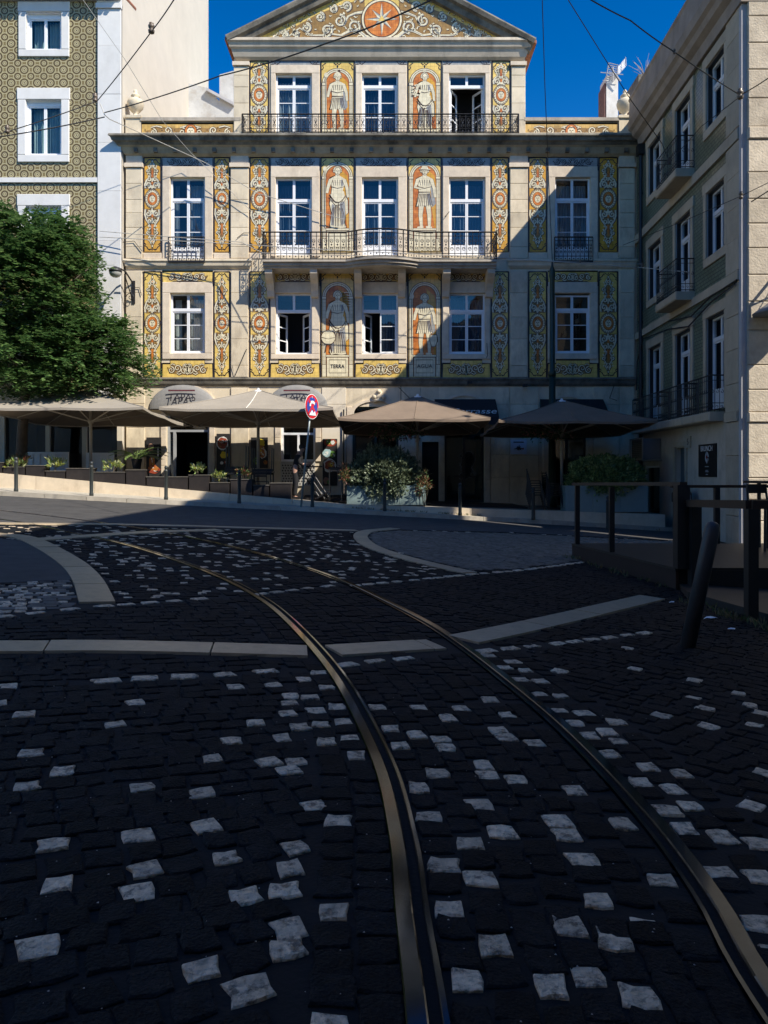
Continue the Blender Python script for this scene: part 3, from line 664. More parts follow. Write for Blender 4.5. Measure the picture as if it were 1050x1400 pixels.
# ---- cornices and string courses (profiled, weathered)
def cornice(name, px0, px1, prof, m, ends=True, fr=MAIN, conv=True):
    """prof: list of (y_px, projection m) from top to bottom"""
    mb = MB(); n = len(prof)
    A = [fr.p(U_(px0) - w if ends else U_(px0), V_(y), w) for y, w in prof]; B = [fr.p(U_(px1) + w if ends else U_(px1), V_(y), w) for y, w in prof]
    A0 = [fr.p(U_(px0) + .02, V_(y), -.05) for y, w in prof]; B0 = [fr.p(U_(px1) - .02, V_(y), -.05) for y, w in prof]
    for i in range(n - 1):
        mb.poly([A[i + 1], B[i + 1], B[i], A[i]]); mb.poly([A0[i + 1], A[i + 1], A[i], A0[i]]); mb.poly([B[i + 1], B0[i + 1], B0[i], B[i]])
    mb.poly([A[0], B[0], B0[0], A0[0]]); mb.poly([A0[-1], B0[-1], B[-1], A[-1]])
    return mb.build(name, m, house)
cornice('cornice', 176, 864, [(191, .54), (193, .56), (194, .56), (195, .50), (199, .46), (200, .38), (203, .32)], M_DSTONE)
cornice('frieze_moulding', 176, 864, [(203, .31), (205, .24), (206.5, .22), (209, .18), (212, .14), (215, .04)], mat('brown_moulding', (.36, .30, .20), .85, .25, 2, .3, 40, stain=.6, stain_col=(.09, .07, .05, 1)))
mb = MB(); mb.fbox(MAIN, U_(178), U_(862), V_(191), V_(189.6), -.3, .50); mb.build('cornice_ledge', M_STONE, house)
for k in range(26):
    x = 186 + k * 26.6
    mb = MB(); mb.fbox(MAIN, U_(x), U_(x + 5), V_(211.5), V_(206), .1, .27); mb.build('cornice_bracket', M_DSTONE, house)
cornice('attic_cornice', 325, 714, [(58, .34), (62, .36), (64, .30), (69, .26), (71, .2), (80, .12), (83, .03)], mat('cornice_stone', (0.50, 0.43, 0.33), .85, .2, 1.4, .4, 40, stain=.6, stain_col=(.10, .08, .06, 1)))
for x0, x1 in ((173, 343), (695, 867)): cornice('string_course', x0 + 3, x1 - 3, [(355, .14), (358, .16), (360, .12), (364, .10), (367.5, .03)], M_STONE)
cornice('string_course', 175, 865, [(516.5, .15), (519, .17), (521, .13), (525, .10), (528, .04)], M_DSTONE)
# ---- pediment
AP = (523, -42)
pl, pr = (337, 57), (703, 58)
tymp = panel_base(house, [pl, (AP[0], AP[1] + 14), pr], M_YEL2, 'tile_panel', .03)
a = Art(.03)
cx, cy = 522, 27.5
for sx in (-1, 1):
    a.fill([(cx + sx * x_, cy + y_) for x_, y_ in ((20, 26), (24, -28), (40, -24), (60, -18), (90, -6), (115, 8), (150, 24), (120, 27), (70, 27))], MID, 3)
    for (dx, dy, r, up) in ((38, 10, 9.5, 1), (57, 2, 8.5, -1), (75, 15, 8.5, 1), (84, -3, 6.5, -1), (103, 12, 7, -1), (118, 20, 5, 1), (132, 21, 4.6, -1), (146, 25, 3.2, 1), (48, -18, 7, 1), (66, -14, 5.5, -1), (30, -30, 6, 1)):
        a.scroll(spiral(cx + sx * dx, cy + dy, r, 1.5, math.pi / 2 * up, sx * up, 18), 3.2)
    a.scroll([(cx + sx * 4, cy + 27), (cx + sx * 22, cy + 24), (cx + sx * 34, cy + 14), (cx + sx * 44, cy + 16), (cx + sx * 56, cy + 22), (cx + sx * 70, cy + 20)], 6, taper=.35)
    a.scroll([(cx + sx * 66, cy + 8), (cx + sx * 80, cy + 22), (cx + sx * 96, cy + 22), (cx + sx * 112, cy + 12), (cx + sx * 128, cy + 24), (cx + sx * 150, cy + 27)], 3.0, taper=.4)
    a.scroll([(cx + sx * 24, cy - 10), (cx + sx * 36, cy - 8), (cx + sx * 46, cy - 4), (cx + sx * 52, cy + 8)], 4, taper=.4)
    rnd = random.Random(3)
    for i in range(90):
        t = rnd.uniform(0, 1); dx = 28 + 118 * t; hmax = 24 - .0 ; top = -(.52 * (166 - dx) - 37)
        yy = cy + rnd.uniform(max(-34, 30 - .53 * (176 - dx)), 26); L_ = rnd.uniform(2.5, 5.5); an = rnd.uniform(0, 6.28)
        a.scroll([(cx + sx * dx, yy), (cx + sx * (dx + L_ * .6 * math.cos(an)), yy + L_ * .6 * math.sin(an)), (cx + sx * (dx + L_ * math.cos(an + .5)), yy + L_ * math.sin(an + .5))], 2.0, taper=.3)
a.oval(cx, cy, 28.5, 28.5, SHD, 12, 40); a.oval(cx, cy, 27.3, 27.3, CRM, 14, 40); a.oval(cx, cy, 24.8, 24.8, SHD, 16, 40); a.oval(cx, cy, 23.6, 23.6, ORG, 18, 40)
for i in range(8):
    t = math.pi / 4 * i - math.pi / 2; L_ = 22.5 if i % 2 == 0 else 19
    tip = (cx + L_ * math.cos(t), cy + L_ * math.sin(t)); s1 = t + math.pi / 8; s2 = t - math.pi / 8
    a.fill([(cx, cy), (cx + 6.6 * math.cos(s2), cy + 6.6 * math.sin(s2)), tip], CRM, 21); a.fill([(cx, cy), tip, (cx + 6.6 * math.cos(s1), cy + 6.6 * math.sin(s1))], SHD, 21)
    a.fill([(cx, cy), tip, (cx + 5.4 * math.cos(s1), cy + 5.4 * math.sin(s1))], GRY, 22)
a.fill([(cx - 5, cy + 2.5), (cx, cy - 5), (cx + 5, cy + 2.5)], YL2, 24)
a.line([(pl[0] + 6, pl[1] - 1.5), (pr[0] - 6, pr[1] - 1.5)], 1.2, SHD, 6)
a.build(tymp)
mb = MB(); mb.prism([MAIN.p(U_(x), V_(y), 0) for x, y in ((320, 66), (718, 66), (AP[0], AP[1]))], -MAIN.N * 9.5); mb.build('roof_body', M_PLASTER, house)
M_TERRA = mat('terracotta_tiles', (.32, .13, .07), .85, .3, 6, .4, 30)
for k, (e, nm) in enumerate((((314, 62.5), 'raking_cornice'), ((727, 66.5), 'raking_cornice'))):
    d = Vector((AP[0] - e[0], AP[1] - e[1])); d.normalize(); n = Vector((d.y, -d.x)) * (1 if k else -1)
    if n.y > 0: n = -n
    mb = MB(); prof = [(0.0, -.02), (0.0, .22), (7, .26), (9, .38), (14, .42), (17, .36), (17, -.02)]
    E0 = [MAIN.p(U_(e[0] + n.x * (q - 9)), V_(e[1] + n.y * (q - 9)), w) for q, w in prof]; E1 = [MAIN.p(U_(AP[0]), V_(AP[1] + (q - 9) * n.y / (1 - n.x ** 2) ** .5 * 1.13), w) for q, w in prof]
    m_ = len(prof); mb.add(E0 + E1, [(i, (i + 1) % m_, (i + 1) % m_ + m_, i + m_) for i in range(m_)] + [tuple(range(m_))])
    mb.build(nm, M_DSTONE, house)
    mb = MB(); q0 = MAIN.p(U_(e[0] + n.x * 8.5), V_(e[1] + n.y * 4.5), .36); q1 = MAIN.p(U_(AP[0]), V_(AP[1] - 5), .36)
    mb.prism([q0, q1, q1 + Vector((0, 0, -.12)), q0 + Vector((0, 0, -.12))], (0, 10.2, 0)); mb.build('roof_slope', M_TERRA, house)

# ---- tile panels
for y0, y1, ym in ((215, 345, 272), (371, 517, 442)):
    for x0, x1 in ((196, 221), (292, 315), (341, 369), (671, 696), (722, 748), (818, 845)): candelabra(house, x0, x1, y0, y1, ym, M_YEL if y0 < 300 else M_YEL2)
for x0, x1 in ((341, 368), (672, 698)): candelabra(house, x0, x1, 83, 187, 130, M_YEL2)
niche(house, 438, 485, 215, 345, 222, dict(staff=1, seed=2), None, 30)
niche(house, 557, 604, 215, 345, 222, dict(kilt=1, hat=1, cross=1, seed=5), None, 30)
niche(house, 438, 485, 371, 517, 386, dict(globe=1, clouds=1, seed=8, drop=6), 'TERRA', 29)
niche(house, 557, 604, 371, 517, 386, dict(staff=1, vase=1, kilt=1, seed=9, drop=10), 'AGUA', 29)
niche(house, 438, 485, 83, 188, 94, dict(helmet=1, staff=1, kilt=1, seed=11), None, 8)
niche(house, 557, 604, 83, 188, 94, dict(flowers=1, seed=13), None, 8)
def lamb(x0, x1, y0, y1): return [(x0, y0), (x1, y0), (x1, y1), (x1 - 7, y1), (x1 - 11, y1 - 4), (x1 - 15, y1 - 5.5), (x0 + 15, y1 - 5.5), (x0 + 11, y1 - 4), (x0 + 7, y1), (x0, y1)]
def sillf(x0, x1, y0, y1): return [(x0, y0 + 5), (x0 + 11, y0 + 5), (x0 + 11, y0), (x1 - 11, y0), (x1 - 11, y0 + 5), (x1, y0 + 5), (x1, y1), (x0, y1)]
BAY = ((222, 291), (370, 437), (486, 556), (605, 670), (749, 817))
for x0, x1 in BAY:
    frieze(house, lamb(x0, x1, 215, 233), M_GRYT, x0 + 6, x1 - 6, 216, 228, hi=GRY, lo=BLK, n=3, wd=1.1)
    frieze(house, lamb(x0, x1, 371, 391), M_YEL2, x0 + 6, x1 - 6, 372, 386, n=3)
    frieze(house, sillf(x0, x1, 492, 517), M_YEL2, x0 + 6, x1 - 6, 495, 515, n=3)
for x0, x1 in ((370, 437), (486, 556), (605, 670)):
    pb = panel_base(house, rectpts(x0, 83, x1, 89), M_GRYT); a = Art(); a.line([(x0, 83.8), (x1, 83.8)], 1.3, BLK, 2)
    for sx, e in ((1, x0), (-1, x1)): a.scroll(spiral(e + sx * 6, 86.5, 3, 1.1, 0, sx), 1.0, 4, GRY, BLK); a.line([(e + sx * 14, 84), (e + sx * 10, 88), (e, 88.5)], 1.0, BLK, 3)
    a.build(pb)
# ---- windows with stone surrounds
def surround(x0, x1, y0, y1, fx0, fx1, fy0, fy1, w=.045, sill=True):
    for q in ((x0, fy0 - .2, fx0, fy1), (fx1, fy0 - .2, x1, fy1), (x0, y0, x1, fy0 - .3)) + (((x0, fy1 + .2, x1, y1),) if sill else ()):
        mb = MB(); mb.cbox(MAIN, U_(q[0] + .3), U_(q[2] - .3), V_(q[3]), V_(q[1]), -.02, w, .012); mb.build('surround_stone', M_STONE2, house)
for (x0, x1), (f0, f1) in zip((BAY[0], BAY[4]), ((233, 280), (759, 807))):
    surround(x0, x1, 228, 355, f0, f1, 243, 354, .045, False)
    surround(x0, x1, 386, 491, f0, f1, 401, 483)
for (x0, x1), (f0, f1) in zip(BAY[1:4], CW):
    surround(x0, x1, 228, 352, f0, f1, 243, 351, .045, False)
    surround(x0, x1, 386, 491, f0, f1, 401, 484)
    surround(x0, x1, 89.5, 190, f0, f1, 101, 190, .045, False)
def win(f0, f1, y0, y1, yt, rows, **k): return window(MAIN, house, U_(f0), U_(f1), V_(y1), V_(y0), V_(yt), rows, -.13, **k)
win(233, 280, 243, 358, 272, 3, cm=M_CURT, cspan=.3, kick=.5, label='tall window behind a small iron balconet, dark panes')
win(759, 807, 243, 358, 272, 3, cm=M_CURT, kick=.5)
win(233, 280, 401, 483, 423, 3, cm=mat('white_blind', (.62, .63, .58), .9, .05, 3), cspan=.45)
win(759, 807, 403, 483, 423, 3)
for i, (f0, f1) in enumerate(CW):
    win(f0, f1, 243, 349, 273, 3, cm=mat('navy_drape', (.05, .08, .13), .9, .2, 3), kick=.35)
    win(f0, f1, 401, 484, 425, 3, opened=((True, True), (True, False), (False, False))[i], label=('window with both leaves swung open', 'window with one leaf open', None)[i], cm=None if i == 0 else mat('navy_drape', (.05, .08, .13)))
    win(f0, f1, 101, 190, 117, 3, opened=((False, False), (False, False), (True, True))[i], kick=.25, cm=(M_CURT, mat('navy_drape', (.05, .08, .13)), None)[i], label=(None, None, 'attic window with both leaves swung open')[i])
# ---- parapets, pedestals, urns
M_PARA = mat('parapet_stone', (.40, .35, .28), .9, .25, 1.6, .4, 40, stain=.7, stain_col=(.06, .05, .04, 1))
for x0, x1 in ((193, 329), (717, 845)):
    mb = MB(); mb.fbox(MAIN, U_(x0), U_(x1), V_(192), V_(166), -.35, -.015); mb.build('parapet', M_PARA, house)
    mb = MB(); mb.fbox(MAIN, U_(x0 - .5), U_(x1 + .5), V_(166), V_(161.5), -.42, .07); mb.build('coping', M_PARA, house)
    pb = frieze(house, rectpts(x0 + 1, 169, x1 - 1, 191), M_YELW, x0 + 2, x1 - 2, 170, 190, n=3, wd=1.8); xc = (x0 + x1) / 2
    a = Art(.012); a.oval(xc, 180, 9, 10, SHD, 2, 18); a.oval(xc, 180, 8, 9.2, ORG, 4, 18); face(a, xc, 180, 1.2, 6); a.build(pb)
for x0, x1 in ((172, 193), (846, 868)):
    mb = MB(); mb.fbox(MAIN, U_(x0), U_(x1), V_(191.5), V_(162), -.5, .04); mb.fbox(MAIN, U_(x0 - 1), U_(x1 + 1), V_(162), V_(158.5), -.55, .09); mb.build('parapet_pedestal', M_STONE, house)
    c = MAIN.p(U_((x0 + x1) / 2), V_(158.5), -.23); u = .26
    mb = MB(); mb.lathe([(.16, 0), (.17, .05), (.09, .10), (.07, .18), (.16, .26), (.27, .40), (.30, .55), (.27, .66), (.13, .74), (.11, .78), (.17, .82), (.12, .88), (.05, .93), (.08, .99), (.03, 1.06)], c, 18); mb.build('urn_finial', M_STONE, house, True)
# ---- attic railing on the cornice
mb = MB(); yf = FY - .52; zb = V_(192.5) + .04
xa, xb = wp(331, 192, yf).x, wp(709, 192, yf).x; hR = wp(0, 156, yf).z - zb
railing_run(mb, lambda s, z: Vector((xa + s, yf, zb + z)), xb - xa, hR, .21)
for x in (xa, xb): railing_run(mb, lambda s, z, x=x: Vector((x, yf + s, zb + z)), .5, hR, .2)
mb.build('attic_railing', M_IRON, house)
# ---- long balcony with a bowed middle
bal_m = mat('balcony_stone', (.42, .37, .30), .85, .25, 1.6, .4, 40, stain=.65, stain_col=(.06, .05, .045, 1))
bz1, bz0 = 8.72, 8.46
bx0, bx1 = -4.25, 3.95
def front(x):                                        # projection of the slab at x
    t = (x + 0.05) / 1.25
    return .88 + (.42 * (1 - t * t) if abs(t) < 1 else 0)
nb = 48; xs = [bx0 + (bx1 - bx0) * i / nb for i in range(nb + 1)]
mb = MB()
for (za, zb_, o) in ((bz0, bz0 + .08, -.1), (bz0 + .08, bz1 - .07, -.03), (bz1 - .07, bz1, .05)):
    P = [(x, FY - front(x) - o, za) for x in xs] + [(bx1, FY + .02, za), (bx0, FY + .02, za)]
    mb.prism(list(reversed(P)), (0, 0, zb_ - za - .001))
bal = mb.build('balcony', bal_m, house)
mb = MB(); hR = wp(0, 317, FY - .85).z - bz1
arc = [0.0]
for i in range(nb): arc.append(arc[-1] + math.hypot(xs[i + 1] - xs[i], front(xs[i + 1]) - front(xs[i])))
def along(s, z):
    for i in range(nb):
        if s <= arc[i + 1] + 1e-6:
            t = (s - arc[i]) / (arc[i + 1] - arc[i]); x = xs[i] + (xs[i + 1] - xs[i]) * t; return Vector((x, FY - front(x) + .06, bz1 + z))
    return Vector((bx1, FY - front(bx1) + .06, bz1 + z))
railing_run(mb, along, arc[-1], hR, .21)
for x in (bx0, bx1): railing_run(mb, lambda s, z, x=x: Vector((x, FY - .82 + s, bz1 + z)), .8, hR, .2)
mb.build('balcony_railing', M_IRON, bal)
for px in (371, 431, 490, 549, 609, 668):
    mb = MB(); u = U_(px); d = .72
    prof = [(0, 8.46), (d, 8.46), (d, 8.30), (d * .8, 8.16), (d * .5, 8.02), (d * .3, 7.80), (d * .22, 7.6), (0, 7.55)]
    mb.prism([MAIN.p(u - .13, z, w) for w, z in prof], (.26, 0, 0)); mb.build('bracket', M_STONE2, bal)
# ---- two small balconets on the side windows
for f0, f1 in ((232, 281), (757, 809)):
    mb = MB(); railing_run(mb, lambda s, z, f0=f0: MAIN.p(U_(f0) + s, V_(360) + z, .16), U_(f1) - U_(f0), V_(326) - V_(360), .155)
    mb.fbox(MAIN, U_(f0), U_(f1), V_(360.5), V_(359), 0, .18); mb.build('balconet_railing', M_IRON, house)

# ---- ground floor
M_DOORD = mat('dark_green_door', (.02, .045, .04), .4, .2, 4)
for i, (x0, x1, y0, xc) in enumerate(GD):
    u0, u1 = U_(x0), U_(x1); v1 = V_(y0); v0 = (zt(xc) + .02) if xc is not None else V_(631)
    fm = [mat('grey_door_frame', (.32, .33, .33), .5), M_WHITEP, M_DOORD, M_BLACK, M_BLACK, M_BLACK][i]
    if i == 3:
        mb = MB(); mb.fbox(MAIN, u0, u1, v0, v1, -.25, -.2); o = mb.build('door', M_DARK, house); continue
    mb = MB(); bars(mb, MAIN, u0, u1, v0, v1, .08, -.22, -.12); mb.fbox(MAIN, u0 + .08, u1 - .08, v1 - .75, v1 - .67, -.21, -.13)
    uc = (u0 + u1) / 2
    if i in (1, 2, 4, 5): mb.fbox(MAIN, uc - .04, uc + .04, v0 + .08, v1 - .75, -.21, -.13)
    else: mb.fbox(MAIN, u0 + .2, u0 + .3, v0 + .08, v1 - .75, -.2, -.12)
    o = mb.build('shop_window' if i == 1 else 'door', fm, house)
    if i == 0: pane(MAIN, u0 + .08, u0 + .2, v0 + .08, v1 - .75, -.17, o)
    else:
        for a_, b_ in ((u0 + .08, uc - .04), (uc + .04, u1 - .08)): pane(MAIN, a_, b_, v0 + .08, v1 - .75, -.17, o)
    pane(MAIN, u0 + .08, u1 - .08, v1 - .67, v1 - .08, -.17, o)
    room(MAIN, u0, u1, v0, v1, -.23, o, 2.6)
    for (s0, s1) in ((x0 - 8, x0 - .4), (x1 + .4, x1 + 8)):
        n_ = 4; vs = [v0 + (v1 - v0) * k / n_ for k in range(n_ + 1)]; blocks(MAIN, U_(s0), U_(s1), vs, .05, house, M_STONE2)
# arches over the openings
for xc, hw, ytop, ysp in ((257, 40, 526, 560), (409, 38, 529, 562), (513, 34, 546, 566), (635, 36, 538, 562), (776, 34, 540, 562)):
    pts = [(xc - hw * math.cos(math.pi * i / 14), ysp - (ysp - ytop) * math.sin(math.pi * i / 14)) for i in range(15)]
    mb = MB()
    for i in range(14):
        (xa_, ya_), (xb_, yb_) = pts[i], pts[i + 1]; k = 0.86
        q = [(xa_, ya_), (xb_, yb_), (xc + (xb_ - xc) * k, ysp + (yb_ - ysp) * k), (xc + (xa_ - xc) * k, ysp + (ya_ - ysp) * k)]
        mb = MB(); mb.prism([MAIN.p(U_(x), V_(y), -.01) for x, y in reversed(q)], MAIN.N * .06); mb.build('arch_stone', M_STONE2, house)
mb = MB(); c = MAIN.p(U_(518), V_(541), .06)
mb.ball(c, .16, 10, 0, (1, .6, 1.25)); mb.ball(c + Vector((-.16, 0, -.05)), .1, 8); mb.ball(c + Vector((.16, 0, -.05)), .1, 8); mb.ball(c + Vector((0, -.06, .14)), .09, 8); mb.tube([c + Vector((-.2, 0, -.2)), c + Vector((0, -.05, -.16)), c + Vector((.2, 0, -.2))], .06, 6)
mb.build('carved_keystone', M_STONE, house, True)
# ashlar of the right half
for x0, x1 in ((671, 696), (697, 736), (722.5, 741), (811, 846), (847, 867)):
    if x0 == 722.5: continue
    ys = [690, 652, 622, 590, 553, 530]; vs = [V_(y) for y in ys]; blocks(MAIN, U_(x0), U_(x1), [zt(U_(x0)) - .1] + vs[1:], .035 if x0 != 697 else .06, house)
blocks(MAIN, U_(173), U_(198), [V_(y) for y in (660, 620, 585, 552, 530)], .04, house)
blocks(MAIN, U_(316), U_(340), [V_(y) for y in (672, 640, 610, 580, 552, 530)], .05, house)
blocks(MAIN, U_(440), U_(473), [V_(y) for y in (690, 655, 620, 585, 553, 530)], .03, house, M_PLASTER)
blocks(MAIN, U_(553), U_(575), [V_(y) for y in (690, 652, 620, 585, 553, 530)], .03, house)
mb = MB(); mb.fbox(MAIN, U_(384), U_(431), V_(664), V_(631), .0, .06); sp_ = mb.build('tiled_panel', mat('dull_white_tile', (.42, .41, .38), .5, .1, 6), house)
mb = MB()
for i in range(12):
    for j in range(8):
        x = 385.5 + 3.75 * i + (j % 2) * 1.2; y = 635 + 3.6 * j
        mb.prism([MAIN.p(U_(x + dx), V_(y + dy), .06) for dx, dy in ((0, 1.2), (1.2, 2.6), (2.6, 1.4), (1.2, 0))], MAIN.N * .004)
mb.build('tile_pattern', M_BLK, sp_)
# drainpipe, cables and boxes on the wall
mb = MB(); mb.tube([MAIN.p(U_(470), V_(y), .1) for y in (560, 640, 690)], .03, 6); mb.build('thin_pipe', M_IRON, house)
for pts in (((165, 333), (185, 331), (196, 345)), ((545, 530), (560, 545), (571, 552)), ((548, 528), (548, 560)), ((838, 528), (832, 545), (842, 548)), ((318, 500), (322, 515), (338, 478)), ((180, 395), (192, 394), (195, 405)), ((250, 381), (270, 370)), ((608, 298), (614, 291)), ((665, 470), (666, 487), (664, 490)), ((325, 327), (334, 320), (342, 320))):
    mb = MB(); mb.tube([MAIN.p(U_(x), V_(y), .13) for x, y in pts], .012, 4); mb.build('wall_cable', M_IRON, house)
for x, y in ((638, 522), (713, 526)):
    mb = MB(); mb.fbox(MAIN, U_(x), U_(x + 6), V_(y + 4), V_(y), .17, .35); mb.build('floodlight', M_IRON, house)
# ================================================================== ground
M_MORTAR = mat('sandy_joint_dirt', (.006, .0065, .007), .95, .4, 3, .4, 60)
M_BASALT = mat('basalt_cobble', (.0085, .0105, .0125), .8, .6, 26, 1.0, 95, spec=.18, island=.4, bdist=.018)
M_WCOB = mat('limestone_cobble', (.76, .60, .42), .42, .3, 30, 1.0, 38, stain=.85, stain_col=(.06, .05, .042, 1), stretch=(13, 13, 13), srange=(.5, .62), island=.2, bdist=.035)
M_GCOB = mat('grey_calcada', (.13, .112, .088), .8, .3, 9, .6, 50, island=.3)
M_SLAB = mat('granite_slab', (.46, .37, .25), .33, .14, 12, .25, 90, island=.1, stain=.6, stain_col=(.12, .10, .08, 1), stretch=(4, 4, 4))
M_ASPH = mat('asphalt', (.06, .057, .053), .9, .35, 3, .9, 110, stain=.7, stain_col=(.04, .04, .04, 1), stretch=(1, 1, 1))
M_RAIL = mat('rail_steel', (.045, .056, .076), .09, .25, 5, .0, 30, metal=1.0); M_GROOVE = mat('rail_groove_dirt', (.012, .011, .010), .9, .4, 20, .5, 80)
M_KERB = mat('kerb_stone', (.40, .36, .29), .85, .2, 3, .4, 50, island=.1, stain=.4)

def tiltz(X): return TILT * max(-30, min(30, X))
mb = MB(); gx = [-1500, -30, -20, -10, 0, 10, 20, 30, 1500]; gy = [-1500, -40, 0, 10, 20, 40, 80, 1500]
vs = [(x, y, tiltz(x) - .010) for y in gy for x in gx]; n = len(gx)
mb.add(vs, [(j * n + i, j * n + i + 1, (j + 1) * n + i + 1, (j + 1) * n + i) for j in range(len(gy) - 1) for i in range(n - 1)])
ground = mb.build('ground', M_MORTAR, None); tag(ground, 'sloping square paved with dark basalt cobbles set with white ones', kind='structure')

def catmull(P, step=.1):
    out = []
    for i in range(len(P) - 1):
        p0 = P[max(i - 1, 0)]; p1 = P[i]; p2 = P[i + 1]; p3 = P[min(i + 2, len(P) - 1)]
        n = max(2, int((p2 - p1).length / step))
        for k in range(n):
            t = k / n; out.append(.5 * ((2 * p1) + (p2 - p0) * t + (2 * p0 - 5 * p1 + 4 * p2 - p3) * t * t + (3 * p1 - p0 - 3 * p2 + p3) * t ** 3))
    out.append(P[-1]); return out
def g2(px, py): v = gp(px, py); return Vector((v.x, v.y))
LR = [Vector((.112, -1.5)), Vector((.112, .6)), Vector((.110, 1.3))] + [g2(*p) for p in ((586, 1395), (565, 1251), (551, 1140), (519, 1028), (458, 917), (395, 847), (353, 815), (300, 788), (233, 763), (167, 743), (100, 728), (33, 715), (0, 710), (-60, 702))]
RRl = [Vector((.93, -1.5)), Vector((.95, .6)), Vector((.975, 1.4))] + [g2(*p) for p in ((1031, 1337), (966, 1223), (878, 1108), (768, 994), (677, 918), (624, 878), (582, 851), (528, 823), (471, 796), (414, 775), (357, 758), (283, 740), (207, 725), (153, 717), (95, 709), (0, 698), (-60, 692))]
LR = catmull(LR); RRl = catmull(RRl)
def tang(P, i):
    d = P[min(i + 1, len(P) - 1)] - P[max(i - 1, 0)]; return d.normalized()
def sweep(name, P, prof, m, parent, mi):
    mb = MB(); n = len(prof); vs = []
    for i, p in enumerate(P):
        t = tang(P, i); nr = Vector((t.y, -t.x))
        for o, z in prof: q = p + nr * o; vs.append((q.x, q.y, gz(q.x) + z))
    mb.add(vs, [(i * n + k, i * n + k + 1, (i + 1) * n + k + 1, (i + 1) * n + k) for i in range(len(P) - 1) for k in range(n - 1)])
    mb.m = list(mi) * (len(P) - 1)
    return mb.build(name, [m, M_GROOVE], parent)
rail_prof = [(-.055, -.04), (-.055, .004), (-.051, .007), (-.005, .007), (0, .003), (.001, -.032), (.033, -.032), (.034, .003), (.036, .005), (.050, .005), (.052, -.04)]; rail_m = [0, 0, 0, 0, 1, 1, 1, 0, 0, 0]
track = thing('tram_track', 'pair of grooved steel tram rails curving away across the cobbles', 'tram track', (0, 0, 0))
sweep('rail', LR, rail_prof, M_RAIL, track, rail_m); sweep('rail', RRl, [(-o, z) for o, z in reversed(rail_prof)], M_RAIL, track, rail_m[::-1])

def nearest(P, q):
    best = min(range(len(P)), key=lambda i: (P[i] - q).length_squared); return best
def dpoly(q, P):
    b = 1e9
    for i in range(len(P) - 1):
        a, c = P[i], P[i + 1]; d = c - a; t = max(0, min(1, (q - a).dot(d) / d.length_squared)); b = min(b, (a + d * t - q).length_squared)
    return math.sqrt(b)
def inpoly(x, y, P):
    r = False; j = len(P) - 1
    for i in range(len(P)):
        if (P[i][1] > y) != (P[j][1] > y) and x < (P[j][0] - P[i][0]) * (y - P[i][1]) / (P[j][1] - P[i][1]) + P[i][0]: r = not r
        j = i
    return r
def interp(x, T):
    if x <= T[0][0]: return T[0][1]
    for i in range(len(T) - 1):
        if x <= T[i + 1][0]: return T[i][1] + (T[i + 1][1] - T[i][1]) * (x - T[i][0]) / (T[i + 1][0] - T[i][0])
    return T[-1][1]
# slab bands and kerb arcs
BANDS = [([(-420, 880), (-200, 882), (0, 884), (150, 884), (290, 887), (421, 891)], .30, .95), ([(455, 889.7), (530, 885), (597, 881)], .30, .8), ([(633, 874.5), (700, 861), (790, 841), (892, 817)], .30, .9),
         ([(-260, 722), (-100, 723), (0, 731), (33, 735), (67, 750), (100, 771), (120, 793), (133, 824)], .30, .55),
         ([(540, 722.5), (505, 726), (493, 732), (500, 742), (520, 752), (559, 764), (605, 775), (642, 783)], .28, .5),
         ([(-200, 708), (0, 715.5), (150, 717), (250, 719), (350, 722), (488, 725.5)], .26, .8), ([(40, 738.5), (120, 733), (207, 727.5), (300, 724.5)], .26, .8)]
def slabs(pts, wid, ln, parent, name='granite_slab', m=None, top=.008):
    P = catmull([g2(*p) for p in pts], .12); acc = 0; st = 0; cuts = [0]
    for i in range(len(P) - 1):
        acc += (P[i + 1] - P[i]).length
        if acc > ln * rr(.85, 1.15): cuts.append(i + 1); acc = 0
    if cuts[-1] != len(P) - 1: cuts.append(len(P) - 1)
    for a, b in zip(cuts[:-1], cuts[1:]):
        L_, R_ = [], []
        for i in range(a, b + 1):
            t = tang(P, i); nr = Vector((t.y, -t.x)); p = P[i] + (t * .006 if i == a else (-t * .006 if i == b else Vector((0, 0))))
            L_.append(p - nr * wid / 2); R_.append(p + nr * wid / 2)
        ring = L_ + R_[::-1]; z = top + rr(-.002, .004); mb = MB()
        mb.prism([(q.x, q.y, gz(q.x) - .04) for q in ring], (0, 0, .04 + z)); mb.build(name, m or M_SLAB, parent)
    return P
BP = [(slabs(p, w, l, ground), w) for p, w, l in BANDS]
ROWS = [[(125, 931), (200, 926), (300, 921), (402, 914)], [(462, 909), (530, 901), (616, 892)], [(655, 890), (740, 881), (820, 872), (905, 862)],
        [(-200, 868), (0, 843), (66, 835), (130, 829), (220, 822), (322, 814)], [(352, 812), (400, 806), (462, 799)], [(482, 800), (560, 793), (640, 785), (720, 778), (820, 765)]]
RP = [catmull([g2(*p) for p in r], .1) for r in ROWS]
ROAD = [(-400, 702), (-200, 709), (0, 716), (150, 718.5), (350, 724), (490, 727), (540, 724), (700, 727.5), (800, 733), (1100, 747)]
ISL = [(500, 729), (498, 735), (515, 746), (559, 759), (605, 770), (648, 780), (720, 775.5), (825, 762), (860, 752), (1100, 765), (1100, 749), (800, 734), (700, 729), (545, 725)]
LASP = [(-400, 725), (0, 736), (30, 739), (58, 750), (92, 775), (108, 792), (0, 797), (-400, 815)]
LCAL = [(-400, 815), (0, 798), (108, 793), (120, 826), (0, 840), (-400, 885)]
ROW2 = [(-200, 868), (0, 843), (130, 829), (322, 814), (462, 799), (640, 785), (820, 765), (1100, 745)]

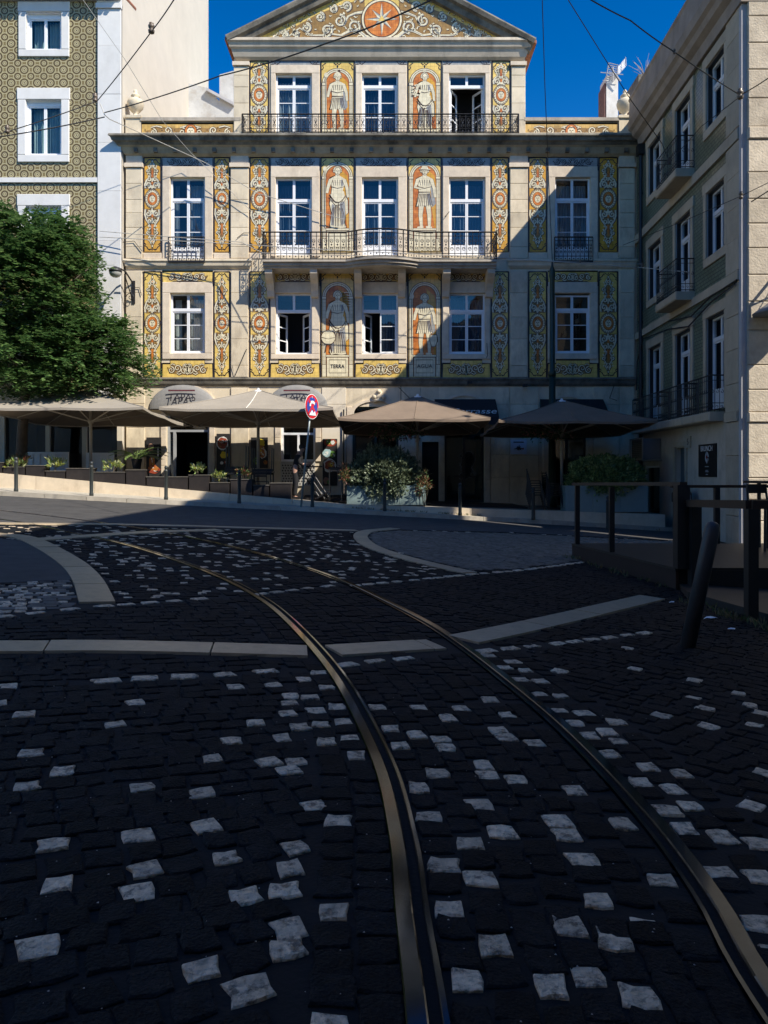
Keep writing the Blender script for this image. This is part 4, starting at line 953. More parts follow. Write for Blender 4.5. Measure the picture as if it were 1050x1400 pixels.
# ---- cobble meshes
def cob_geo(rng, hi, jj=1.0):
    n = 8 if hi else 4
    base = [(-.5, -.5), (0, -.5), (.5, -.5), (.5, 0), (.5, .5), (0, .5), (-.5, .5), (-.5, 0)] if hi else [(-.5, -.5), (.5, -.5), (.5, .5), (-.5, .5)]
    j = (.10 if hi else .085) * jj
    P = []
    for k, (x, y) in enumerate(base):
        cut = rng.uniform(-.03, .10) if (hi and k % 2 == 0) else 0
        P.append((x * (1 - cut) + rng.uniform(-j, j) * .8, y * (1 - cut) + rng.uniform(-j, j) * .8))
    vs = [(x, y, -.045) for x, y in P] + [(x * 1.0, y * 1.0, -.0045 + rng.uniform(-.002, .0015)) for x, y in P]
    ki = [rng.uniform(.84, .95) for _ in P]
    vs += [(x * k, y * k, rng.uniform(-.002, .002)) for (x, y), k in zip(P, ki)]
    fs = []
    for i in range(n):
        q = (i + 1) % n; fs += [(i, q, q + n, i + n), (i + n, q + n, q + 2 * n, i + 2 * n)]
    if hi:
        vs.append((rng.uniform(-.2, .2), rng.uniform(-.2, .2), rng.uniform(-.002, .003))); c = len(vs) - 1
        fs += [(2 * n + i, 2 * n + (i + 1) % n, c) for i in range(n)]
    else: fs.append((8, 9, 10, 11))
    return vs, fs
rng = random.Random(21)
HIW = [cob_geo(rng, True, 1.1) for _ in range(14)]; HI = [cob_geo(rng, True) for _ in range(14)]; LO = [cob_geo(rng, False) for _ in range(14)]
def mk_mesh(nm, geo, m):
    me = bpy.data.meshes.new(nm); me.from_pydata(geo[0], [], geo[1]); me.materials.append(m); me.update(); return me
ME_B = [mk_mesh('cobblestone', g, M_BASALT) for g in HI]; ME_W = [mk_mesh('white_cobblestone', g, M_WCOB) for g in HIW]
cells = []                                             # (center, rot, w, l, kind)
def visible(q, m=330):
    if q.y < 1.0: return False
    z = gz(q.x); x, y = topx((q.x, q.y, z)); return -m < x < 1050 + m and y < 1560 and (x, y)
def add_cell(q, rot, w, l, corridor=False):
    v = visible(q)
    if not v: return
    x, y = v
    if q.y > 20.5 or y < interp(x, ROAD): return
    if inpoly(x, y, LASP): return
    for P, w_ in BP:
        if q.y > 4 and dpoly(q, P) < w_ / 2 + .045: return
    for P in RP:
        if q.y > 3.5 and dpoly(q, P) < .085: return
    kind = 0
    if inpoly(x, y, ISL): kind = 2
    elif inpoly(x, y, LCAL): kind = 1 if R() < .55 else 2
    if kind == 0 and y < interp(x, ROW2) - 4 and R() < (.17 if x < 680 else .04): kind = 1
    if kind == 0 and y > 880 and R() < .004: kind = 1
    cells.append([q, rot, w * (.92 if kind == 1 else 1), l * (.92 if kind == 1 else 1), kind, corridor])
# corridor between and beside the rails
accL = [0.0]
for i in range(len(LR) - 1): accL.append(accL[-1] + (LR[i + 1] - LR[i]).length)
s = 0.0; i = 0; row = 0
while s < accL[-1] - .1:
    while accL[i + 1] < s: i += 1
    t = (s - accL[i]) / (accL[i + 1] - accL[i]); pl_ = LR[i].lerp(LR[i + 1], t); tg = tang(LR, i); nr = Vector((tg.y, -tg.x))
    k = nearest(RRl, pl_); pr_ = RRl[k]; tr_ = tang(RRl, k); nr2 = Vector((tr_.y, -tr_.x))
    rot = math.atan2(tg.y, tg.x) - math.pi / 2; rot2 = math.atan2(tr_.y, tr_.x) - math.pi / 2
    a = pl_ + nr * .056; b = pr_ - nr2 * .056; W = (b - a).length; nc = max(4, int(round(W / .117))); st = .117
    off = (row % 2) * .35
    for c in range(nc):
        f = (c + .5 + rr(-.06, .06)) / nc; q = a.lerp(b, f); add_cell(q + tg * (rr(-.012, .012) + (.05 if c % 2 else 0)), rot + (rot2 - rot) * f + rr(-.05, .05), W / nc * rr(.90, .99), st * rr(.90, .99), True)
    for c in range(2): add_cell(pl_ - nr * (.052 + .060 + c * .122) + tg * (rr(-.012, .012) + .06 * c), rot + rr(-.05, .05), .120 * rr(.92, 1), st * rr(.90, .99), True)
    for c in range(3): add_cell(pr_ + nr2 * (.052 + .060 + c * .122) + tr_ * (rr(-.012, .012) + .06 * (c % 2)), rot2 + rr(-.05, .05), .120 * rr(.92, 1), st * rr(.90, .99), True)
    s += .120; row += 1
# fields to either side
LRd = LR[::3]; RRd = RRl[::3]
def field(side, ang, cw, cl, x0, x1, y0, y1):
    ca, sa = math.cos(ang), math.sin(ang); n = int(36 / cw); m = int(44 / cl)
    rowoff = {j: rr(0, 1) for j in range(-m // 2, m // 2)}; vv_ = {}; acc = -m / 2 * cl
    for j in range(-m // 2, m // 2): vv_[j] = acc + .5 * cl; acc += cl
    for i in range(-n // 2, n // 2):
        for j in range(-m // 2, m // 2):
            u = (i + .5 + rowoff[j]) * cw + rr(-.014, .014); v = vv_[j] + .018 * math.sin(u * 3.1 + j) + rr(-.008, .008)
            warp = .10 * math.sin(u * .8 + v * .3)
            q = Vector((u * ca - v * sa, u * sa + v * ca + warp)) + Vector((0, 9))
            if not visible(q): continue
            k = nearest(LRd, q); t = tang(LRd, k); dl = (q - LRd[k]).dot(Vector((t.y, -t.x)))
            if side < 0:
                if dl > -.325: continue
            else:
                k = nearest(RRd, q); t = tang(RRd, k); dr = (q - RRd[k]).dot(Vector((t.y, -t.x)))
                if dr < .445: continue
            add_cell(q, ang + rr(-.11, .11), cw * rr(.82, 1.02), cl * rr(.88, 1.02))
field(-1, math.radians(24), .124, .110, 0, 0, 0, 0); field(1, math.radians(-36), .124, .110, 0, 0, 0, 0)
# hand-read positions of the white stones near the viewer
PICK = [(x / 2.625, 880 + y / 2.625) for x, y in ((60,155),(20,200),(45,250),(390,285),(530,213),(815,158),(890,280),(805,340),(727,420),(960,415),(485,495),(745,525),(135,385),(185,448),(110,508),(140,710),(425,690),(690,665),(545,790),(475,898),(840,920),(100,1090),(760,1165),(1040,1265))]
PICK += [(350 + x / 2.692, 880 + y / 2.692) for x, y in ((450,235),(592,220),(775,238),(710,278),(490,300),(595,322),(705,347),(840,300),(525,365),(705,392),(805,422),(825,470),(655,487),(585,537),(835,573),(615,640),(875,680),(785,748),(675,820),(850,880),(705,972),(900,1145),(785,1275),(885,200),(160,135),(245,170),(178,182),(110,145),(118,182),(195,232),(265,222),(125,220),(150,262),(215,297),(295,280),(150,300),(165,345),(235,350),(310,340),(335,402),(275,627),(45,428),(185,440),(190,480),(180,580),(190,735),(195,815),(190,912),(185,1030),(175,1155),(160,1290),(275,1340),(220,108))]
PICK += [(650 + x / 2.625, 880 + y / 2.625) for x, y in ((75,85),(170,92),(265,88),(25,42),(110,57),(140,122),(225,135),(195,172),(290,185),(75,193),(265,225),(370,238),(130,252),(325,275),(435,293),(560,292),(105,320),(400,340),(505,357),(225,350),(460,400),(580,422),(15,410),(25,458),(175,497),(535,480),(680,510),(720,478),(395,535),(35,558),(620,565),(765,600),(475,643),(705,660),(290,648),(65,660),(395,705),(880,705),(10,730),(1005,745),(315,765),(605,822),(835,790),(1000,840),(45,857),(430,915),(945,920),(330,1000),(575,988),(120,1120),(495,1092),(275,1225),(410,1225),(1040,1095),(670,1270),(570,87),(780,125),(920,172),(790,195),(975,210),(1025,245),(845,228),(690,253),(840,288),(1000,452),(1010,567),(545,18))]
near = [c for c in cells if c[0].y < 7]
for px, py in PICK:
    q = g2(px, py); pool = [c for c in near if not c[5]] if (px < 432 and py > 1035) else near
    c = min(pool, key=lambda c: (c[0] - q).length_squared); c[4] = 1
# single rows of white stones
for P in RP:
    acc = 0; last = 0
    for i in range(len(P) - 1):
        acc += (P[i + 1] - P[i]).length
        if acc >= .2:
            t = tang(P, i); cells.append([P[i] - t * .1, math.atan2(t.y, t.x), .2 * rr(.85, .97), .105 * rr(.85, 1), 1, False]); acc = 0
TB = Matrix.Rotation(-TILT, 4, 'Y')
def place(c, geo):
    q, rot, w, l, k, _ = c; w, l = (w * rr(.76, .94), l * rr(.76, .94)) if k == 1 else (w, l); M = Matrix.Translation((q.x, q.y, gz(q.x) + rr(-.003, .002))) @ TB @ Matrix.Rotation(rr(-.02, .02), 4, 'X') @ Matrix.Rotation(rot, 4, 'Z') @ Matrix.Diagonal((w, l, 1, 1)); return M
def inframe(c):
    x, y = topx((c[0].x, c[0].y, gz(c[0].x))); return -8 < x < 1058 and y < 1410
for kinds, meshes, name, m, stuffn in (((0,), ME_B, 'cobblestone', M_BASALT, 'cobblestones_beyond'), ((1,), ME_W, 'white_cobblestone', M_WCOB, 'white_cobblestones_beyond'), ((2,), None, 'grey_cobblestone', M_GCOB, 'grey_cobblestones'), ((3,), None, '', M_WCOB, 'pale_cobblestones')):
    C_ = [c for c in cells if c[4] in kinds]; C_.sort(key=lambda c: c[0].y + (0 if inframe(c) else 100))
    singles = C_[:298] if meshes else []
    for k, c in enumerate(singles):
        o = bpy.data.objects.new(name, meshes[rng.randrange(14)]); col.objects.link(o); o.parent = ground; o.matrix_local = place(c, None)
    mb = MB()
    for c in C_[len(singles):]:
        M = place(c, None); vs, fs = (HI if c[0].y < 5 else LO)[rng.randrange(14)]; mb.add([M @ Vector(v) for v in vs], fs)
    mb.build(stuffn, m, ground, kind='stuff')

# ---- asphalt street, patch, kerb, pavement
def sheet(name, pts, m, off, label):
    mb = MB(); mb.poly([(x, y, tiltz(x) + off) for x, y in pts]); o = mb.build(name, m); tag(o, label, kind='structure'); return o
r_near = [(-30, 9.5)] + [tuple(g2(*p)) for p in ROAD[1:]]
KERB = [(-30, 19.6), (-14, 21.05), (-8.3, 21.45), (-3, 22.3), (0, 22.75), (4, 23.3), (9.5, 23.45)]
sheet('street', r_near + [(14, 21), (14, 23.45)] + KERB[::-1], M_ASPH, .002, 'asphalt street running along the foot of the terrace')
la = [tuple(g2(*p)) for p in LASP]; sheet('asphalt_patch', la, M_ASPH, .001, 'grey asphalt patch inside the curved kerb')
pav = MB(); P0 = KERB + [(9.5, 23.5), (-30, 23.5)]
top = [(x, y + .12 if i < len(KERB) else y, tiltz(x) + .12) for i, (x, y) in enumerate(P0)]
pav.poly(top); pavement = pav.build('pavement', mat('pavement_calcada', (.44, .40, .32), .85, .25, 14, .7, 30)); tag(pavement, 'narrow pale pavement between street and terrace wall', kind='structure')
K2 = [Vector(k) for k in KERB]; 
for a, b in zip(K2[:-1], K2[1:]):
    L_ = (b - a).length; n = max(1, int(round(L_ / 1.1))); t = (b - a) / L_; nr = Vector((-t.y, t.x))
    for k in range(n):
        p = a + t * (L_ * k / n + .006); q = a + t * (L_ * (k + 1) / n - .006); z = .125 + rr(-.006, .006)
        mb = MB(); mb.prism([(v.x, v.y, tiltz(v.x) - .03) for v in (p, q, q + nr * .2, p + nr * .2)], (0, 0, .03 + z)); mb.build('kerbstone', M_KERB, pavement)
# ---- terrace
TX = [-30, -20, -14, -11, -8, -5, -2.8, -1.2, 2, 5, 8.6]; TY = 23.5
mb = MB()
for a, b in zip(TX[:-1], TX[1:]):
    mb.poly([(a, TY + .1, zt(a) - .004), (b, TY + .1, zt(b) - .004), (b, FY + .35, zt(b) - .004), (a, FY + .35, zt(a) - .004)])
mb.poly([(8.6, TY + .1, -1), (8.6, FY, -1), (8.6, FY, zt(8.6)), (8.6, TY + .1, zt(8.6))])
terrace = mb.build('terrace', mat('terrace_paving', (.26, .23, .19), .85, .2, 4, .4, 30)); tag(terrace, 'raised cafe terrace along the foot of the houses', kind='structure')
M_TW = mat('terrace_wall_stone', (.62, .52, .38), .85, .12, 3, .3, 40, island=.1, stain=.5, stain_col=(.28, .2, .12, 1), stretch=(1, 1, .5))
x = -20.0
while x < 8.55:
    w = min(rr(1.3, 2.3), 8.6 - x)
    if 8.6 - (x + w) < .5: w = 8.6 - x
    for c in (-2.8, -1.2):
        if x < c - .2 and x + w > c: w = c - x
    xa, xb = x + .006, x + w - .006; mb = MB(); e = .012
    b0 = min(tiltz(xa), tiltz(xb)) - .05
    f = [(xa, TY, b0), (xb, TY, b0), (xb, TY, zt(xb) + .004), (xa, TY, zt(xa) + .004)]
    mb.prism(f, (0, .28, 0)); mb.build('stone_block', M_TW, terrace); x += w
# ---- boardwalk strips in front of the right-hand doors
mb = MB(); 
for k in range(7):
    mb = MB(); y0 = 24.6 + k * .42
    mb.prism([(x, y0, zt(x) + .0) for x in (1.4, 4.6)] + [(4.6, y0, zt(4.6) + .05), (1.4, y0, zt(1.4) + .05)], (0, .40, 0)); mb.build('plank', M_DWOOD, terrace)
# ---- litter by the leaning bollard
for px, py, s_ in ((572, 0, 0),):
    pass
for px, py, s_, lab in ((972, 849, .09, 'crumpled white paper beside the foot of the leaning bollard'), (918, 825, .05, 'flat scrap of white paper at the corner of the timber deck'), (999, 862, .05, 'small torn white scrap in the grass by the deck')):
    g = gp(px, py, .01); mb = MB(); n = 7; pts = [g + Vector((s_ * rr(.5, 1) * math.cos(k * .9), s_ * rr(.4, .8) * math.sin(k * .9), rr(.005, s_ * .5))) for k in range(n)]
    for k in range(n): mb.poly([pts[k], pts[(k + 1) % n], g + Vector((0, 0, s_ * .55))])
    tag(mb.build('litter', M_WHITEP), lab, 'litter')

mb = MB(); rg = random.Random(5)
for k in range(420):                                   # chips and grit caught between the setts
    Yg = 1.5 + 6 * rg.random() ** 1.6; Xg = rg.uniform(-.55, .6) * Yg; q = Vector((Xg, Yg, gz(Xg) + .002)); e = rg.uniform(.0012, .0042)
    mb.add([q + Vector((-e, -e * .6, 0)), q + Vector((e, -e, 0)), q + Vector((e * .3, e, 0)), q + Vector((0, 0, e * .5))], [(0, 1, 3), (1, 2, 3), (2, 0, 3)])
mb.build('grit', mat('pale_grit', (.5, .45, .38), .9, .3, 40), ground, kind='stuff')
# ================================================================== left neighbour (olive tiles)
YL = 27.62; SL = YL / F
LEFT = Fr((0, YL, 0), (1, 0, 0), (0, -1, 0))
def UL(px): return (px - CX) * SL
def VL(py): return EYE + (HY - py) * SL
lb = thing('olive_tiled_building', 'tall building with olive patterned tiles, white window surrounds and bare cream side wall', 'building', (UL(60), YL, 0))
WL = []
for x0 in (36, -92, -220):
    WL += [(x0 + 1, x0 + 48, 17, 68), (x0, x0 + 48, 137, 212), (x0, x0 + 48, 282, 352), (x0, x0 + 48, 420, 500)]
GH = [(6, 62, 566, 690), (68, 112, 566, 690), (118, 160, 566, 690), (-120, -8, 566, 690)]
hl = [(UL(a), UL(b), VL(d), VL(c)) for a, b, c, d in WL] + [(UL(a), UL(b), zt(UL(b)) + .02, VL(c)) for a, b, c, d in GH]
mb = MB(); wall_holes(mb, LEFT, UL(-330), UL(134), VL(540), VL(-4), [h for h in hl if h[2] > VL(540)], 0, .28, 0, 1); mb.build('tiled_wall', [M_LTILE, M_WHITEP], lb)
mb = MB(); wall_holes(mb, LEFT, UL(-330), UL(167), -1.0, VL(540), [h for h in hl if h[3] < VL(540)], 0, .3); mb.build('ground_floor_wall', M_PLASTER, lb)
M_WST = mat('white_stone', (.66, .65, .62), .8, .06, 2, .2, 50, stain=.25, stain_col=(.4, .37, .32, 1), island=.05)
M_SIDE = mat('cream_render', (.55, .50, .41), .92, .06, .8, .25, 14, stain=.3, stain_col=(.58, .52, .44, 1), stretch=(1, .5, .5))
ys = [540, 470, 400, 330, 262, 196, 130, 64, 14]
blocks(LEFT, UL(134.5), UL(166), [VL(y) for y in ys], .08, lb, M_WST, .006, -.05, .002)
mb = MB(); mb.fbox(LEFT, UL(132.5), UL(167), VL(13.5), VL(7), -.05, .14); mb.fbox(LEFT, UL(133), UL(166.5), VL(7), VL(-4), -.05, .06); mb.build('capital', M_WST, lb)
mb = MB(); mb.fbox(LEFT, UL(-330), UL(134), VL(250), VL(243.5), -.02, .07); mb.build('string_course', M_WST, lb)
mb = MB(); mb.fbox(LEFT, UL(-330), UL(133.6), VL(540), VL(-4), -.01, .02) if False else None
mb.tube([LEFT.p(UL(134), VL(540), .02), LEFT.p(UL(134), VL(2), .02)], .02, 4); mb.build('dark_joint', M_BLACK, lb)
xS = UL(167)
mb = MB(); mb.poly([(xS, YL, -1), (xS, 41.2, -1), (xS, 41.2, 27.6), (xS, YL, 20.2)]); mb.poly([(xS, 41.2, -1), (UL(-330), 41.2, -1), (UL(-330), 41.2, 27.6), (xS, 41.2, 27.6)])
mb.poly([(UL(-330), YL, -1), (UL(-330), 41.2, -1), (UL(-330), 41.2, 27.6), (UL(-330), YL, 20.2)]); mb.build('side_wall', M_SIDE, lb)
mb = MB(); e = UL(-335); mb.prism([(e, YL - .42, VL(-3)), (e, 41.4, 27.5), (e, 41.4, 27.7), (e, YL - .42, VL(-3) + .12)], (xS + .02 - e, 0, 0)); mb.build('roof', M_TERRA, lb)
mb = MB(); k = 0
while True:
    u = UL(-330) + k * .21
    if u > xS: break
    mb.tube([(u, YL - .50, VL(-3) + .03), (u, YL + 1.5, VL(-3) + .5)], .075, 8); k += 1
mb.build('eave_tiles', M_TERRA, lb)
mb = MB(); mb.fbox(LEFT, UL(-330), UL(166), VL(2), VL(-4), -.05, .2); mb.build('eave_cornice', M_GPLASTER, lb)
for i, (a, b, c, d) in enumerate(WL):
    u0, u1, v0, v1 = UL(a), UL(b), VL(d), VL(c)
    for q in ((a - 11, c, a - .4, d), (b + .4, c, b + 11, d), (a - 12, c - 16 if i % 4 else c - 14, b + 12, c - .4), (a - 11, d + .4, b + 11, d + 10)):
        mb = MB(); mb.cbox(LEFT, UL(q[0]), UL(q[2]), VL(q[3]), VL(q[1]), -.02, .06, .012); mb.build('surround_stone', M_WST, lb)
    window(LEFT, lb, u0, u1, v0, v1, v1 - .12, 1, -.14, cm=M_CURTG, depth=1.2)
for i, (a, b, c, d) in enumerate(GH):
    u0, u1, v0, v1 = UL(a), UL(b), zt(UL(b)) + .02, VL(c)
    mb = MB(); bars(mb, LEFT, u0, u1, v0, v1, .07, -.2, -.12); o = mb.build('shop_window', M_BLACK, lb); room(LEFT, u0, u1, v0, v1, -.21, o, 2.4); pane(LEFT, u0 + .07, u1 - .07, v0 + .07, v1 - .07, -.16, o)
# ================================================================== right neighbour (green tiles)
RS = .038
def rY(px): return 8486.0 / (px - 565.0)
RN = math.sqrt(1 + RS * RS)
RIGHT = Fr((8.074, 0, 0), (-RS, -1, 0), (-1, RS, 0))
def ur(Y): return -Y * RN
rb = thing('green_tiled_building', 'four-storey building with green tiles, iron balconies and stone corner', 'building', (8.8, 18.8, 0))
YN, YF = 18.8, 27.75
cols = ((19.87, 21.1), (22.3, 23.6), (24.96, 26.3)); 
RW = []
for k, (a, b) in enumerate(cols):
    RW.append((a, b, 10.05 if k == 1 else 10.68, 12.38, 3, k)); RW.append((a, b, 6.5 if k == 1 else 7.15, 8.93, 2, k)); RW.append((a, b, 2.95, 5.5, 1, k))
hr = [(ur(b), ur(a), c, d) for a, b, c, d, _, _ in RW]
mb = MB(); wall_holes(mb, RIGHT, ur(YF), ur(19.72), 2.8, 13.0, hr, 0, .26, 0, 1); mb.build('tiled_wall', [M_GTILE, M_GPLASTER], rb)
gd = [(ur(23.62), ur(22.75), -.2, 2.02), (ur(26.9), ur(25.2), -.2, 1.5)]
M_GRW = mat('grey_white_render', (.46, .41, .33), .9, .15, 1.2, .25, 30, stain=.55, stain_col=(.14, .12, .10, 1), stretch=(1, 1, .5))
mb = MB(); wall_holes(mb, RIGHT, ur(YF), ur(19.72), -1.0, 2.8, gd, 0, .26); mb.build('ground_floor_wall', M_GRW, rb)
M_RST = mat('ochre_limestone', (.42, .36, .27), .88, .15, 2, .5, 28, stain=.5, stain_col=(.17, .13, .09, 1), island=.1)
M_RST2 = mat('grey_limestone', (.43, .37, .27), .88, .12, 2, .4, 35, stain=.4, stain_col=(.16, .13, .10, 1), island=.08)
vs = [-.8, .2, .95, 1.7, 2.55]; blocks(RIGHT, ur(19.74), ur(18.95), vs, .06, rb, M_RST, .015, -.3)
vs = [2.8, 3.5, 4.35, 5.2, 6.0]; blocks(RIGHT, ur(19.74), ur(18.95), vs, .06, rb, M_RST2, .012, -.3)
for v0_, v1_ in ((6.3, 9.5), (9.85, 12.9)): blocks(RIGHT, ur(19.74), ur(18.95), [v0_ + (v1_ - v0_) * k / 4 for k in range(5)], .05, rb, M_RST2, .006, -.3, .002)
xC = 8.074 + RS * YN
FRT = Fr((0, YN, 0), (1, 0, 0), (0, -1, 0))
M_RUST = mat('rough_pale_ashlar', (.50, .43, .33), .92, .18, 3, .7, 22, stain=.7, stain_col=(.32, .26, .19, 1), island=.14, bdist=.02, stretch=(1, 1, 1))
mb = MB(); mb.fbox(RIGHT, ur(18.95), ur(18.80), -1, 13, -.4, .045); mb.build('corner_strip', M_GPLASTER, rb)
mb = MB(); mb.poly([(xC + .05, YN, -1), (xC + 9, YN, -1), (xC + 9, YN, 14.3), (xC + .05, YN, 14.3)]); mb.build('front_wall', M_PLASTER, rb)
vv = [-.8, .1, .62, 1.15, 1.75, 2.5]; courses = vv + [2.75, 3.3, 3.9, 4.75, 5.45, 6.1, 6.75, 7.35, 7.95, 8.6, 9.4, 9.7, 10.4, 11.1, 11.75, 12.4, 13.1]
for i in range(len(courses) - 1):
    a, b = courses[i], courses[i + 1]; e0 = xC + .07; cut = e0 + (.55 if i % 2 else .95)
    for p, q in ((e0, cut), (cut, cut + .9), (cut + .9, cut + 1.9)):
        mb = MB(); big = abs(b - a - .3) < .06
        mb.cbox(FRT, p + .006, q - .006, a + .006, b - .006, -.02, .09 if not big else .13, .02); mb.build('stone_block', M_RUST, rb)
# body
mb = MB(); x1 = 18.0
mb.poly([(x1, YN, -1), (x1, 40, -1), (x1, 40, 14.3), (x1, YN, 14.3)]); mb.poly([(9.2, 40, -1), (x1, 40, -1), (x1, 40, 14.3), (9.2, 40, 14.3)])
mb.poly([(xC, YN, 14.28), (x1, YN, 14.28), (x1, 40, 14.28), (8.074 + RS * YF, YF, 14.28)]); mb.poly([(9.14, YF, 13), (9.14, 40, 13), (9.14, 40, 14.3), (9.14, YF, 14.3)]); mb.build('rear_walls', M_PLASTER, rb)
mb = MB(); prof = [(12.75, .02), (12.75, .10), (13.05, .14), (13.15, .30), (13.3, .36), (13.38, .46), (13.62, .50), (13.7, .44), (14.35, .42), (14.42, .46), (14.5, .44), (14.5, -.3)]
A = [RIGHT.p(ur(27.2), z, w) for z, w in prof]; B = [RIGHT.p(ur(YN) + w, z, w) for z, w in prof]; D = [Vector((x1, YN - w, z)) for z, w in prof]; n = len(prof)
mb.add(A + B + D, [(i, i + n, i + n + 1, i + 1) for i in range(n - 1)] + [(i + n, i + 2 * n, i + 2 * n + 1, i + n + 1) for i in range(n - 1)] + [tuple(range(n))])
mb.build('cornice', mat('brown_cornice', (.30, .25, .20), .85, .2, 1.4, .3, 40, stain=.5, stain_col=(.1, .08, .06, 1)), rb)
for z0, z1 in ((6.05, 6.28), (9.52, 9.8)):
    mb = MB(); mb.fbox(RIGHT, ur(YF), ur(18.96), z0, z1, -.02, .075); mb.build('string_course', M_RST2, rb)
mb = MB(); mb.fbox(RIGHT, ur(19.74), ur(18.96), 2.56, 2.8, -.02, .1); mb.build('string_course', M_RST2, rb)
M_RWF = mat('grey_white_frame', (.62, .66, .68), .5, .04, 4)
for a, b, c, d, fl, k in RW:
    u0, u1 = ur(b), ur(a); t = .2
    for q in ((u0 - t, u0 - .003, c, d), (u1 + .003, u1 + t, c, d), (u0 - t - .05, u1 + t + .05, d + .003, d + .3)) + (((u0 - t, u1 + t, c - .24, c - .003),) if c > 7 and k != 1 else ()):
        mb = MB(); mb.cbox(RIGHT, q[0], q[1], q[2], q[3], -.02, .05, .01); mb.build('surround_stone', M_RST2, rb)
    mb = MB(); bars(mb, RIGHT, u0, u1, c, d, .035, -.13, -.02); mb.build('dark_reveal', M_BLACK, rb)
    window(RIGHT, rb, u0 + .036, u1 - .036, c + .036, d - .036, d - .62, 1, -.16, frame_m=M_RWF, cm=M_CURT if (k + fl) % 2 else None, kick=.5 if (k == 1 or fl == 1) else 0, depth=1.1)
def rbalcony(Ya, Yb, z, pr=.42, h=.95, label=None):
    u0, u1 = ur(Yb), ur(Ya); mb = MB(); mb.cbox(RIGHT, u0, u1, z - .24, z, -.02, pr, .03); o = mb.build('balcony', M_RST2, rb)
    mb = MB(); w = pr - .05
    railing_run(mb, lambda s, zz: RIGHT.p(u0 + .04 + s, z + zz, w), u1 - u0 - .08, h, .13, .011, False)
    for uu in (u0 + .04, u1 - .04): railing_run(mb, lambda s, zz, uu=uu: RIGHT.p(uu, z + zz, s), w, h, .13, .011, False)
    mb.build('balcony_railing', M_IRON, o)
rbalcony(22.05, 23.9, 10.02, .55); rbalcony(22.05, 23.9, 6.48, .55)
rbalcony(19.9, 21.85, 2.86); rbalcony(21.9, 24.2, 2.86); rbalcony(24.25, 27.0, 2.86)
# door, number plate, lower shop window
mb = MB(); u0, u1 = gd[0][0], gd[0][1]; mb.fbox(RIGHT, u0, u1, -.6, 2.02, -.2, -.14); dr = mb.build('door', mat('blue_grey_door', (.06, .09, .11), .5), rb)
mb = MB(); bars(mb, RIGHT, u0 - .14, u1 + .14, -.7, 2.2, .14, -.02, .05); mb.build('door_surround', M_RST2, rb)
mb = MB(); mb.fbox(RIGHT, ur(22.62), ur(22.3), 2.0, 2.34, .0, .05); npl = mb.build('number_plate', M_RST2, rb)
text_mesh('lettering', '5', .26, M_BLK, npl, RIGHT.p(ur(22.46), 2.17, .055), RIGHT.U, RIGHT.N)
mb = MB(); u0, u1 = gd[1][0], gd[1][1]; bars(mb, RIGHT, u0, u1, -.2, 1.5, .06, -.16, -.06); sw = mb.build('shop_window', M_RWF, rb); pane(RIGHT, u0 + .06, u1 - .06, -.14, 1.44, -.1, sw); room(RIGHT, u0, u1, -.2, 1.5, -.17, sw, 1.0)
# drainpipe, cables
mb = MB(); mb.tube([RIGHT.p(ur(26.95), z, .10) for z in (12.5, 8, 4, .0)], .07, 8)
for z in (11, 8.6, 6.5, 4.2, 2.2): mb.tube([RIGHT.p(ur(26.95), z, .10), RIGHT.p(ur(26.95), z + .08, .10)], .085, 8)
mb.fbox(RIGHT, ur(27.1), ur(26.8), 12.4, 12.75, .0, .22); mb.build('drainpipe', M_BLACK, rb)
for pts in (((19.0, 5.95), (20.4, 5.85), (22.2, 5.5), (24.0, 5.75), (26.6, 5.9), (27.3, 5.2), (27.4, 4.2)), ((18.9, 6.02), (20.6, 5.98), (22, 5.75), (24, 6.0))):
    mb = MB(); mb.tube([RIGHT.p(ur(Y), z, .12) for Y, z in pts], .022, 5); mb.build('wall_cable', M_IRON, rb)
# ================================================================== air conditioner, black board, bin by the right-hand wall
ac = thing('air_conditioner', 'boxy air conditioner in a metal cage under the long balcony', 'air conditioner', RIGHT.p(ur(25.7), 1.72, .3))
mb = MB(); mb.fbox(RIGHT, ur(26.35), ur(25.0), 1.72, 2.38, .02, .58); mb.build('casing', mat('ac_grey', (.16, .16, .16), .6), ac)
mb = MB()
for k in range(9): mb.fbox(RIGHT, ur(26.3), ur(25.05), 1.78 + k * .062, 1.80 + k * .062, .58, .60)
mb.build('grille', M_BLACK, ac)
mb = MB(); bars(mb, RIGHT, ur(26.4), ur(24.95), 1.68, 2.42, .05, .6, .64); 
for Yc in (26.38, 24.97): mb.fbox(RIGHT, ur(Yc) - .02, ur(Yc) + .02, 1.66, 1.70, .0, .62)
mb.build('cage_frame', mat('tan_frame', (.30, .26, .20), .6), ac)
bd = thing('menu_board', 'black menu board with white lettering on the grey wall of the green tiled building', 'sign', RIGHT.p(ur(21.05), 1.18, .02))
mb = MB(); mb.fbox(RIGHT, ur(21.68), ur(20.42), 1.16, 2.06, .0, .03); mb.build('board', M_BLACK, bd)
M_CHALK = mat('chalk_white', (.6, .6, .58), .9, .1, 20)
text_mesh('lettering', 'BRUNCH', .21, M_CHALK, bd, RIGHT.p(ur(21.08), 1.93, .034), RIGHT.U, RIGHT.N)
text_mesh('lettering', 'ALL WEEK', .085, M_CHALK, bd, RIGHT.p(ur(21.05), 1.44, .034), RIGHT.U, RIGHT.N) if False else None
mb = MB(); c0 = RIGHT.p(ur(21.05), 1.70, .034)
for k, rad in enumerate((.14, .10)): mb.tube([c0 + RIGHT.U * rad * math.cos(t * .4) * .8 + Vector((0, 0, rad * math.sin(t * .4))) for t in range(16)], .006, 4)
mb.tube([c0 + Vector((0, 0, .16)), c0 + Vector((0, 0, -.18))], .006, 4)
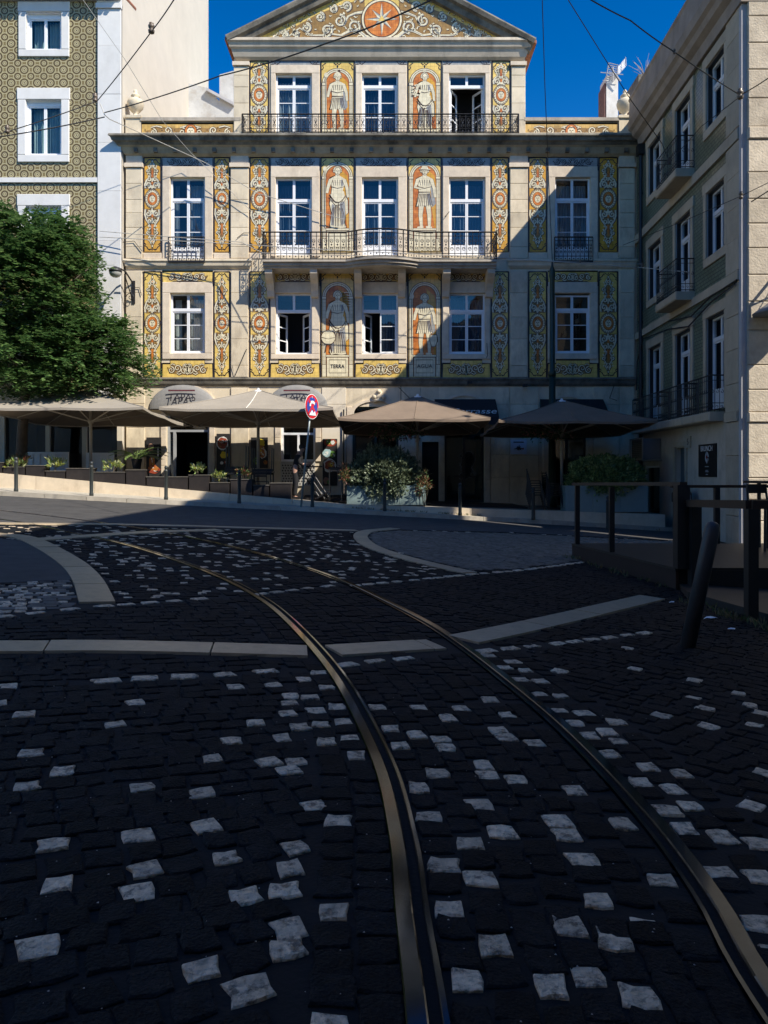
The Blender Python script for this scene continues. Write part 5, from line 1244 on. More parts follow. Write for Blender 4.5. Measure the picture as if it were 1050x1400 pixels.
for z, w in ((-.26, .25), (-.36, .18), (-.40, .22), (-.47, .15)): mb.tube([c0 + Vector((0, 0, z)) - RIGHT.U * w * .5, c0 + Vector((0, 0, z)) + RIGHT.U * w * .5], .007, 4)
mb.build('drawing', M_CHALK, bd)
mb = MB(); mb.ball(c0 + RIGHT.U * .03, .045, 8, 0, (1, .3, 1)); mb.build('red_mark', mat('red_print', (.4, .05, .05), .7), bd)
g = RIGHT.p(ur(21.9), 0, .42); gb = gz(g.x) + .0
bn = thing('litter_bin', 'dark domed litter bin with a pale label standing by the grey wall', 'bin', (g.x, g.y, gb))
mb = MB(); mb.lathe([(.23, 0), (.24, .05), (.24, .92), (.25, .95)], (g.x, g.y, gb), 18); mb.build('drum', M_BLACK, bn, True)
mb = MB(); mb.lathe([(.27, .95), (.275, 1.0), (.27, 1.2), (.2, 1.29), (.08, 1.33)], (g.x, g.y, gb), 18); mb.build('dome', M_BLACK, bn, True)
mb = MB(); mb.box(g.x - .14, g.x + .14, g.y - .285, g.y - .272, gb + 1.02, gb + 1.16); mb.build('label', mat('bin_label', (.28, .28, .29), .6), bn)
# ================================================================== roofscape
chm = mat('dirty_white_render', (.62, .60, .56), .9, .12, 2, .3, 25, stain=.6, stain_col=(.25, .2, .15, 1))
def chimney(x0, x1, y0, Yc, base, dep, cap, label):
    a, b = wp(x0, y0, Yc), wp(x1, y0, Yc); mb = MB(); mb.box(a.x, b.x, Yc, Yc + dep, base, a.z); o = mb.build('chimney', chm, house); o['label'] = label
    mb = MB(); mb.box(a.x - .07, a.x - .003, Yc + .03, Yc + dep, base, a.z - .3); mb.build('brick_side', mat('brown_brick', (.16, .085, .07), .9, .25, 6), o)
    if cap: mb = MB(); mb.box(a.x - .08, b.x + .08, Yc - .06, Yc + dep + .06, a.z, a.z + .42); mb.build('chimney_cap', M_DSTONE, o)
    return a, b
chimney(829, 845, 103, 31.0, V_(170), .9, False, 'tall whitewashed chimney')
chimney(875, 889, 116, 32.0, V_(170), 2.6, True, 'broad capped chimney')
an = thing('tv_antenna', 'bent grid television antenna on the whitewashed chimney', 'antenna', wp(838, 105, 30.9))
mb = MB(); p = lambda x, y, d=0: wp(x, y, 30.8 + d)
mb.tube([p(838, 112), p(838, 92)], .03, 5); mb.build('mast', M_GPLASTER, an)
mb = MB()
for k in range(6):
    mb.tube([p(832, 86 + k * 3), p(845, 89 + k * 3)], .018, 4); mb.tube([p(845, 92 + k * 2), p(855, 80 + k * 2.2, .3)], .018, 4)
for x0, y0, x1, y1 in ((832, 86, 829, 104), (845, 89, 843, 104), (855, 78, 856, 90), (838, 97, 848, 110), (842, 104, 849, 111)): mb.tube([p(x0, y0), p(x1, y1)], .025, 4)
mb.build('reflector', mat('aluminium', (.55, .55, .55), .4, metal=.6), an)
mb = MB(); mb.tube([p(821, 99), p(852, 102)], .018, 4); mb.tube([p(824, 110), p(832, 111)], .014, 4); mb.build('boom', M_GPLASTER, an)
wd = thing('dry_weed', 'bare dry weed sprouting from the capped chimney', 'plant', wp(881, 103, 32.4)); mb = MB(); rnd = random.Random(4)
for k in range(26):
    a = wp(881, 104, 32.5); t = rnd.uniform(-1.1, 1.1); L_ = rnd.uniform(.4, 1.0); q = a + Vector((math.sin(t) * L_ * .5, rnd.uniform(-.2, .2), math.cos(t) * L_ * .5)); r_ = q + Vector((math.sin(t * 1.3) * L_ * .5, 0, math.cos(t) * L_ * .45)); mb.tube([a, q, r_], [.012, .008, .004], 3)
mb.build('twigs', mat('dry_twig', (.30, .24, .18), .9), wd)
bh = thing('background_house', 'old house with peeling grey render behind the side parapet', 'building', (wp(270, 170, 37).x, 37, 0))
mb = MB(); Yb = 37.0; mb.prism([wp(x, y, Yb) for x, y in ((250, 400), (345, 400), (345, 92), (318, 97), (300, 102), (300, 138), (283, 120), (250, 112))], (0, 5, 0)); mb.build('wall', mat('peeling_render', (.50, .50, .48), .95, .2, .8, .5, 12, stain=.8, stain_col=(.30, .24, .18, 1), stretch=(1, 1, 1)), bh)
mb = MB(); mb.prism([wp(x, y, Yb - .02) for x, y in ((283, 122), (320, 142), (320, 146), (283, 126))], (0, -.2, 0)); mb.build('roof_edge', M_GPLASTER, bh)
# ================================================================== tall block on the right of the square, beyond the frame; its roof shades the cobbles
sb = thing('shading_block', 'tall cream apartment block on the near right side of the square', 'building', (12, -4, 0))
bx = (9.0, 16.2, -22.0, 12.5); H = 17.6
mb = MB(); mb.box(bx[0], bx[1], bx[2], bx[3], -1.2, H); mb.build('walls', M_PLASTER, sb)
mb = MB(); mb.box(bx[0] - .35, bx[1] + .3, bx[2] - .3, bx[3] + .2, H, H + .35); mb.build('cornice', M_STONE2, sb)
for fl in range(4):
    for k in range(10):
        y = -20 + k * 3.1; z = 3.6 + fl * 3.5
        mb = MB(); mb.box(8.94, 9.0, y, y + 1.2, z, z + 2.2); w_ = mb.build('window', M_WHITEP, sb)
        mb = MB(); mb.box(8.925, 8.939, y + .1, y + 1.1, z + .1, z + 2.1); mb.build('pane', mat('dark_glass', (.02, .025, .03), .05), w_)

# two more sides of the square, behind and left of the viewer: they bound the sky light and show in the window panes
def block(name, label, x0, x1, y0, y1, H, m, face):
    t = thing(name, label, 'building', ((x0 + x1) / 2, (y0 + y1) / 2, 0)); mb = MB(); mb.box(x0, x1, y0, y1, -1.5, H); mb.build('walls', m, t)
    mb = MB(); mb.box(x0 - .3, x1 + .3, y0 - .3, y1 + .3, H, H + .35); mb.build('cornice', M_STONE2, t)
    mb = MB(); mb.prism([(x0 - .2, y0 - .2, H + .35), (x1 + .2, y0 - .2, H + .35), (x1 + .2, y1 + .2, H + .35), (x0 - .2, y1 + .2, H + .35)], (0, 0, .15)); mb.build('roof', M_TERRA, t)
    L_ = (x1 - x0) if face == 'y' else (y1 - y0); n = int(L_ / 3)
    for fl in range(4):
        for k in range(n):
            z = .6 + fl * 3.6; s_ = 1 + k * L_ / n; mb = MB(); g_ = MB()
            if face == 'y': mb.box(x0 + s_, x0 + s_ + 1.2, y1, y1 + .06, z, z + 2.3); g_.box(x0 + s_ + .1, x0 + s_ + 1.1, y1 + .061, y1 + .075, z + .1, z + 2.2)
            else: mb.box(x1, x1 + .06, y0 + s_, y0 + s_ + 1.2, z, z + 2.3); g_.box(x1 + .061, x1 + .075, y0 + s_ + .1, y0 + s_ + 1.1, z + .1, z + 2.2)
            w_ = mb.build('window', M_WHITEP, t); g_.build('pane', MATS['dark_glass'], w_)
block('opposite_block', 'ochre house row closing the square opposite the tiled townhouse', -16, 8.5, -22, -9, 13.5, mat('ochre_render', (.42, .33, .22), .9, .12, 1), 'y')
block('side_block', 'pale house row along the left side of the square', -30, -13.5, -20, 3.5, 13, mat('pale_render', (.62, .56, .47), .9, .1, 1), 'x')
# ================================================================== foliage
def leaf_mesh(mb, p, d, up, L_, W_, mi=0):
    d = d.normalized(); s = d.cross(up)
    if s.length < 1e-4: s = d.orthogonal()
    s.normalize(); nn = s.cross(d)
    m = p + d * L_ * .5 - nn * L_ * .06; t = p + d * L_ - nn * L_ * .02
    mb.add([p, m + s * W_ * .5 + nn * W_ * .12, t, m - s * W_ * .5 + nn * W_ * .12, m], [(0, 4, 1), (1, 4, 2), (2, 4, 3), (3, 4, 0)], mi)
def rdir(rnd):
    while True:
        v = Vector((rnd.uniform(-1, 1), rnd.uniform(-1, 1), rnd.uniform(-1, 1)))
        if .05 < v.length < 1: return v.normalized()
def leafcloud(mb, rnd, c, rad, n_clump, per, L_, W_, shell=.55, spread=.16, nm=1, up=.5, low=-1.0):
    c = Vector(c)
    for k in range(n_clump):
        while True:
            d = rdir(rnd)
            if d.z > low: break
        f = shell + (1 - shell) * rnd.random() ** .6; f *= .86 + .28 * noise.noise(d * 2.3 + c)
        p = c + Vector((d.x * rad[0], d.y * rad[1], d.z * rad[2])) * f
        for i in range(per):
            dd = (d * .9 + rdir(rnd) * .9 + Vector((0, 0, up))).normalized()
            leaf_mesh(mb, p + rdir(rnd) * spread * rnd.random(), dd, rdir(rnd) + Vector((0, 0, .7)), L_ * rnd.uniform(.7, 1.2), W_ * rnd.uniform(.7, 1.2), rnd.randrange(nm))
M_LEAFS = [mat('leaf_green', (.095, .185, .055), .3, .2, 2, trans=.35), mat('leaf_mid', (.06, .13, .042), .3, .2, 2, trans=.35), mat('leaf_light', (.16, .26, .08), .3, .2, 2, trans=.35)]
M_BARK = mat('bark', (.10, .08, .06), .9, .3, 8, .8, 30)
rnd = random.Random(77)
TC = wp(48, 430, 24.9); tb = Vector((-12.1, 25.6, zt(-12.1)))
tree = thing('street_tree', 'dense green broadleaf tree rising over the first parasol', 'tree', tb)
mb = MB(); mb.tube([tb + Vector((0, 0, -.1)), tb + Vector((.05, 0, 1.2)), tb + Vector((.15, -.05, 2.4)), tb + Vector((.4, -.15, 3.6)), tb + Vector((.6, -.2, 5.0)), tb + Vector((.7, -.2, 6.6))], [.2, .17, .15, .12, .08, .03], 10)
for k in range(9):
    a = k * .7 + .3; st = tb + Vector((.2 + .08 * k, -.1, 2.3 + .42 * k)); L_ = 2.8 - .12 * k
    mb.tube([st, st + Vector((math.cos(a) * L_ * .5, math.sin(a) * L_ * .5, .4)), st + Vector((math.cos(a) * L_, math.sin(a) * L_, .9))], [.07, .045, .015], 6)
mb.build('trunk', M_BARK, tree, True)
mb = MB()
lobes = [((15, 430), 3.0, 3.0, 2.9), ((72, 402), 1.75, 2.0, 2.2), ((122, 478), 1.75, 1.9, 1.2), ((45, 345), 2.1, 2.0, 1.6), ((-60, 420), 3.2, 3.0, 3.0), ((60, 500), 3.0, 2.6, 1.2), ((80, 345), 1.2, 1.4, 1.0), ((158, 505), 1.35, 1.3, .8), ((150, 455), .9, 1.2, .5), ((20, 528), 2.6, 2.4, .7), ((115, 528), 1.9, 2.0, .55), ((-40, 330), 2.0, 2, 1.6)]
for (px, py), rx, ry, rz in lobes:
    c = wp(px, py, 24.9); n = int(84 * (rx * rz) ** 1.0 + 46)
    for k in range(n):                                  # sprays: drooping twigs with leaves on both sides
        d = rdir(rnd)
        if d.z < -.75: d.z *= -1
        f = .55 + .47 * rnd.random() ** .5
        f *= .88 + .3 * noise.noise(d * 1.9 + c * .7)
        p = c + Vector((d.x * rx, d.y * ry, d.z * rz)) * f
        ax = (Vector((d.x, d.y, d.z * .35 - .12)) + rdir(rnd) * .35).normalized(); sl = rnd.uniform(.45, .85)
        sd = ax.cross(Vector((0, 0, 1))).normalized()
        q0 = p - ax * sl * .5
        mb.tube([q0, q0 + ax * sl], .006, 3, 0, False)
        for i in range(17):
            t = i / 16; q = q0 + ax * sl * t + Vector((0, 0, -.12 * t * t)) + rdir(rnd) * .05
            dd = (ax * .5 + sd * (1 if i % 2 else -1) + Vector((0, 0, rnd.uniform(-.25, .3))) + rdir(rnd) * .3).normalized()
            leaf_mesh(mb, q, dd, Vector((rnd.uniform(-.4, .4), rnd.uniform(-.4, .4), 1)), rnd.uniform(.12, .18), rnd.uniform(.10, .135), rnd.randrange(3))
mb.build('crown', M_LEAFS, tree)

def bush_planter(lab_p, lab_b, x0, x1, ytop, ybot, Yp, bc, brx, brz, mats_, seed, dens):
    a, b = wp(x0, ybot, Yp), wp(x1, ybot, Yp); z0 = zt((a.x + b.x) / 2) + .01; z1 = wp(0, ytop, Yp).z
    t = thing('planter_box', lab_p, 'planter', ((a.x + b.x) / 2, Yp + .35, z0)); mp = mat('grey_green_metal', (.20, .27, .26), .55, .08, 3)
    n = 3
    for k in range(n):
        mb = MB(); xa = a.x + (b.x - a.x) * k / n; xb = a.x + (b.x - a.x) * (k + 1) / n; mb.box(xa + .004, xb - .004, Yp, Yp + .03, z0, z1); mb.build('panel', mp, t)
    mb = MB(); mb.box(a.x, b.x, Yp + .67, Yp + .7, z0, z1); mb.box(a.x, a.x + .03, Yp + .032, Yp + .668, z0, z1); mb.box(b.x - .03, b.x, Yp + .032, Yp + .668, z0, z1); mb.box(a.x + .03, b.x - .03, Yp + .032, Yp + .668, z0, z0 + .03); mb.build('box', mp, t)
    mb = MB(); mb.box(a.x + .032, b.x - .032, Yp + .034, Yp + .666, z0 + .031, z1 - .06); mb.build('soil', M_MORTAR, t)
    rnd = random.Random(seed); c = wp(bc[0], bc[1], Yp + .35)
    s = thing('bush', lab_b, 'bush', (c.x, c.y, z1 - .06)); mb = MB()
    leafcloud(mb, rnd, c, (brx, .75, brz), dens, 13, .115, .055, .5, .13, len(mats_), .6, -.9)
    leafcloud(mb, rnd, c + Vector((0, -.1, .1)), (brx * .7, .6, brz * .75), dens // 3, 13, .115, .055, .4, .13, len(mats_), .6)
    mb.build('foliage', mats_, s)
    mb = MB()
    for k in range(9):
        p = Vector((c.x + rnd.uniform(-.9, .9) * brx * .7, c.y + rnd.uniform(-.2, .2), z1 - .06)); mb.tube([p, p + Vector((rnd.uniform(-.15, .15), 0, .4)), p + Vector((rnd.uniform(-.3, .3), rnd.uniform(-.3, .3), .85))], [.02, .015, .006], 5)
    mb.build('stems', M_BARK, s)
M_SAGE = [mat('sage_leaf', (.17, .21, .13), .35, .15, 4, trans=.15), mat('sage_leaf_dark', (.08, .11, .06), .5, .15, 4, trans=.15), mat('sage_leaf_pale', (.20, .24, .15), .35, .1, 4, trans=.15)]
M_PITT = [mat('bright_leaf', (.20, .29, .09), .3, .15, 4, trans=.2), mat('bright_leaf_dark', (.10, .17, .06), .4, .15, 4, trans=.2), mat('bright_leaf_pale', (.32, .40, .16), .3, .1, 4, trans=.2)]
bush_planter('grey-green metal planter under the silvery bush', 'round silvery green bush in the metal planter before the green doorway', 474, 582, 664, 692, 23.85, (526, 650), 1.36, .95, M_SAGE, 5, 950)
bush_planter('grey-green metal planter at the low end of the terrace wall', 'flat-topped bright green bush spilling over the planter beside the timber deck', 773, 886, 664, 702, 23.85, (828, 653), 1.42, .76, M_PITT, 6, 950)
def small_plant(name, label, cat, c, rad, mats_, seed, n=30, per=9, L_=.14, W_=.035, up=.9):
    rnd = random.Random(seed); s = thing(name, label, cat, (c.x, c.y, c.z - rad[2])); mb = MB(); leafcloud(mb, rnd, c, rad, n, per, L_, W_, .2, .08, len(mats_), up, -.5)
    mb.build('leaves', mats_, s); mb = MB(); b = Vector((c.x, c.y, c.z - rad[2] - .02))
    for k in range(5): mb.tube([b, c + Vector((rnd.uniform(-1, 1) * rad[0] * .5, rnd.uniform(-1, 1) * rad[1] * .5, 0))], [.012, .005], 4)
    mb.build('stems', M_BARK, s); return s
M_RED = [mat('red_leaf', (.16, .05, .025), .5, .2, 4, trans=.2), mat('rust_leaf', (.15, .10, .04), .5, .2, 4, trans=.2), M_PITT[1]]
small_plant('shrub', 'thin reddish bamboo-like shrub at the end of the silvery bush', 'shrub', wp(580, 668, 23.75), (.28, .25, .55), M_RED, 8, 46, 9, .13, .03, .2)
small_plant('shrub', 'rusty leaved shrub between the black table and the silvery bush', 'shrub', wp(470, 652, 23.75), (.2, .2, .5), M_RED, 9, 30, 9, .12, .03, .2)

# ================================================================== parasols
def parasol(label, pxc, X0, X1, Yc, zr, za, m_top, m_bot, seed, group='square cafe parasols on the terrace'):
    xc = (X0 + X1) / 2; hw = (X1 - X0) / 2; hd = hw * .93; z0 = zt(xc)
    xp = (pxc - CX) * Yc / F
    t = thing('parasol', label, 'parasol', (xp, Yc, z0), 0, group)
    mb = MB(); mb.tube([(xp, Yc, z0 + .05), (xp, Yc, za - .05)], .05, 10); mb.build('pole', M_POLE, t, True)
    mb = MB(); mb.box(xp - .4, xp + .4, Yc - .4, Yc + .4, z0, z0 + .07); mb.build('base_plate', M_IRON, t)
    rim = []; N = 6
    cor = [(X0, Yc - hd), (X1, Yc - hd), (X1, Yc + hd), (X0, Yc + hd)]
    for i in range(4):
        a, b = cor[i], cor[(i + 1) % 4]
        for k in range(N):
            f = k / N; sag = .035 * math.sin(math.pi * 2 * f) ** 2; yy_ = a[1] + (b[1] - a[1]) * f; rim.append((a[0] + (b[0] - a[0]) * f, yy_, zr - sag + (.02 if k == 0 else 0) - .11 * (yy_ - Yc + hd) / hd))
    ap = Vector((xp, Yc, za)); rows = 5
    for nm, off, m in (('canopy', 0, m_top), ('canopy_underside', -.025, m_bot)):  # second sheet: underside of the canopy, in a darker tone than the top
        mb = MB(); n = len(rim); vs = []
        for r_ in range(rows + 1):
            f = (.05 + .95 * r_ / rows)
            for q in rim:
                p = ap.lerp(Vector(q), f); p.z -= .05 * math.sin(math.pi * f); vs.append((p.x, p.y, p.z + off))
        fs = [(r_ * n + i, (r_ + 1) * n + i, (r_ + 1) * n + (i + 1) % n, r_ * n + (i + 1) % n) for r_ in range(rows) for i in range(n)]
        mb.add(vs, fs)
        o = mb.build(nm, m, t)
    for i in range(0, len(rim), N // 2):
        mb = MB(); pts = []
        for r_ in range(9):
            f = .05 + .95 * r_ / 8; p = ap.lerp(Vector(rim[i]), f); p.z += .008 - .05 * math.sin(math.pi * f); pts.append(p)
        mb.tube(pts, .013, 4); mb.build('seam', M_SEAM if (seed == 2 and i == N // 2) else m_top, t)
    mb = MB(); n = len(rim)
    vs = [(q[0], q[1], q[2] + .004) for q in rim] + [(q[0], q[1], q[2] - .07) for q in rim]
    mb.add(vs, [(i, i + n, (i + 1) % n + n, (i + 1) % n) for i in range(n)]); mb.build('hem', m_top, t)
    mb = MB(); mb.lathe([(.16, 0), (.15, .03), (.05, .06), (.03, .12)], (xp, Yc, za - .06), 12); mb.build('cap', M_WHITEP, t)
    hub = Vector((xp, Yc, zr - .28)); mb = MB(); mb.lathe([(.09, -.05), (.09, .07)], hub, 10); mb.build('hub', M_POLE, t)
    for i in range(0, n, N // 2):
        q = Vector(rim[i]); e = ap.lerp(q, .97); e.z -= .05; tp = Vector((xp, Yc, za - .1))
        mb = MB(); mb.tube([tp, tp.lerp(e, .5) + Vector((0, 0, -.05)), e], .02, 5); rb_ = mb.build('rib', M_POLE, t)
        mid = tp.lerp(e, .62) + Vector((0, 0, -.05)); mb = MB(); mb.tube([hub, mid], .022, 5); mb.build('strut', M_POLE, rb_)
    return t
M_POLE = mat('taupe_pole', (.42, .37, .30), .5, .08, 4)
M_SEAM = mat('white_seam', (.7, .68, .62), .8); M_TAUPE = mat('taupe_canvas', (.36, .32, .26), .9, .08, 2, .15, 200, trans=.12); M_TAUPE2 = mat('taupe_underside', (.24, .19, .14), .9, .1, 2)
M_BROWN = mat('brown_canvas', (.22, .165, .12), .9, .10, 2, .15, 200, trans=.06, stain=.3, stain_col=(.16, .12, .09, 1)); M_BROWN2 = mat('brown_underside', (.14, .10, .075), .9, .1, 2)
parasol('taupe parasol half under the tree', 124, -12.0, -7.12, 25.0, 3.20, 3.98, M_TAUPE, M_TAUPE2, 1)
parasol('taupe parasol with a pale seam over the stacked tables', 353, -6.62, -1.5, 25.0, 3.17, 3.96, M_TAUPE, M_TAUPE2, 2)
parasol('brown parasol above the silvery bush', 571, -1.37, 3.17, 25.0, 2.88, 3.77, M_BROWN, M_BROWN2, 3)
parasol('brown parasol in front of the green pole', 768, 3.4, 8.12, 25.0, 2.81, 3.63, M_BROWN, M_BROWN2, 4)
for k, (c, lab) in enumerate(((wp(548, 592, 25.0), 'hanging flowering vine under the brown parasol above the silvery bush'), (wp(746, 592, 25.0), 'hanging flowering vine under the brown parasol before the green pole'))):
    s = thing('hanging_vine', lab, 'plant', (c.x, c.y, c.z)); mb = MB(); rnd = random.Random(30 + k)
    leafcloud(mb, rnd, c, (1.1, .5, .28), 120, 8, .09, .05, .2, .12, 4, 0); mb.build('leaves', [M_LEAFS[0], M_LEAFS[1], M_LEAFS[1], mat('pink_flower', (.5, .22, .2), .6)], s)

# ================================================================== awnings and boards on the wall
M_AWN = mat('grey_awning', (.24, .235, .225), .85, .08, 3, .1, 150)
for k, (xc, hw, yb, yt, lab) in enumerate(((250, 46, 560, 525.5, 'grey hooped awning lettered TAPAS over the open dark doorway'), (406, 43, 560, 525.5, 'grey hooped awning lettered TAPAS over the shop window'))):
    t = thing('awning', lab, 'awning', MAIN.p(U_(xc), V_(yb), 0)); mb = MB(); d = .22; h = V_(yt) - V_(yb); hwm = hw * S
    def E(al, be, e=0): return MAIN.p(U_(xc) - (hwm + e) * math.cos(al), V_(yb) + (h + e) * math.sin(al) * math.sin(be), .03 + (d + e) * math.sin(al) * math.cos(be))
    na, nb_ = 20, 6
    vs = [E(math.pi * i / na, math.pi / 2 * j / nb_) for j in range(nb_ + 1) for i in range(na + 1)]
    mb.add(vs, [(j * (na + 1) + i, j * (na + 1) + i + 1, (j + 1) * (na + 1) + i + 1, (j + 1) * (na + 1) + i) for j in range(nb_) for i in range(na)]); mb.build('hood', M_AWN, t)
    mb = MB(); mb.tube([E(math.pi * i / na, 0) for i in range(na + 1)], .02, 5); mb.build('hoop', M_BLACK, t)
    p = E(math.pi / 2, .45, .04) + Vector((0, -.03, 0)); N_ = Vector((0, -math.cos(.25), math.sin(.25)))
    text_mesh('lettering', 'TAPAS', .40, M_BLK, t, p + Vector((.05, -.03, -.02)), (1, 0, 0), N_, sx=.85)
    q = p + Vector((.0, .03, .22)); mb = MB(); mb.fbox(Fr(q, (1, 0, 0), N_), -.45, .5, 0, .05, 0, .02); mb.build('stroke', mat('maroon_print', (.10, .02, .03), .8), t)
M_BAWN = mat('black_awning', (.013, .013, .015), .8, .2, 3)
for x0, x1, lab, txt in ((594, 677, 'black awning lettered Terrasse in white', 'Terrasse'), (738, 824, 'plain black awning behind the parasol by the green pole', None)):
    t = thing('awning', lab, 'awning', MAIN.p(U_((x0 + x1) / 2), V_(580), 0)); ang = math.atan2(V_(546) - V_(575), .95)
    A = [MAIN.p(U_(x0), V_(546), .06), MAIN.p(U_(x1), V_(546), .06), MAIN.p(U_(x1), V_(572), .95), MAIN.p(U_(x0), V_(572), .95)]
    mb = MB(); nrm = (A[1] - A[0]).cross(A[3] - A[0]).normalized(); 
    if nrm.y > 0: nrm = -nrm
    mb.prism(A, -nrm * .02); mb.prism([A[3], A[2], A[2] + Vector((0, 0, -.28)), A[3] + Vector((0, 0, -.28))], (0, .02, 0)); mb.prism([A[0], A[3], A[0] + Vector((0, 0, -.7))], (.015, 0, 0)); mb.prism([A[1], A[2], A[1] + Vector((0, 0, -.7))], (-.015, 0, 0)); mb.build('canvas', M_BAWN, t)
    if txt:
        c = (A[0] + A[1]) * .5 * .28 + (A[2] + A[3]) * .5 * .72 + nrm * .012
        text_mesh('lettering', txt, .46, mat('white_print', (.62, .62, .6), .8), t, c + Vector((.22, 0, 0)), (1, 0, 0), nrm, .25)
    for x in (x0 + 2, x1 - 2): mb = MB(); mb.tube([MAIN.p(U_(x), V_(585), .03), MAIN.p(U_(x), V_(575), .9)], .018, 5); mb.build('arm', M_BLACK, t)

FOOD = dict(r=mat('print_red', (.30, .05, .02), .6, .3, 30), o=mat('print_orange', (.45, .16, .03), .6, .3, 30), y=mat('print_yellow', (.75, .55, .03), .6), w=mat('print_white', (.70, .70, .66), .6, .1, 20), g=mat('print_green', (.12, .28, .05), .6, .3, 25), s=mat('print_skin', (.36, .20, .14), .6, .1, 9), b=mat('print_dark', (.02, .018, .018), .6), c=mat('print_ice', (.35, .5, .52), .6, .2, 20))
def poster(label, x0, x1, y0, y1, items, Yp=FY - .10):
    a, b = wp(x0, y1, Yp), wp(x1, y0, Yp); t = thing('food_poster', label, 'poster', ((a.x + b.x) / 2, Yp, a.z)); mb = MB(); mb.box(a.x, b.x, Yp, Yp + .05, a.z, b.z); mb.build('board', FOOD['b'], t)
    keys = list(FOOD); rn = random.Random(int(x0 * 7)); mix = dict(r='ro', o='oyr', y='y', w='w', g='ggy', s='s', b='b', c='cw')
    for k, (cx, cy, rx, ry, c) in enumerate(items):
        mb = MB(); idx = {kk: i for i, kk in enumerate(keys)}
        def blob(bx, by, r1, r2, cc, lay, n=10):
            p = wp(bx, by, Yp - .004 - .002 * k - .0006 * lay); q = Yp / F; pts = [p + Vector((r1 * q * rn.uniform(.8, 1.1) * math.cos(2 * math.pi * i / n), 0, r2 * q * rn.uniform(.8, 1.1) * math.sin(2 * math.pi * i / n))) for i in range(n)]
            mb.poly(pts, idx[cc])
        blob(cx, cy, rx, ry, c, 0, 14)
        if c not in 'ysw' or rx > 6:
            for j in range(10):
                t_ = rn.uniform(0, 6.28); f_ = rn.uniform(.1, .75); blob(cx + rx * f_ * math.cos(t_), cy + ry * f_ * math.sin(t_), rx * .24, ry * .2, rn.choice(mix[c] + ('bw' if c in 'rog' else '')), 1 + j * .3, 7)
        mb.build('printed_food', [FOOD[kk] for kk in keys], t)
poster('tall poster with a chef, flames and a red bowl beside the open doorway', 200, 220, 598, 656, [(206, 612, 4.5, 6, 's'), (208, 632, 4, 10, 'o'), (209, 640, 3, 6, 'y'), (210, 642, 9.5, 6.5, 'r'), (210, 640, 7, 3.5, 'o'), (216, 620, 1.2, 10, 'w')])
poster('poster of red peppers, a yellow plate and tomatoes left of the stacked tables', 296, 314, 593, 652, [(304, 606, 8.6, 9.2, 'w'), (304, 606, 7.6, 8, 'r'), (302, 604, 3, 2.5, 'o'), (306, 622, 5, 5.2, 'y'), (303, 633, 2.4, 2.4, 'w'), (308, 632, 2, 2, 'r'), (303, 645, 5, 2.5, 'g')])
poster('dark poster of prawns and citrus behind the taupe parasol pole', 343, 366, 598, 640, [(357, 606, 5, 6, 'y'), (357, 613, 5, 4.5, 'o'), (359, 620, 6, 7, 'w'), (358, 620, 5, 6, 'o'), (363, 632, 3, 3, 'o'), (350, 630, 4, 5, 'g')])
poster('tall poster of salads, ice and eggs right of the shop window', 441, 461, 600, 664, [(451, 605, 9, 5.5, 'r'), (449, 604, 4, 3.5, 'g'), (455, 605, 3, 3, 'w'), (447, 619, 6, 6, 'c'), (455, 621, 4, 5, 'g'), (451, 636, 9.4, 9.6, 'w'), (451, 636, 7.4, 7.4, 'r'), (452, 635, 5, 4, 'o'), (453, 635, 2.4, 2.4, 'y'), (446, 657, 4, 5, 's'), (449, 659, 2, 3, 'g')])
t = thing('wall_plaque', 'pale plaque with a small dark emblem on the shaded ashlar', 'sign', wp(709, 622, FY - .08)); a, b = wp(698, 621, FY - .09), wp(720, 601, FY - .09)
mb = MB(); mb.box(a.x, b.x, FY - .09, FY - .062, a.z, b.z); mb.build('plate', mat('plaque_white', (.55, .57, .62), .5), t)
mb = MB(); c = wp(709, 613, FY - .093)
for k in range(9): an_ = k * .7; mb.tube([c, c + Vector((math.cos(an_) * rr(.08, .2), 0, math.sin(an_) * rr(.05, .13)))], [.03, .008], 4)
mb.tube([wp(702, 604.5, FY - .093), wp(716, 604.5, FY - .093)], .02, 4); mb.build('emblem', M_BLK, t)
mb = MB(); mb.ball(wp(715, 613.5, FY - .093), .035, 6); mb.build('red_mark', FOOD['r'], t)

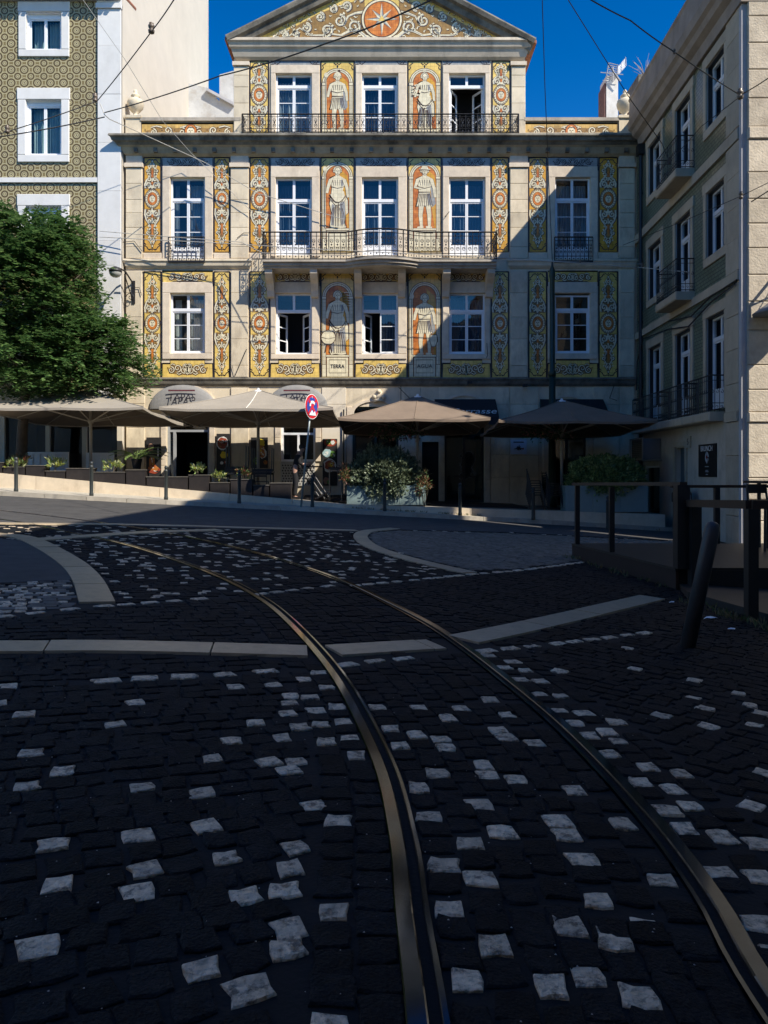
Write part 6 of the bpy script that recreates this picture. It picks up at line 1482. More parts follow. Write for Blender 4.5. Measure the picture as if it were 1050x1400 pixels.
# ================================================================== planters along the left terrace wall
PL = [(-34, 3, 633), (4, 34, 639), (35, 61, 637), (62, 89, 644.5), (90, 126, 641), (127, 171, 646), (172, 199, 643), (200, 257, 652.5), (258, 286, 650), (287, 314, 660.5), (315, 345, 656), (346, 368, 664), (369, 398, 661)]
M_LEAFY = [mat('yellow_green_leaf', (.34, .36, .07), .5, .2, 5, trans=.25), M_PITT[0], mat('pale_leaf', (.40, .42, .22), .5, .1, 5, trans=.2)]
pl_lab = ['at the top end of the terrace wall', 'holding dry reddish plants', 'between the dry plants and the yellow shrub', 'with a yellow-green shrub spilling over', 'low under the first parasol pole', 'holding a yellow-green fern by the palm', 'under the potted palm', 'below the chef poster', 'in front of the open doorway', 'below the red pepper poster', 'under the stacked tables, left half', 'under the stacked tables, right half', 'at the low end of the row beside the standing person']
for k, (x0, x1, yt) in enumerate(PL):
    Yp = 23.58; a, b = wp(x0 + .5, 0, Yp), wp(x1 - .5, 0, Yp); z1 = wp(0, yt, Yp).z; z0 = max(zt(a.x), zt(b.x)) - .02
    t = thing('wooden_planter', 'dark wooden planter box ' + pl_lab[k], 'planter', ((a.x + b.x) / 2, Yp + .2, z0), 0, 'dark planter boxes along the terrace wall')
    lowz = min(zt(a.x), zt(b.x)) + .005
    mb = MB(); mb.prism([(a.x, Yp, zt(a.x) + .005), (b.x, Yp, zt(b.x) + .005), (b.x, Yp, z1), (a.x, Yp, z1)], (0, .4, 0)); mb.build('box', M_DWOOD, t)
    mb = MB(); mb.box(a.x - .02, b.x + .02, Yp - .02, Yp + .42, z1, z1 + .025); mb.build('rim', mat('worn_rim', (.10, .09, .075), .8, .3, 8), t)
    if k in (1, 3, 5, 8, 9, 10): 
        c = Vector(((a.x + b.x) / 2 + rr(-.1, .1), Yp + .15, z1 + .2))
        small_plant('potted_plant', ['', 'dry reddish bedding plants in the planter near the tree', '', 'bright yellow-green shrub in the sunny planter', '', 'spiky yellow-green fern beside the palm', '', '', 'tiny green seedlings before the open doorway', 'yellow-green and red bedding plants under the pepper poster', 'sparse brown bedding plants under the stacked tables'][k], 'plant', c, (.36 if k < 8 else .25, .18, .2 if k < 8 else .12), M_RED if k in (1, 10) else M_LEAFY, 50 + k, 26, 8, .13, .045)
c = wp(22, 636, 23.7); small_plant('potted_plant', 'yellow leafy plant behind the first bollard', 'plant', c, (.34, .2, .22), M_LEAFY, 71, 26, 8, .14, .05)
# potted palm
pc = wp(187, 641, 24.6); t = thing('potted_palm', 'arching green palm in a pot beside the chef poster', 'palm', pc); mb = MB(); rnd = random.Random(12)
for k in range(15):
    a_ = rnd.uniform(0, 6.28); L_ = rnd.uniform(.7, 1.1); el_ = rnd.uniform(.7, 1.3); pts = []
    for i in range(8):
        f = i / 7; pts.append(pc + Vector((math.cos(a_) * L_ * f * math.cos(el_ * (1 - .5 * f)), math.sin(a_) * .7 * L_ * f * math.cos(el_ * (1 - .5 * f)), .25 + L_ * f * math.sin(el_) - .55 * f * f * L_)))
    mb.tube(pts, [.012 - .001 * i for i in range(8)], 4)
    for i in range(2, 8):
        d = (pts[i] - pts[i - 1]).normalized(); sd = d.cross(Vector((0, 0, 1)))
        for s_ in (-1, 1):
            for q in (.0, .5): leaf_mesh(mb, pts[i].lerp(pts[i - 1], q), d * .8 + sd * s_ * .8 + Vector((0, 0, -.2)), Vector((0, 0, 1)), .26, .04)
mb.build('fronds', [M_PITT[0]], t); mb = MB(); mb.lathe([(.12, 0), (.17, .3), (.18, .32)], pc, 12); mb.build('pot', M_DWOOD, t)
# white fretwork screens inside the left terrace
for x0, x1, y0, y1, lab in ((34, 94, 618, 638, 'white fretwork screen in dappled light behind the planters'), (118, 156, 619, 641, 'white panelled screen beside the parasol pole')):
    Yp = 26.6; a, b = wp(x0, y1, Yp), wp(x1, y0, Yp); base = zt(a.x) ; t = thing('fretwork_screen', lab, 'screen', ((a.x + b.x) / 2, Yp, base)); fr_ = Fr((0, Yp, 0), (1, 0, 0), (0, -1, 0)); mb = MB()
    bars(mb, fr_, a.x, b.x, base, b.z, .07, -.03, .03); mb.fbox(fr_, a.x + .07, b.x - .07, base + .07, b.z - .07, -.01, .005)
    n = int((b.x - a.x) / .24)
    for k in range(1, n): xx = a.x + (b.x - a.x) * k / n; mb.fbox(fr_, xx - .025, xx + .025, base + .07, b.z - .07, .005, .03)
    mb.build('frame', M_WHITEP, t)

# ================================================================== tables, chairs
def table_parts(t, up):
    mb = MB(); z = .72; mb.box(-.34, .34, -.34, .34, z, z + .03); mb.build('table_top', M_BLACK, t, local=True)
    for sx in (-1, 1):
        for sy in (-1, 1): mb = MB(); mb.tube([(sx * .31, sy * .31, 0), (sx * .30, sy * .30, z)], .02, 6); mb.build('leg', M_BLACK, t, local=True)
    mb = MB(); mb.box(-.31, .31, -.31, -.29, z - .06, z); mb.box(-.31, .31, .29, .31, z - .06, z); mb.build('apron', M_BLACK, t, local=True)
tx = [(-4.66, 24.35), (-3.86, 24.42)]
tabs = []
for k, (x, y) in enumerate(tx):
    z = zt(x + .34) + .03
    t = thing('cafe_table', ('black square cafe table under an upturned one, left of the parasol pole', 'black square cafe table under an upturned one, right of the parasol pole')[k], 'table', (x, y, z), 0, 'stacked black cafe tables'); table_parts(t, True)
    t2 = thing('cafe_table', ('black cafe table turned upside down on the left-hand table', 'black cafe table turned upside down on the right-hand table')[k], 'table', (x + .02, y, z + .752 * 2), 0, 'stacked black cafe tables'); table_parts(t2, False); t2.rotation_euler = (math.pi, 0, .05)
def chair_parts(t):
    mb = MB(); mb.box(-.21, .21, -.21, .21, .44, .465); mb.build('seat', M_BLACK, t, local=True)
    for sx in (-1, 1):
        mb = MB(); mb.tube([(sx * .2, -.2, .44), (sx * .22, -.24, 0)], .013, 5); mb.build('leg', M_BLACK, t, local=True)
        mb = MB(); mb.tube([(sx * .2, .22, .84), (sx * .2, .2, .44), (sx * .22, .25, 0)], .013, 5); mb.build('leg', M_BLACK, t, local=True)
    for z in (.60, .68, .76): mb = MB(); mb.box(-.2, .2, .205 + (z - .6) * .1, .22 + (z - .6) * .1, z, z + .055); mb.build('back_slat', M_BLACK, t, local=True)
def chair(label, loc, rz, tilt=0, group=None):
    t = thing('cafe_chair', label, 'chair', loc, rz, group); chair_parts(t); t.rotation_euler = (tilt, 0, rz); return t
ch0 = chair('black slatted chair tucked under the left stacked table', (-4.70, 23.98, zt(-4.6) + .005), math.pi)
ch1 = copy_tree(ch0); ch1['label'] = 'black slatted chair tucked under the right stacked table'; ch1.location = (-3.84, 24.02, zt(-3.75) + .005)
base = wp(735, 700, 24.3); 
for j, (bx_, nn, lab) in enumerate(((735, 7, 'black slatted chair in the taller leaning stack beside the plaque'), (757, 6, 'black slatted chair in the stack against the right-hand planter'))):
    for k in range(nn):
        X = (bx_ - CX) * 24.35 / F; o = copy_tree(ch0); o['label'] = lab; o['group'] = ('chairs in the taller stack', 'chairs in the second stack')[j]
        o.location = (X - .018 * k, 24.35 + .012 * k, zt(X + .2) + .01 + .075 * k); o.rotation_euler = (0, 0, math.pi / 2 * (.9 if j == 0 else 1.1))
# bare black table and folded table by the standing person
X = (459 - CX) * 24.0 / F; t = thing('cafe_table', 'small black table standing before the salad poster', 'table', (X, 24.0, zt(X - .3) + .02)); table_parts(t, True); t.scale = (.62, .7, 1.42)
fx = (432 - CX) * 23.95 / F; t = thing('folded_table', 'folded black slatted table leaning by the standing person', 'table', (fx, 23.95, zt(fx) + .02))
p0 = Vector((fx, 23.95, zt(fx) + .02))
for k, dx in enumerate((-.02, .14)):
    mb = MB(); mb.tube([p0 + Vector((-.35 + dx, 0, 1.02)), p0 + Vector((.28 + dx, 0, .06))], .022, 5); mb.build('leg', M_BLACK, t)
for k, dx in enumerate((-.02, .14)):
    mb = MB(); mb.tube([p0 + Vector((-.33 + dx, .25, .72)), p0 + Vector((.16 + dx, .25, .02))], .022, 5); mb.build('leg', M_BLACK, t)
mb = MB(); mb.prism([p0 + Vector((.02, -.05, .1)), p0 + Vector((.40, -.05, .32)), p0 + Vector((.42, -.05, .27)), p0 + Vector((.04, -.05, .05))], (0, .4, 0)); mb.build('slat_top', M_BLACK, t)
mb = MB(); mb.box(p0.x - .45, p0.x + .2, p0.y - .1, p0.y + .35, p0.z + 1.03, p0.z + 1.075); mb.build('tray_top', M_BLACK, t)
for k in range(3):
    X0_ = (415 - CX) * 24.6 / F; mb = MB(); mb.box(X0_, X0_ + 1.5, 24.3 + k * .34, 24.3 + k * .34 + .3, zt(X0_) - .05, zt(X0_) + .05 + .03 * k); tag(mb.build('step_board', M_DWOOD), ('lowest', 'middle', 'topmost')[k] + ' dark timber board of the low step beside the person', 'board')

# ================================================================== person in black
def skin_obj(name, V, E, rad, root, m, parent, sub=1):
    me = bpy.data.meshes.new(name); me.from_pydata([tuple(v) for v in V], E, []); o = bpy.data.objects.new(name + '_tmp', me); col.objects.link(o)
    md = o.modifiers.new('s', 'SKIN'); sl = me.skin_vertices[0].data
    for i, r_ in enumerate(rad): sl[i].radius = (r_, r_) if not isinstance(r_, tuple) else r_; sl[i].use_root = (i == root)
    sb_ = o.modifiers.new('d', 'SUBSURF'); sb_.levels = sub + 1; sb_.render_levels = sub + 1
    dg = bpy.context.evaluated_depsgraph_get(); m2 = bpy.data.meshes.new_from_object(o.evaluated_get(dg)); bpy.data.objects.remove(o)
    m2.name = name; m2.materials.clear(); m2.materials.append(m)
    for p in m2.polygons: p.use_smooth = True
    o2 = bpy.data.objects.new(name, m2); col.objects.link(o2); o2.parent = parent; return o2
px_ = (404.5 - CX) * 24.05 / F
pers = thing('person', 'person in black clothes standing bent over the folded black table', 'person', (px_, 24.05, zt(px_) + .005))
M_SKIN = mat('skin', (.42, .24, .17), .55, .08, 9); M_CLOTH = mat('black_cotton', (.012, .012, .014), .9, .2, 9); M_HAIR = mat('dark_hair', (.012, .009, .008), .6)
V = [(0, 0, .93), (.03, 0, 1.10), (.09, 0, 1.28), (.13, 0, 1.40), (.16, 0, 1.46), (.20, -.01, 1.54), (.22, -.01, 1.63),          # pelvis..head 0-6
     (-.02, -.09, .88), (.02, -.10, .50), (-.03, -.11, .08), (.11, -.12, .03),                                              # near leg 7-10
     (-.02, .09, .88), (-.02, .10, .50), (-.09, .11, .08), (.05, .12, .03),                                                 # far leg 11-14
     (.12, -.18, 1.36), (.13, -.22, 1.12), (.33, -.15, 1.06), (.41, -.13, 1.09),                                             # near arm 15-18
     (.12, .18, 1.36), (.14, .22, 1.12), (.35, .14, 1.07), (.43, .12, 1.10),                                                 # far arm 19-22
     (.47, -.15, 1.10), (.50, -.15, 1.085), (.475, -.13, 1.10), (.51, -.13, 1.085), (.475, -.11, 1.10), (.50, -.11, 1.09), (.46, -.095, 1.095), (.43, -.10, 1.13),
     (.49, .10, 1.11), (.52, .10, 1.10), (.49, .12, 1.11), (.525, .12, 1.10), (.49, .14, 1.11), (.515, .14, 1.10), (.45, .09, 1.14), (.26, -.01, 1.60), (.30, -.01, 1.595)]
E = [(0, 1), (1, 2), (2, 3), (3, 4), (4, 5), (5, 6), (0, 7), (7, 8), (8, 9), (9, 10), (0, 11), (11, 12), (12, 13), (13, 14), (3, 15), (15, 16), (16, 17), (17, 18), (3, 19), (19, 20), (20, 21), (21, 22),
     (18, 23), (23, 24), (18, 25), (25, 26), (18, 27), (27, 28), (18, 29), (18, 30), (22, 31), (31, 32), (22, 33), (33, 34), (22, 35), (35, 36), (22, 37)]
Rd = [.13, .115, .135, .11, .055, .085, .085, .09, .06, .04, .035, .09, .06, .04, .035, .06, .042, .03, .028, .06, .042, .03, .028] + [.009] * 8 + [.009] * 7 + [.02, .012]
skin_obj('body', V[:38], E, Rd[:38], 0, M_SKIN, pers)
skin_obj('trousers', [V[0], V[7], V[8], V[9], V[11], V[12], V[13], (0, 0, 1.0)], [(0, 1), (1, 2), (2, 3), (0, 4), (4, 5), (5, 6), (0, 7)], [.15, .11, .085, .07, .11, .085, .07, .135], 0, M_CLOTH, pers)
skin_obj('shirt', [V[0], V[1], V[2], V[3], V[15], V[16], (.24, -.18, 1.085), V[19], V[20], (.25, .18, 1.09)], [(0, 1), (1, 2), (2, 3), (3, 4), (4, 5), (5, 6), (3, 7), (7, 8), (8, 9)], [.148, .14, .155, .125, .08, .062, .052, .08, .062, .052], 1, M_CLOTH, pers)
mb = MB(); mb.ball((.195, 0, 1.625), .112, 14, 0, (.95, .85, 1.05)); mb.build('hair', M_HAIR, pers, True, local=True)
mb = MB(); mb.ball((.315, -.01, 1.60), .018, 8, 0, (1, .8, 1.3)); mb.build('nose', M_SKIN, pers, True, local=True)
for sy in (-.04, .02): mb = MB(); mb.ball((.292, sy - .0, 1.625), .011, 8); mb.build('eye', M_BLK, pers, True, local=True)
for sy in (-.11, .11): mb = MB(); mb.box(-.07, .17, sy - .045, sy + .045, .0, .075) if sy < 0 else mb.box(-.13, .11, sy - .045, sy + .045, .0, .075); mb.build('shoe', M_BLACK, pers, local=True)

# ================================================================== bollards
M_BOL = mat('bollard_paint', (.030, .036, .034), .5, .2, 6)
def bollard(label, base, h=1.0, r=.05, lean=(0, 0), group=None, m=None):
    t = thing('bollard', label, 'bollard', base, 0, group); m = m or M_BOL; mb = MB(); mb.lathe([(r * 1.15, 0), (r * 1.15, .06), (r, .1), (r, h * .82), (r * 1.12, h * .83), (r * 1.12, h * .86), (r * .8, h * .87), (r * .8, h * .90)], (0, 0, 0), 14); mb.build('shaft', m, t, True, local=True)
    mb = MB(); mb.lathe([(r * .7, h * .9), (r * .98, h * .93), (r * .9, h * .97), (r * .4, h)], (0, 0, 0), 14); mb.build('knob', m, t, True, local=True)
    t.rotation_euler = (lean[1], lean[0], 0); return t
blab = ['beside the yellow leafy plant at the upper end of the pavement', 'in line with the first parasol pole', 'in front of the chef poster', 'in front of the stacked tables', 'between the signpost and the black table', 'in front of the silvery bush', 'in front of the dark glazed door', 'in front of the chair stacks', 'at the corner of the planter by the deck']
for k, (px, yb, yt) in enumerate(((22, 668, 618), (125, 674.5, 627), (227, 681, 633), (327, 688, 640), (427, 695, 648), (526, 699, 652), (629, 707, 660), (729, 713, 664), (831, 726, 672))):
    Yb = interp((px - CX) * 22.5 / F, [(k_[0], k_[1]) for k_ in KERB]) + .35
    Yb = min(Yb, 23.2); X = (px - CX) * Yb / F; z = tiltz(X) + .12
    if k == 8: Yb = 22.6; X = (px - CX) * Yb / F; z = tiltz(X) + .0
    bollard('slim dark bollard ' + blab[k], (X, Yb, z), .98, .052, (0, 0), 'slim bollards along the kerb')
g = gp(940, 884, 0); t = thing('bollard', 'thick dark round-topped bollard leaning beside the timber deck', 'bollard', g); mb = MB()
mb.lathe([(.062, -.03), (.062, .95), (.058, 1.01), (.045, 1.045), (.02, 1.06)], (0, 0, 0), 16); mb.build('shaft', mat('grey_black_paint', (.035, .037, .042), .5, .25, 8, .2, 60), t, True, local=True); t.rotation_euler = (-.02, .215, 0)

# ================================================================== no-stopping sign
sp0 = Vector(((411.5 - CX) * 22.45 / F, 22.45, tiltz(-2.45) + .12)); sp1 = wp(425, 556, 22.4)
t = thing('traffic_sign', 'round no-stopping sign on a slightly tilted grey pole', 'sign', sp0); up_ = (sp1 - sp0).normalized()
mb = MB(); mb.tube([sp0 - up_ * .05, sp1 + up_ * .30], .028, 8); mb.build('pole', mat('galvanised', (.32, .36, .34), .5, .1, 6, metal=.3), t, True)
nrm = Vector((.88, -.47, 0)).normalized(); uu = Vector((.47, .88, 0)).normalized(); c = sp1 + nrm * .035
def disc(name, r0, off, m, n=32):
    mb = MB(); mb.prism([c + nrm * off + uu * r0 * math.cos(2 * math.pi * i / n) + Vector((0, 0, r0 * math.sin(2 * math.pi * i / n))) for i in range(n)], nrm * .004); mb.build(name, m, t)
RS_ = .365
disc('white_edge', RS_, 0, M_WHITEP); disc('red_ring', RS_ * .95, .005, mat('sign_red', (.55, .02, .03), .4)); disc('blue_field', RS_ * .74, .010, mat('sign_blue', (.03, .06, .32), .4))
def sq(name, pts, off, m): mb = MB(); mb.prism([c + nrm * off + uu * x * RS_ + Vector((0, 0, y * RS_)) for x, y in pts], nrm * .003); mb.build(name, m, t)
for s_ in (1, -1): sq('red_bar', [(-.55, -.42 * s_ - .06), (-.55, -.60 * s_ + .06) if False else (-.45, -.62 * s_), (.55, .45 * s_), (.45, .62 * s_)], .015 + .004 * (s_ > 0), MATS['sign_red'])
sq('white_pictogram', [(-.3, .22), (.1, .26), (.32, .14), (.32, .36), (.05, .48), (-.22, .44)], .024, M_WHITEP); sq('white_pictogram', [(-.42, .0), (-.24, .02), (-.2, .24), (-.4, .22)], .024, M_WHITEP)
sq('white_pictogram', [(-.5, -.7), (.5, -.7), (.35, -.35), (.1, -.5), (-.05, -.28), (-.3, -.5)], .024, M_WHITEP)

# ================================================================== green tram pole, lamps
g = wp(755, 0, 26.4); t = thing('tram_pole', 'slender dark green pole rising behind the brown parasol', 'pole', (g.x, 26.4, zt(g.x))); M_GRN = mat('dark_green_paint', (.018, .035, .022), .45, .2, 5)
zt_ = wp(0, 358, 26.4).z; z0 = zt(g.x)
mb = MB(); mb.lathe([(.16, 0), (.16, .5), (.12, .55), (.115, 4.5)], (g.x, 26.4, z0), 14); mb.build('lower_shaft', M_GRN, t, True)
mb = MB(); mb.lathe([(.13, 4.5 + z0), (.13, 4.65 + z0), (.095, 4.7 + z0), (.085, zt_ - .6), (.11, zt_ - .5), (.10, zt_ - .3), (.04, zt_ - .15), (.03, zt_)], (g.x, 26.4, 0), 14); mb.build('upper_shaft', M_GRN, t, True)
t = thing('street_lamp', 'wall lamp on a scrolled iron bracket above the tree', 'lamp', MAIN.p(U_(183), V_(402), .1)); A = MAIN.p(U_(183), V_(388), .12); B = wp(160, 371, 26.75)
mb = MB(); mb.fbox(MAIN, U_(182), U_(186), V_(416), V_(385), .09, .13); mb.build('wall_plate', M_IRON, t)
mb = MB(); mb.tube([A, A.lerp(B, .5) + Vector((0, 0, .22)), B + Vector((.05, 0, .12)), B], .03, 6); mb.tube([MAIN.p(U_(183), V_(412), .12), A.lerp(B, .55) + Vector((0, 0, .1))], .02, 5)
mb.tube([MAIN.p(U_(182), V_(408), .13) + Vector((-.02 - .16 * math.cos(k * .6) * (1 - k / 16), -.1, .16 * math.sin(k * .6) * (1 - k / 16))) for k in range(14)], .014, 4); mb.build('bracket', M_IRON, t)
mb = MB(); mb.ball(B + Vector((-.06, 0, -.05)), .2, 14, 0, (1.05, 1, .85)); mb.build('lamp_head', mat('lamp_glass', (.36, .36, .33), .3, .1, 3), t, True)
mb = MB(); mb.lathe([(.215, -.03), (.22, .02), (.18, .1), (.05, .17)], B + Vector((-.06, 0, 0)), 14); mb.build('hood', M_IRON, t, True)
c = Vector((9.44, 18.28, 5.05)); t = thing('street_lamp', 'flat conical lamp hung before the sunlit ashlar corner', 'lamp', c)
mb = MB(); mb.lathe([(.62, 0), (.63, .03), (.45, .16), (.16, .36), (.1, .5)], c, 20); mb.build('shade', mat('grey_enamel', (.18, .18, .19), .4), t, True)
mb = MB(); mb.tube([c + Vector((0, 0, .5)), c + Vector((0, 0, .95)), c + Vector((0, .5, .95))], .04, 8); mb.tube([c + Vector((0, .45, .5)), c + Vector((0, .05, .9))], .02, 6); mb.build('arm', M_IRON, t)

# ================================================================== timber deck with railings
deck = thing('timber_deck', 'raised dark timber deck with brown railings', 'deck', (6, 11.8, gz(6)))
A, B = Vector((3.79, 10.0)), Vector((3.28, 13.45)); DZ = .05; xr = 8.55
M_DECK = mat('deck_board', (.022, .018, .015), .45, .35, 6, .3, 60, island=.25); M_RAILW = mat('brown_rail', (.035, .018, .011), .55, .3, 7, .2, 50); M_SKIRT = mat('red_brown_skirt', (.020, .008, .006), .7, .3, 6)
y = 10.0; n = 25
for k in range(n):
    ya = 10.0 + 3.45 * k / n; yb_ = 10.0 + 3.45 * (k + 1) / n - .008; xa = A.x + (B.x - A.x) * k / n; xb_ = A.x + (B.x - A.x) * (k + 1) / n
    mb = MB(); mb.prism([(xa, ya, DZ - .03), (xr, ya, DZ - .03), (xr, yb_, DZ - .03), (xb_, yb_, DZ - .03)], (0, 0, .03)); mb.build('deck_board', M_DECK, deck)
mb = MB(); mb.prism([(A.x + .01, A.y + .01, DZ - .032), (B.x + .01, B.y, DZ - .032), (B.x + .01, B.y, gz(B.x) - .05), (A.x + .01, A.y + .01, gz(A.x) - .05)], (.04, 0, 0)); mb.build('side_skirt', M_SKIRT, deck)
mb = MB(); mb.prism([(A.x + .06, A.y + .005, DZ - .032), (xr, A.y + .005, DZ - .032), (xr, A.y + .005, gz(xr) - .05), (A.x + .06, A.y + .005, gz(A.x) - .05)], (0, .04, 0)); mb.build('front_skirt', M_BLACK, deck)
mb = MB(); mb.box(B.x + .06, xr, B.y - .04, B.y - .0, gz(xr) - .05, DZ - .032); mb.build('back_skirt', M_SKIRT, deck)
def post(x, y, z0, z1, w=.1): mb = MB(); mb.box(x - w / 2, x + w / 2, y - w / 2, y + w / 2, z0, z1); mb.build('post', M_BLACK, deck)
def rail_(p, q, w=.1, h=.05): 
    d = (q - p); d.z = 0; d.normalize(); s_ = Vector((-d.y, d.x, 0)) * w / 2; mb = MB(); mb.prism([p - s_, q - s_, q + s_, p + s_], (0, 0, h)); mb.build('handrail', M_RAILW, deck)
for f in (.03, .42, 1.0): 
    P = B.lerp(A, f); post(P.x + .06, P.y - .05 if f > .5 else P.y, DZ, 1.06 if f < 1 else 1.13, .075 if f < 1 else .16)
rail_(Vector((B.x + .06, B.y + .03, 1.06)), Vector((A.x + .06, A.y - .12, 1.12)))
for x in (5.8, 7.2, 8.45): post(x, 13.4, DZ, 1.02, .085)
rail_(Vector((5.0, 13.4, 1.02)), Vector((xr, 13.4, 1.02)), .08); rail_(Vector((3.36, 13.4, 1.02)), Vector((5.0, 13.4, 1.02)), .05, .02) if False else None
# lower step and front rail
LP = [(3.9, 9.95), (3.75, 9.3), (3.9, 8.0), (8.5, 8.0), (8.5, 9.95)]
LP = [tuple(gp(940, 818).xy), tuple(gp(1060, 853).xy), (8.5, tuple(gp(1060, 853).xy)[1] - .6), (8.5, 9.97), (A.x + .05, 9.97)]
low = thing('timber_ramp', 'low dark timber ramp below the deck with a brown front rail', 'ramp', (6, 9, gz(6)))
mb = MB(); mb.prism([(x, y, gz(x) - .03) for x, y in LP], (0, 0, .11)); mb.build('platform', mat('ramp_board', (.020, .015, .012), .6, .3, 6, .3, 50), low)
p1 = gp(1027, 846, .02); deck_keep = deck; deck = low
post(p1.x, p1.y, p1.z, .92, .105); p0_ = Vector((3.98, 9.85)); post(p0_.x, p0_.y, gz(4) + .08, .85, .13)
rail_(Vector((p0_.x - .05, p0_.y + .02, .85)), Vector((p1.x, p1.y, .92)), .11, .09); d_ = (Vector((p1.x, p1.y, 0)) - Vector((p0_.x, p0_.y, 0))); e_ = Vector((p1.x, p1.y, 0)) + Vector((2.2, -.35, 0))
rail_(Vector((p1.x, p1.y, .921)), Vector((e_.x, e_.y, .94)), .11, .09); post(e_.x - .1, e_.y, gz(e_.x), .94, .1)
deck = deck_keep
# bar stools on the deck
for k, (x, y, rz) in enumerate(((6.12, 12.3, .2), (6.75, 12.0, .5))):
    t = thing('bar_stool', ('black tubular bar chair at the back rail of the deck', 'black tubular bar chair nearer the front rail of the deck')[k], 'stool', (x, y, DZ), rz)
    for sx in (-1, 1):
        mb = MB(); mb.tube([(sx * .2, -.22, 0), (sx * .18, -.2, .66), (sx * .18, -.14, .74), (sx * .18, .2, .75)], .02, 6); mb.build('leg', M_BLACK, t, local=True)
        mb = MB(); mb.tube([(sx * .2, .24, 0), (sx * .18, .2, .74), (sx * .17, .24, .98), (sx * .1, .25, 1.03)], .02, 6); mb.build('leg', M_BLACK, t, local=True)
    mb = MB(); mb.box(-.2, .2, -.2, .2, .75, .78); mb.build('seat', M_BLACK, t, local=True); mb = MB(); mb.box(-.18, .18, .22, .25, .9, 1.05); mb.build('backrest', M_BLACK, t, local=True)
    mb = MB(); mb.tube([(-.19, -.21, .28), (.19, -.21, .28)], .015, 5); mb.build('footrest', M_BLACK, t, local=True)
t = thing('bar_table', 'high black bar table at the right end of the deck', 'table', (6.62, 12.75, DZ)); mb = MB(); mb.box(-.5, .6, -.35, .35, 1.06, 1.1); mb.build('table_top', M_BLACK, t, local=True)
for sx in (-.4, .5): mb = MB(); mb.tube([(sx, 0, 0), (sx, 0, 1.06)], .03, 6); mb.build('leg', M_BLACK, t, local=True)
# weeds along the deck and terrace foot
mb = MB(); rnd = random.Random(9)
for k in range(170):
    f = rnd.random(); 
    if k < 30: P = A.lerp(B, f); q = Vector((P.x - rnd.uniform(.02, .2), P.y, 0))
    elif k < 70: a_, b_ = gp(930, 820), gp(1050, 862); q = a_.lerp(b_, f) + Vector((rnd.uniform(-.12, .12), -rnd.uniform(0, .25), 0))
    else: q = Vector((-1 + 9.4 * f, 23.44, 0))
    q.z = gz(q.x) + (.12 if q.y > 20 and q.x < 3 else 0)
    for i in range(5): leaf_mesh(mb, q + Vector((rnd.uniform(-.05, .05), rnd.uniform(-.04, .04), 0)), Vector((rnd.uniform(-.6, .6), rnd.uniform(-.6, .6), 1)), rdir(rnd), rnd.uniform(.03, .10), .016, rnd.randrange(2))
o = mb.build('weeds', [mat('weed_leaf', (.07, .10, .03), .7, .2, 5), mat('dry_grass', (.16, .13, .06), .8, .2, 5)]); tag(o, 'tufts of weeds along the deck skirt and foot of the terrace wall', 'weeds', kind='stuff')

# ================================================================== overhead wires
M_WIRE = mat('black_wire', (.012, .012, .012), .6); M_STEELW = mat('steel_wire', (.42, .40, .35), .5, .1, 3); M_INS = mat('brown_insulator', (.12, .09, .06), .35, .2, 8)
def wire(label, pts, r=.016, m=None, sag=.0, ins=()):
    P = [wp(x, y, Y) for x, y, Y in pts]; t = thing('overhead_wire', label, 'wire', P[0]); Q = []
    for a, b in zip(P[:-1], P[1:]):
        n = 10
        for i in range(n): f = i / n; q = a.lerp(b, f); q.z -= sag * 4 * f * (1 - f); Q.append(q)
    Q.append(P[-1]); mb = MB(); mb.tube(Q, r, 5); mb.build('cable', m or M_WIRE, t)
    for x, y, Y, s_ in ins:
        c_ = wp(x, y, Y); mb = MB(); mb.lathe([(.03, -.16), (.10, -.12), (.11, -.04), (.05, 0), (.10, .05), (.11, .12), (.06, .16), (.08, .2), (.02, .24)], Vector((0, 0, 0)), 10); k_ = s_
        mb.v = [tuple(c_ + Vector(v) * k_) for v in mb.v]; mb.build('insulator', M_INS, t, True)
wire('upper black wire rising from the tiled wall past its insulators', [(-40, 194, 20), (0, 183, 20.5), (133, 138, 22), (208, 42, 18), (245, -12, 16)], .014, None, .03, ((10, 178, 20.6, .6), (130, 135, 22, .7), (207, 40, 18, .7)))
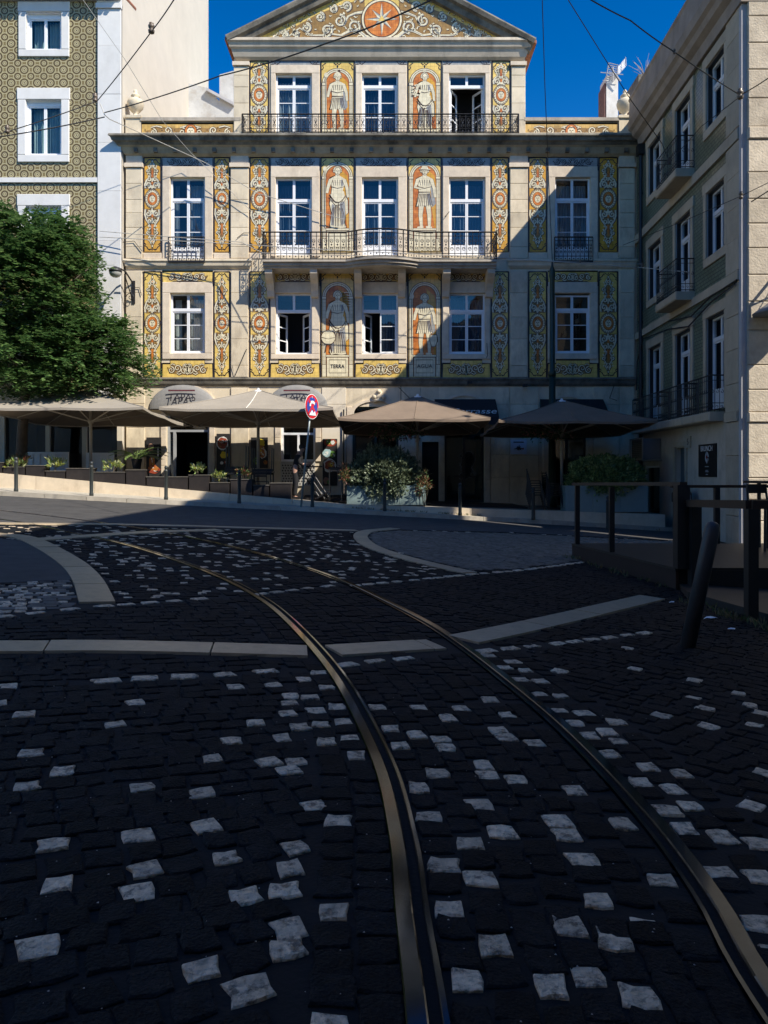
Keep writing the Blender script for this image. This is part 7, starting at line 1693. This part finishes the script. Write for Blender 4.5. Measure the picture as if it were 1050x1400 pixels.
wire('lower black wire strung to the iron ring by the white pilaster', [(-40, 196, 20), (0, 187, 20.5), (143, 160, 22)], .017, None, .03)
wire('long black wire crossing the pediment from the iron ring', [(143, 154, 22), (300, 104, 18), (450, 58, 15), (610, -10, 12)], .015, None, .04)
wire('chain wire from the iron ring to the parapet corner', [(137, 142, 22), (143, 157, 22), (150, 163, 22.3), (190, 181, 25), (280, 222, 27.2), (352, 264, 27.5), (470, 300, 27.6)], .013, M_STEELW, .0)
wire('thin twin wire sloping down over the olive tiles and side wall', [(108, -8, 24), (170, 80, 25), (222, 165, 26.5), (262, 210, 27.4), (345, 290, 27.6)], .009, M_STEELW)
wire('upper span wire across the facade below the long balcony railing', [(136, 316, 27.3), (330, 331, 27), (360, 346, 26.4), (760, 357, 26.2), (880, 361, 26.3)], .012, M_STEELW, .01)
wire('lower pale span wire stretched to the sunlit corner', [(136, 324, 27.3), (330, 334, 27), (420, 340, 26), (690, 353, 26), (878, 366, 25), (1017, 379, 20), (1090, 384, 18)], .013, M_STEELW, .0, ((878, 363, 25, .4), (793, 358, 25.5, .3)))
wire('near-vertical black wire in front of the sky by the pediment', [(741, -10, 20), (745, 120, 22), (749, 215, 25), (755, 356, 26.4)], .012)
wire('black wire running down past the antenna to the green tiled wall', [(772, -8, 20), (830, 85, 22), (862, 136, 23), (905, 196, 24), (915, 221, 23.5)], .012, None, 0, ((915, 221, 23.5, .6),))
wire('twisted black wire across the sky to the corner insulator', [(795, -8, 15), (862, 28, 16), (922, 71, 17), (1012, 130, 18.6), (1060, 100, 17)], .014, None, .02, ((1012, 130, 18.5, .7), (922, 71, 17, .3)))
wire('thin wire from the corner insulator down to the upper balcony', [(1012, 132, 18.6), (960, 172, 20), (915, 222, 23.4)], .009)
wire('thin wire from the second corner insulator towards the drainpipe', [(1060, 245, 18), (1013, 268, 18.6), (940, 300, 22), (852, 335, 26.5)], .009, None, 0, ((1013, 268, 18.5, .5),))
wire('looped black cable before the ashlar corner at lamp height', [(1060, 255, 18), (1027, 276, 18.5)], .014)
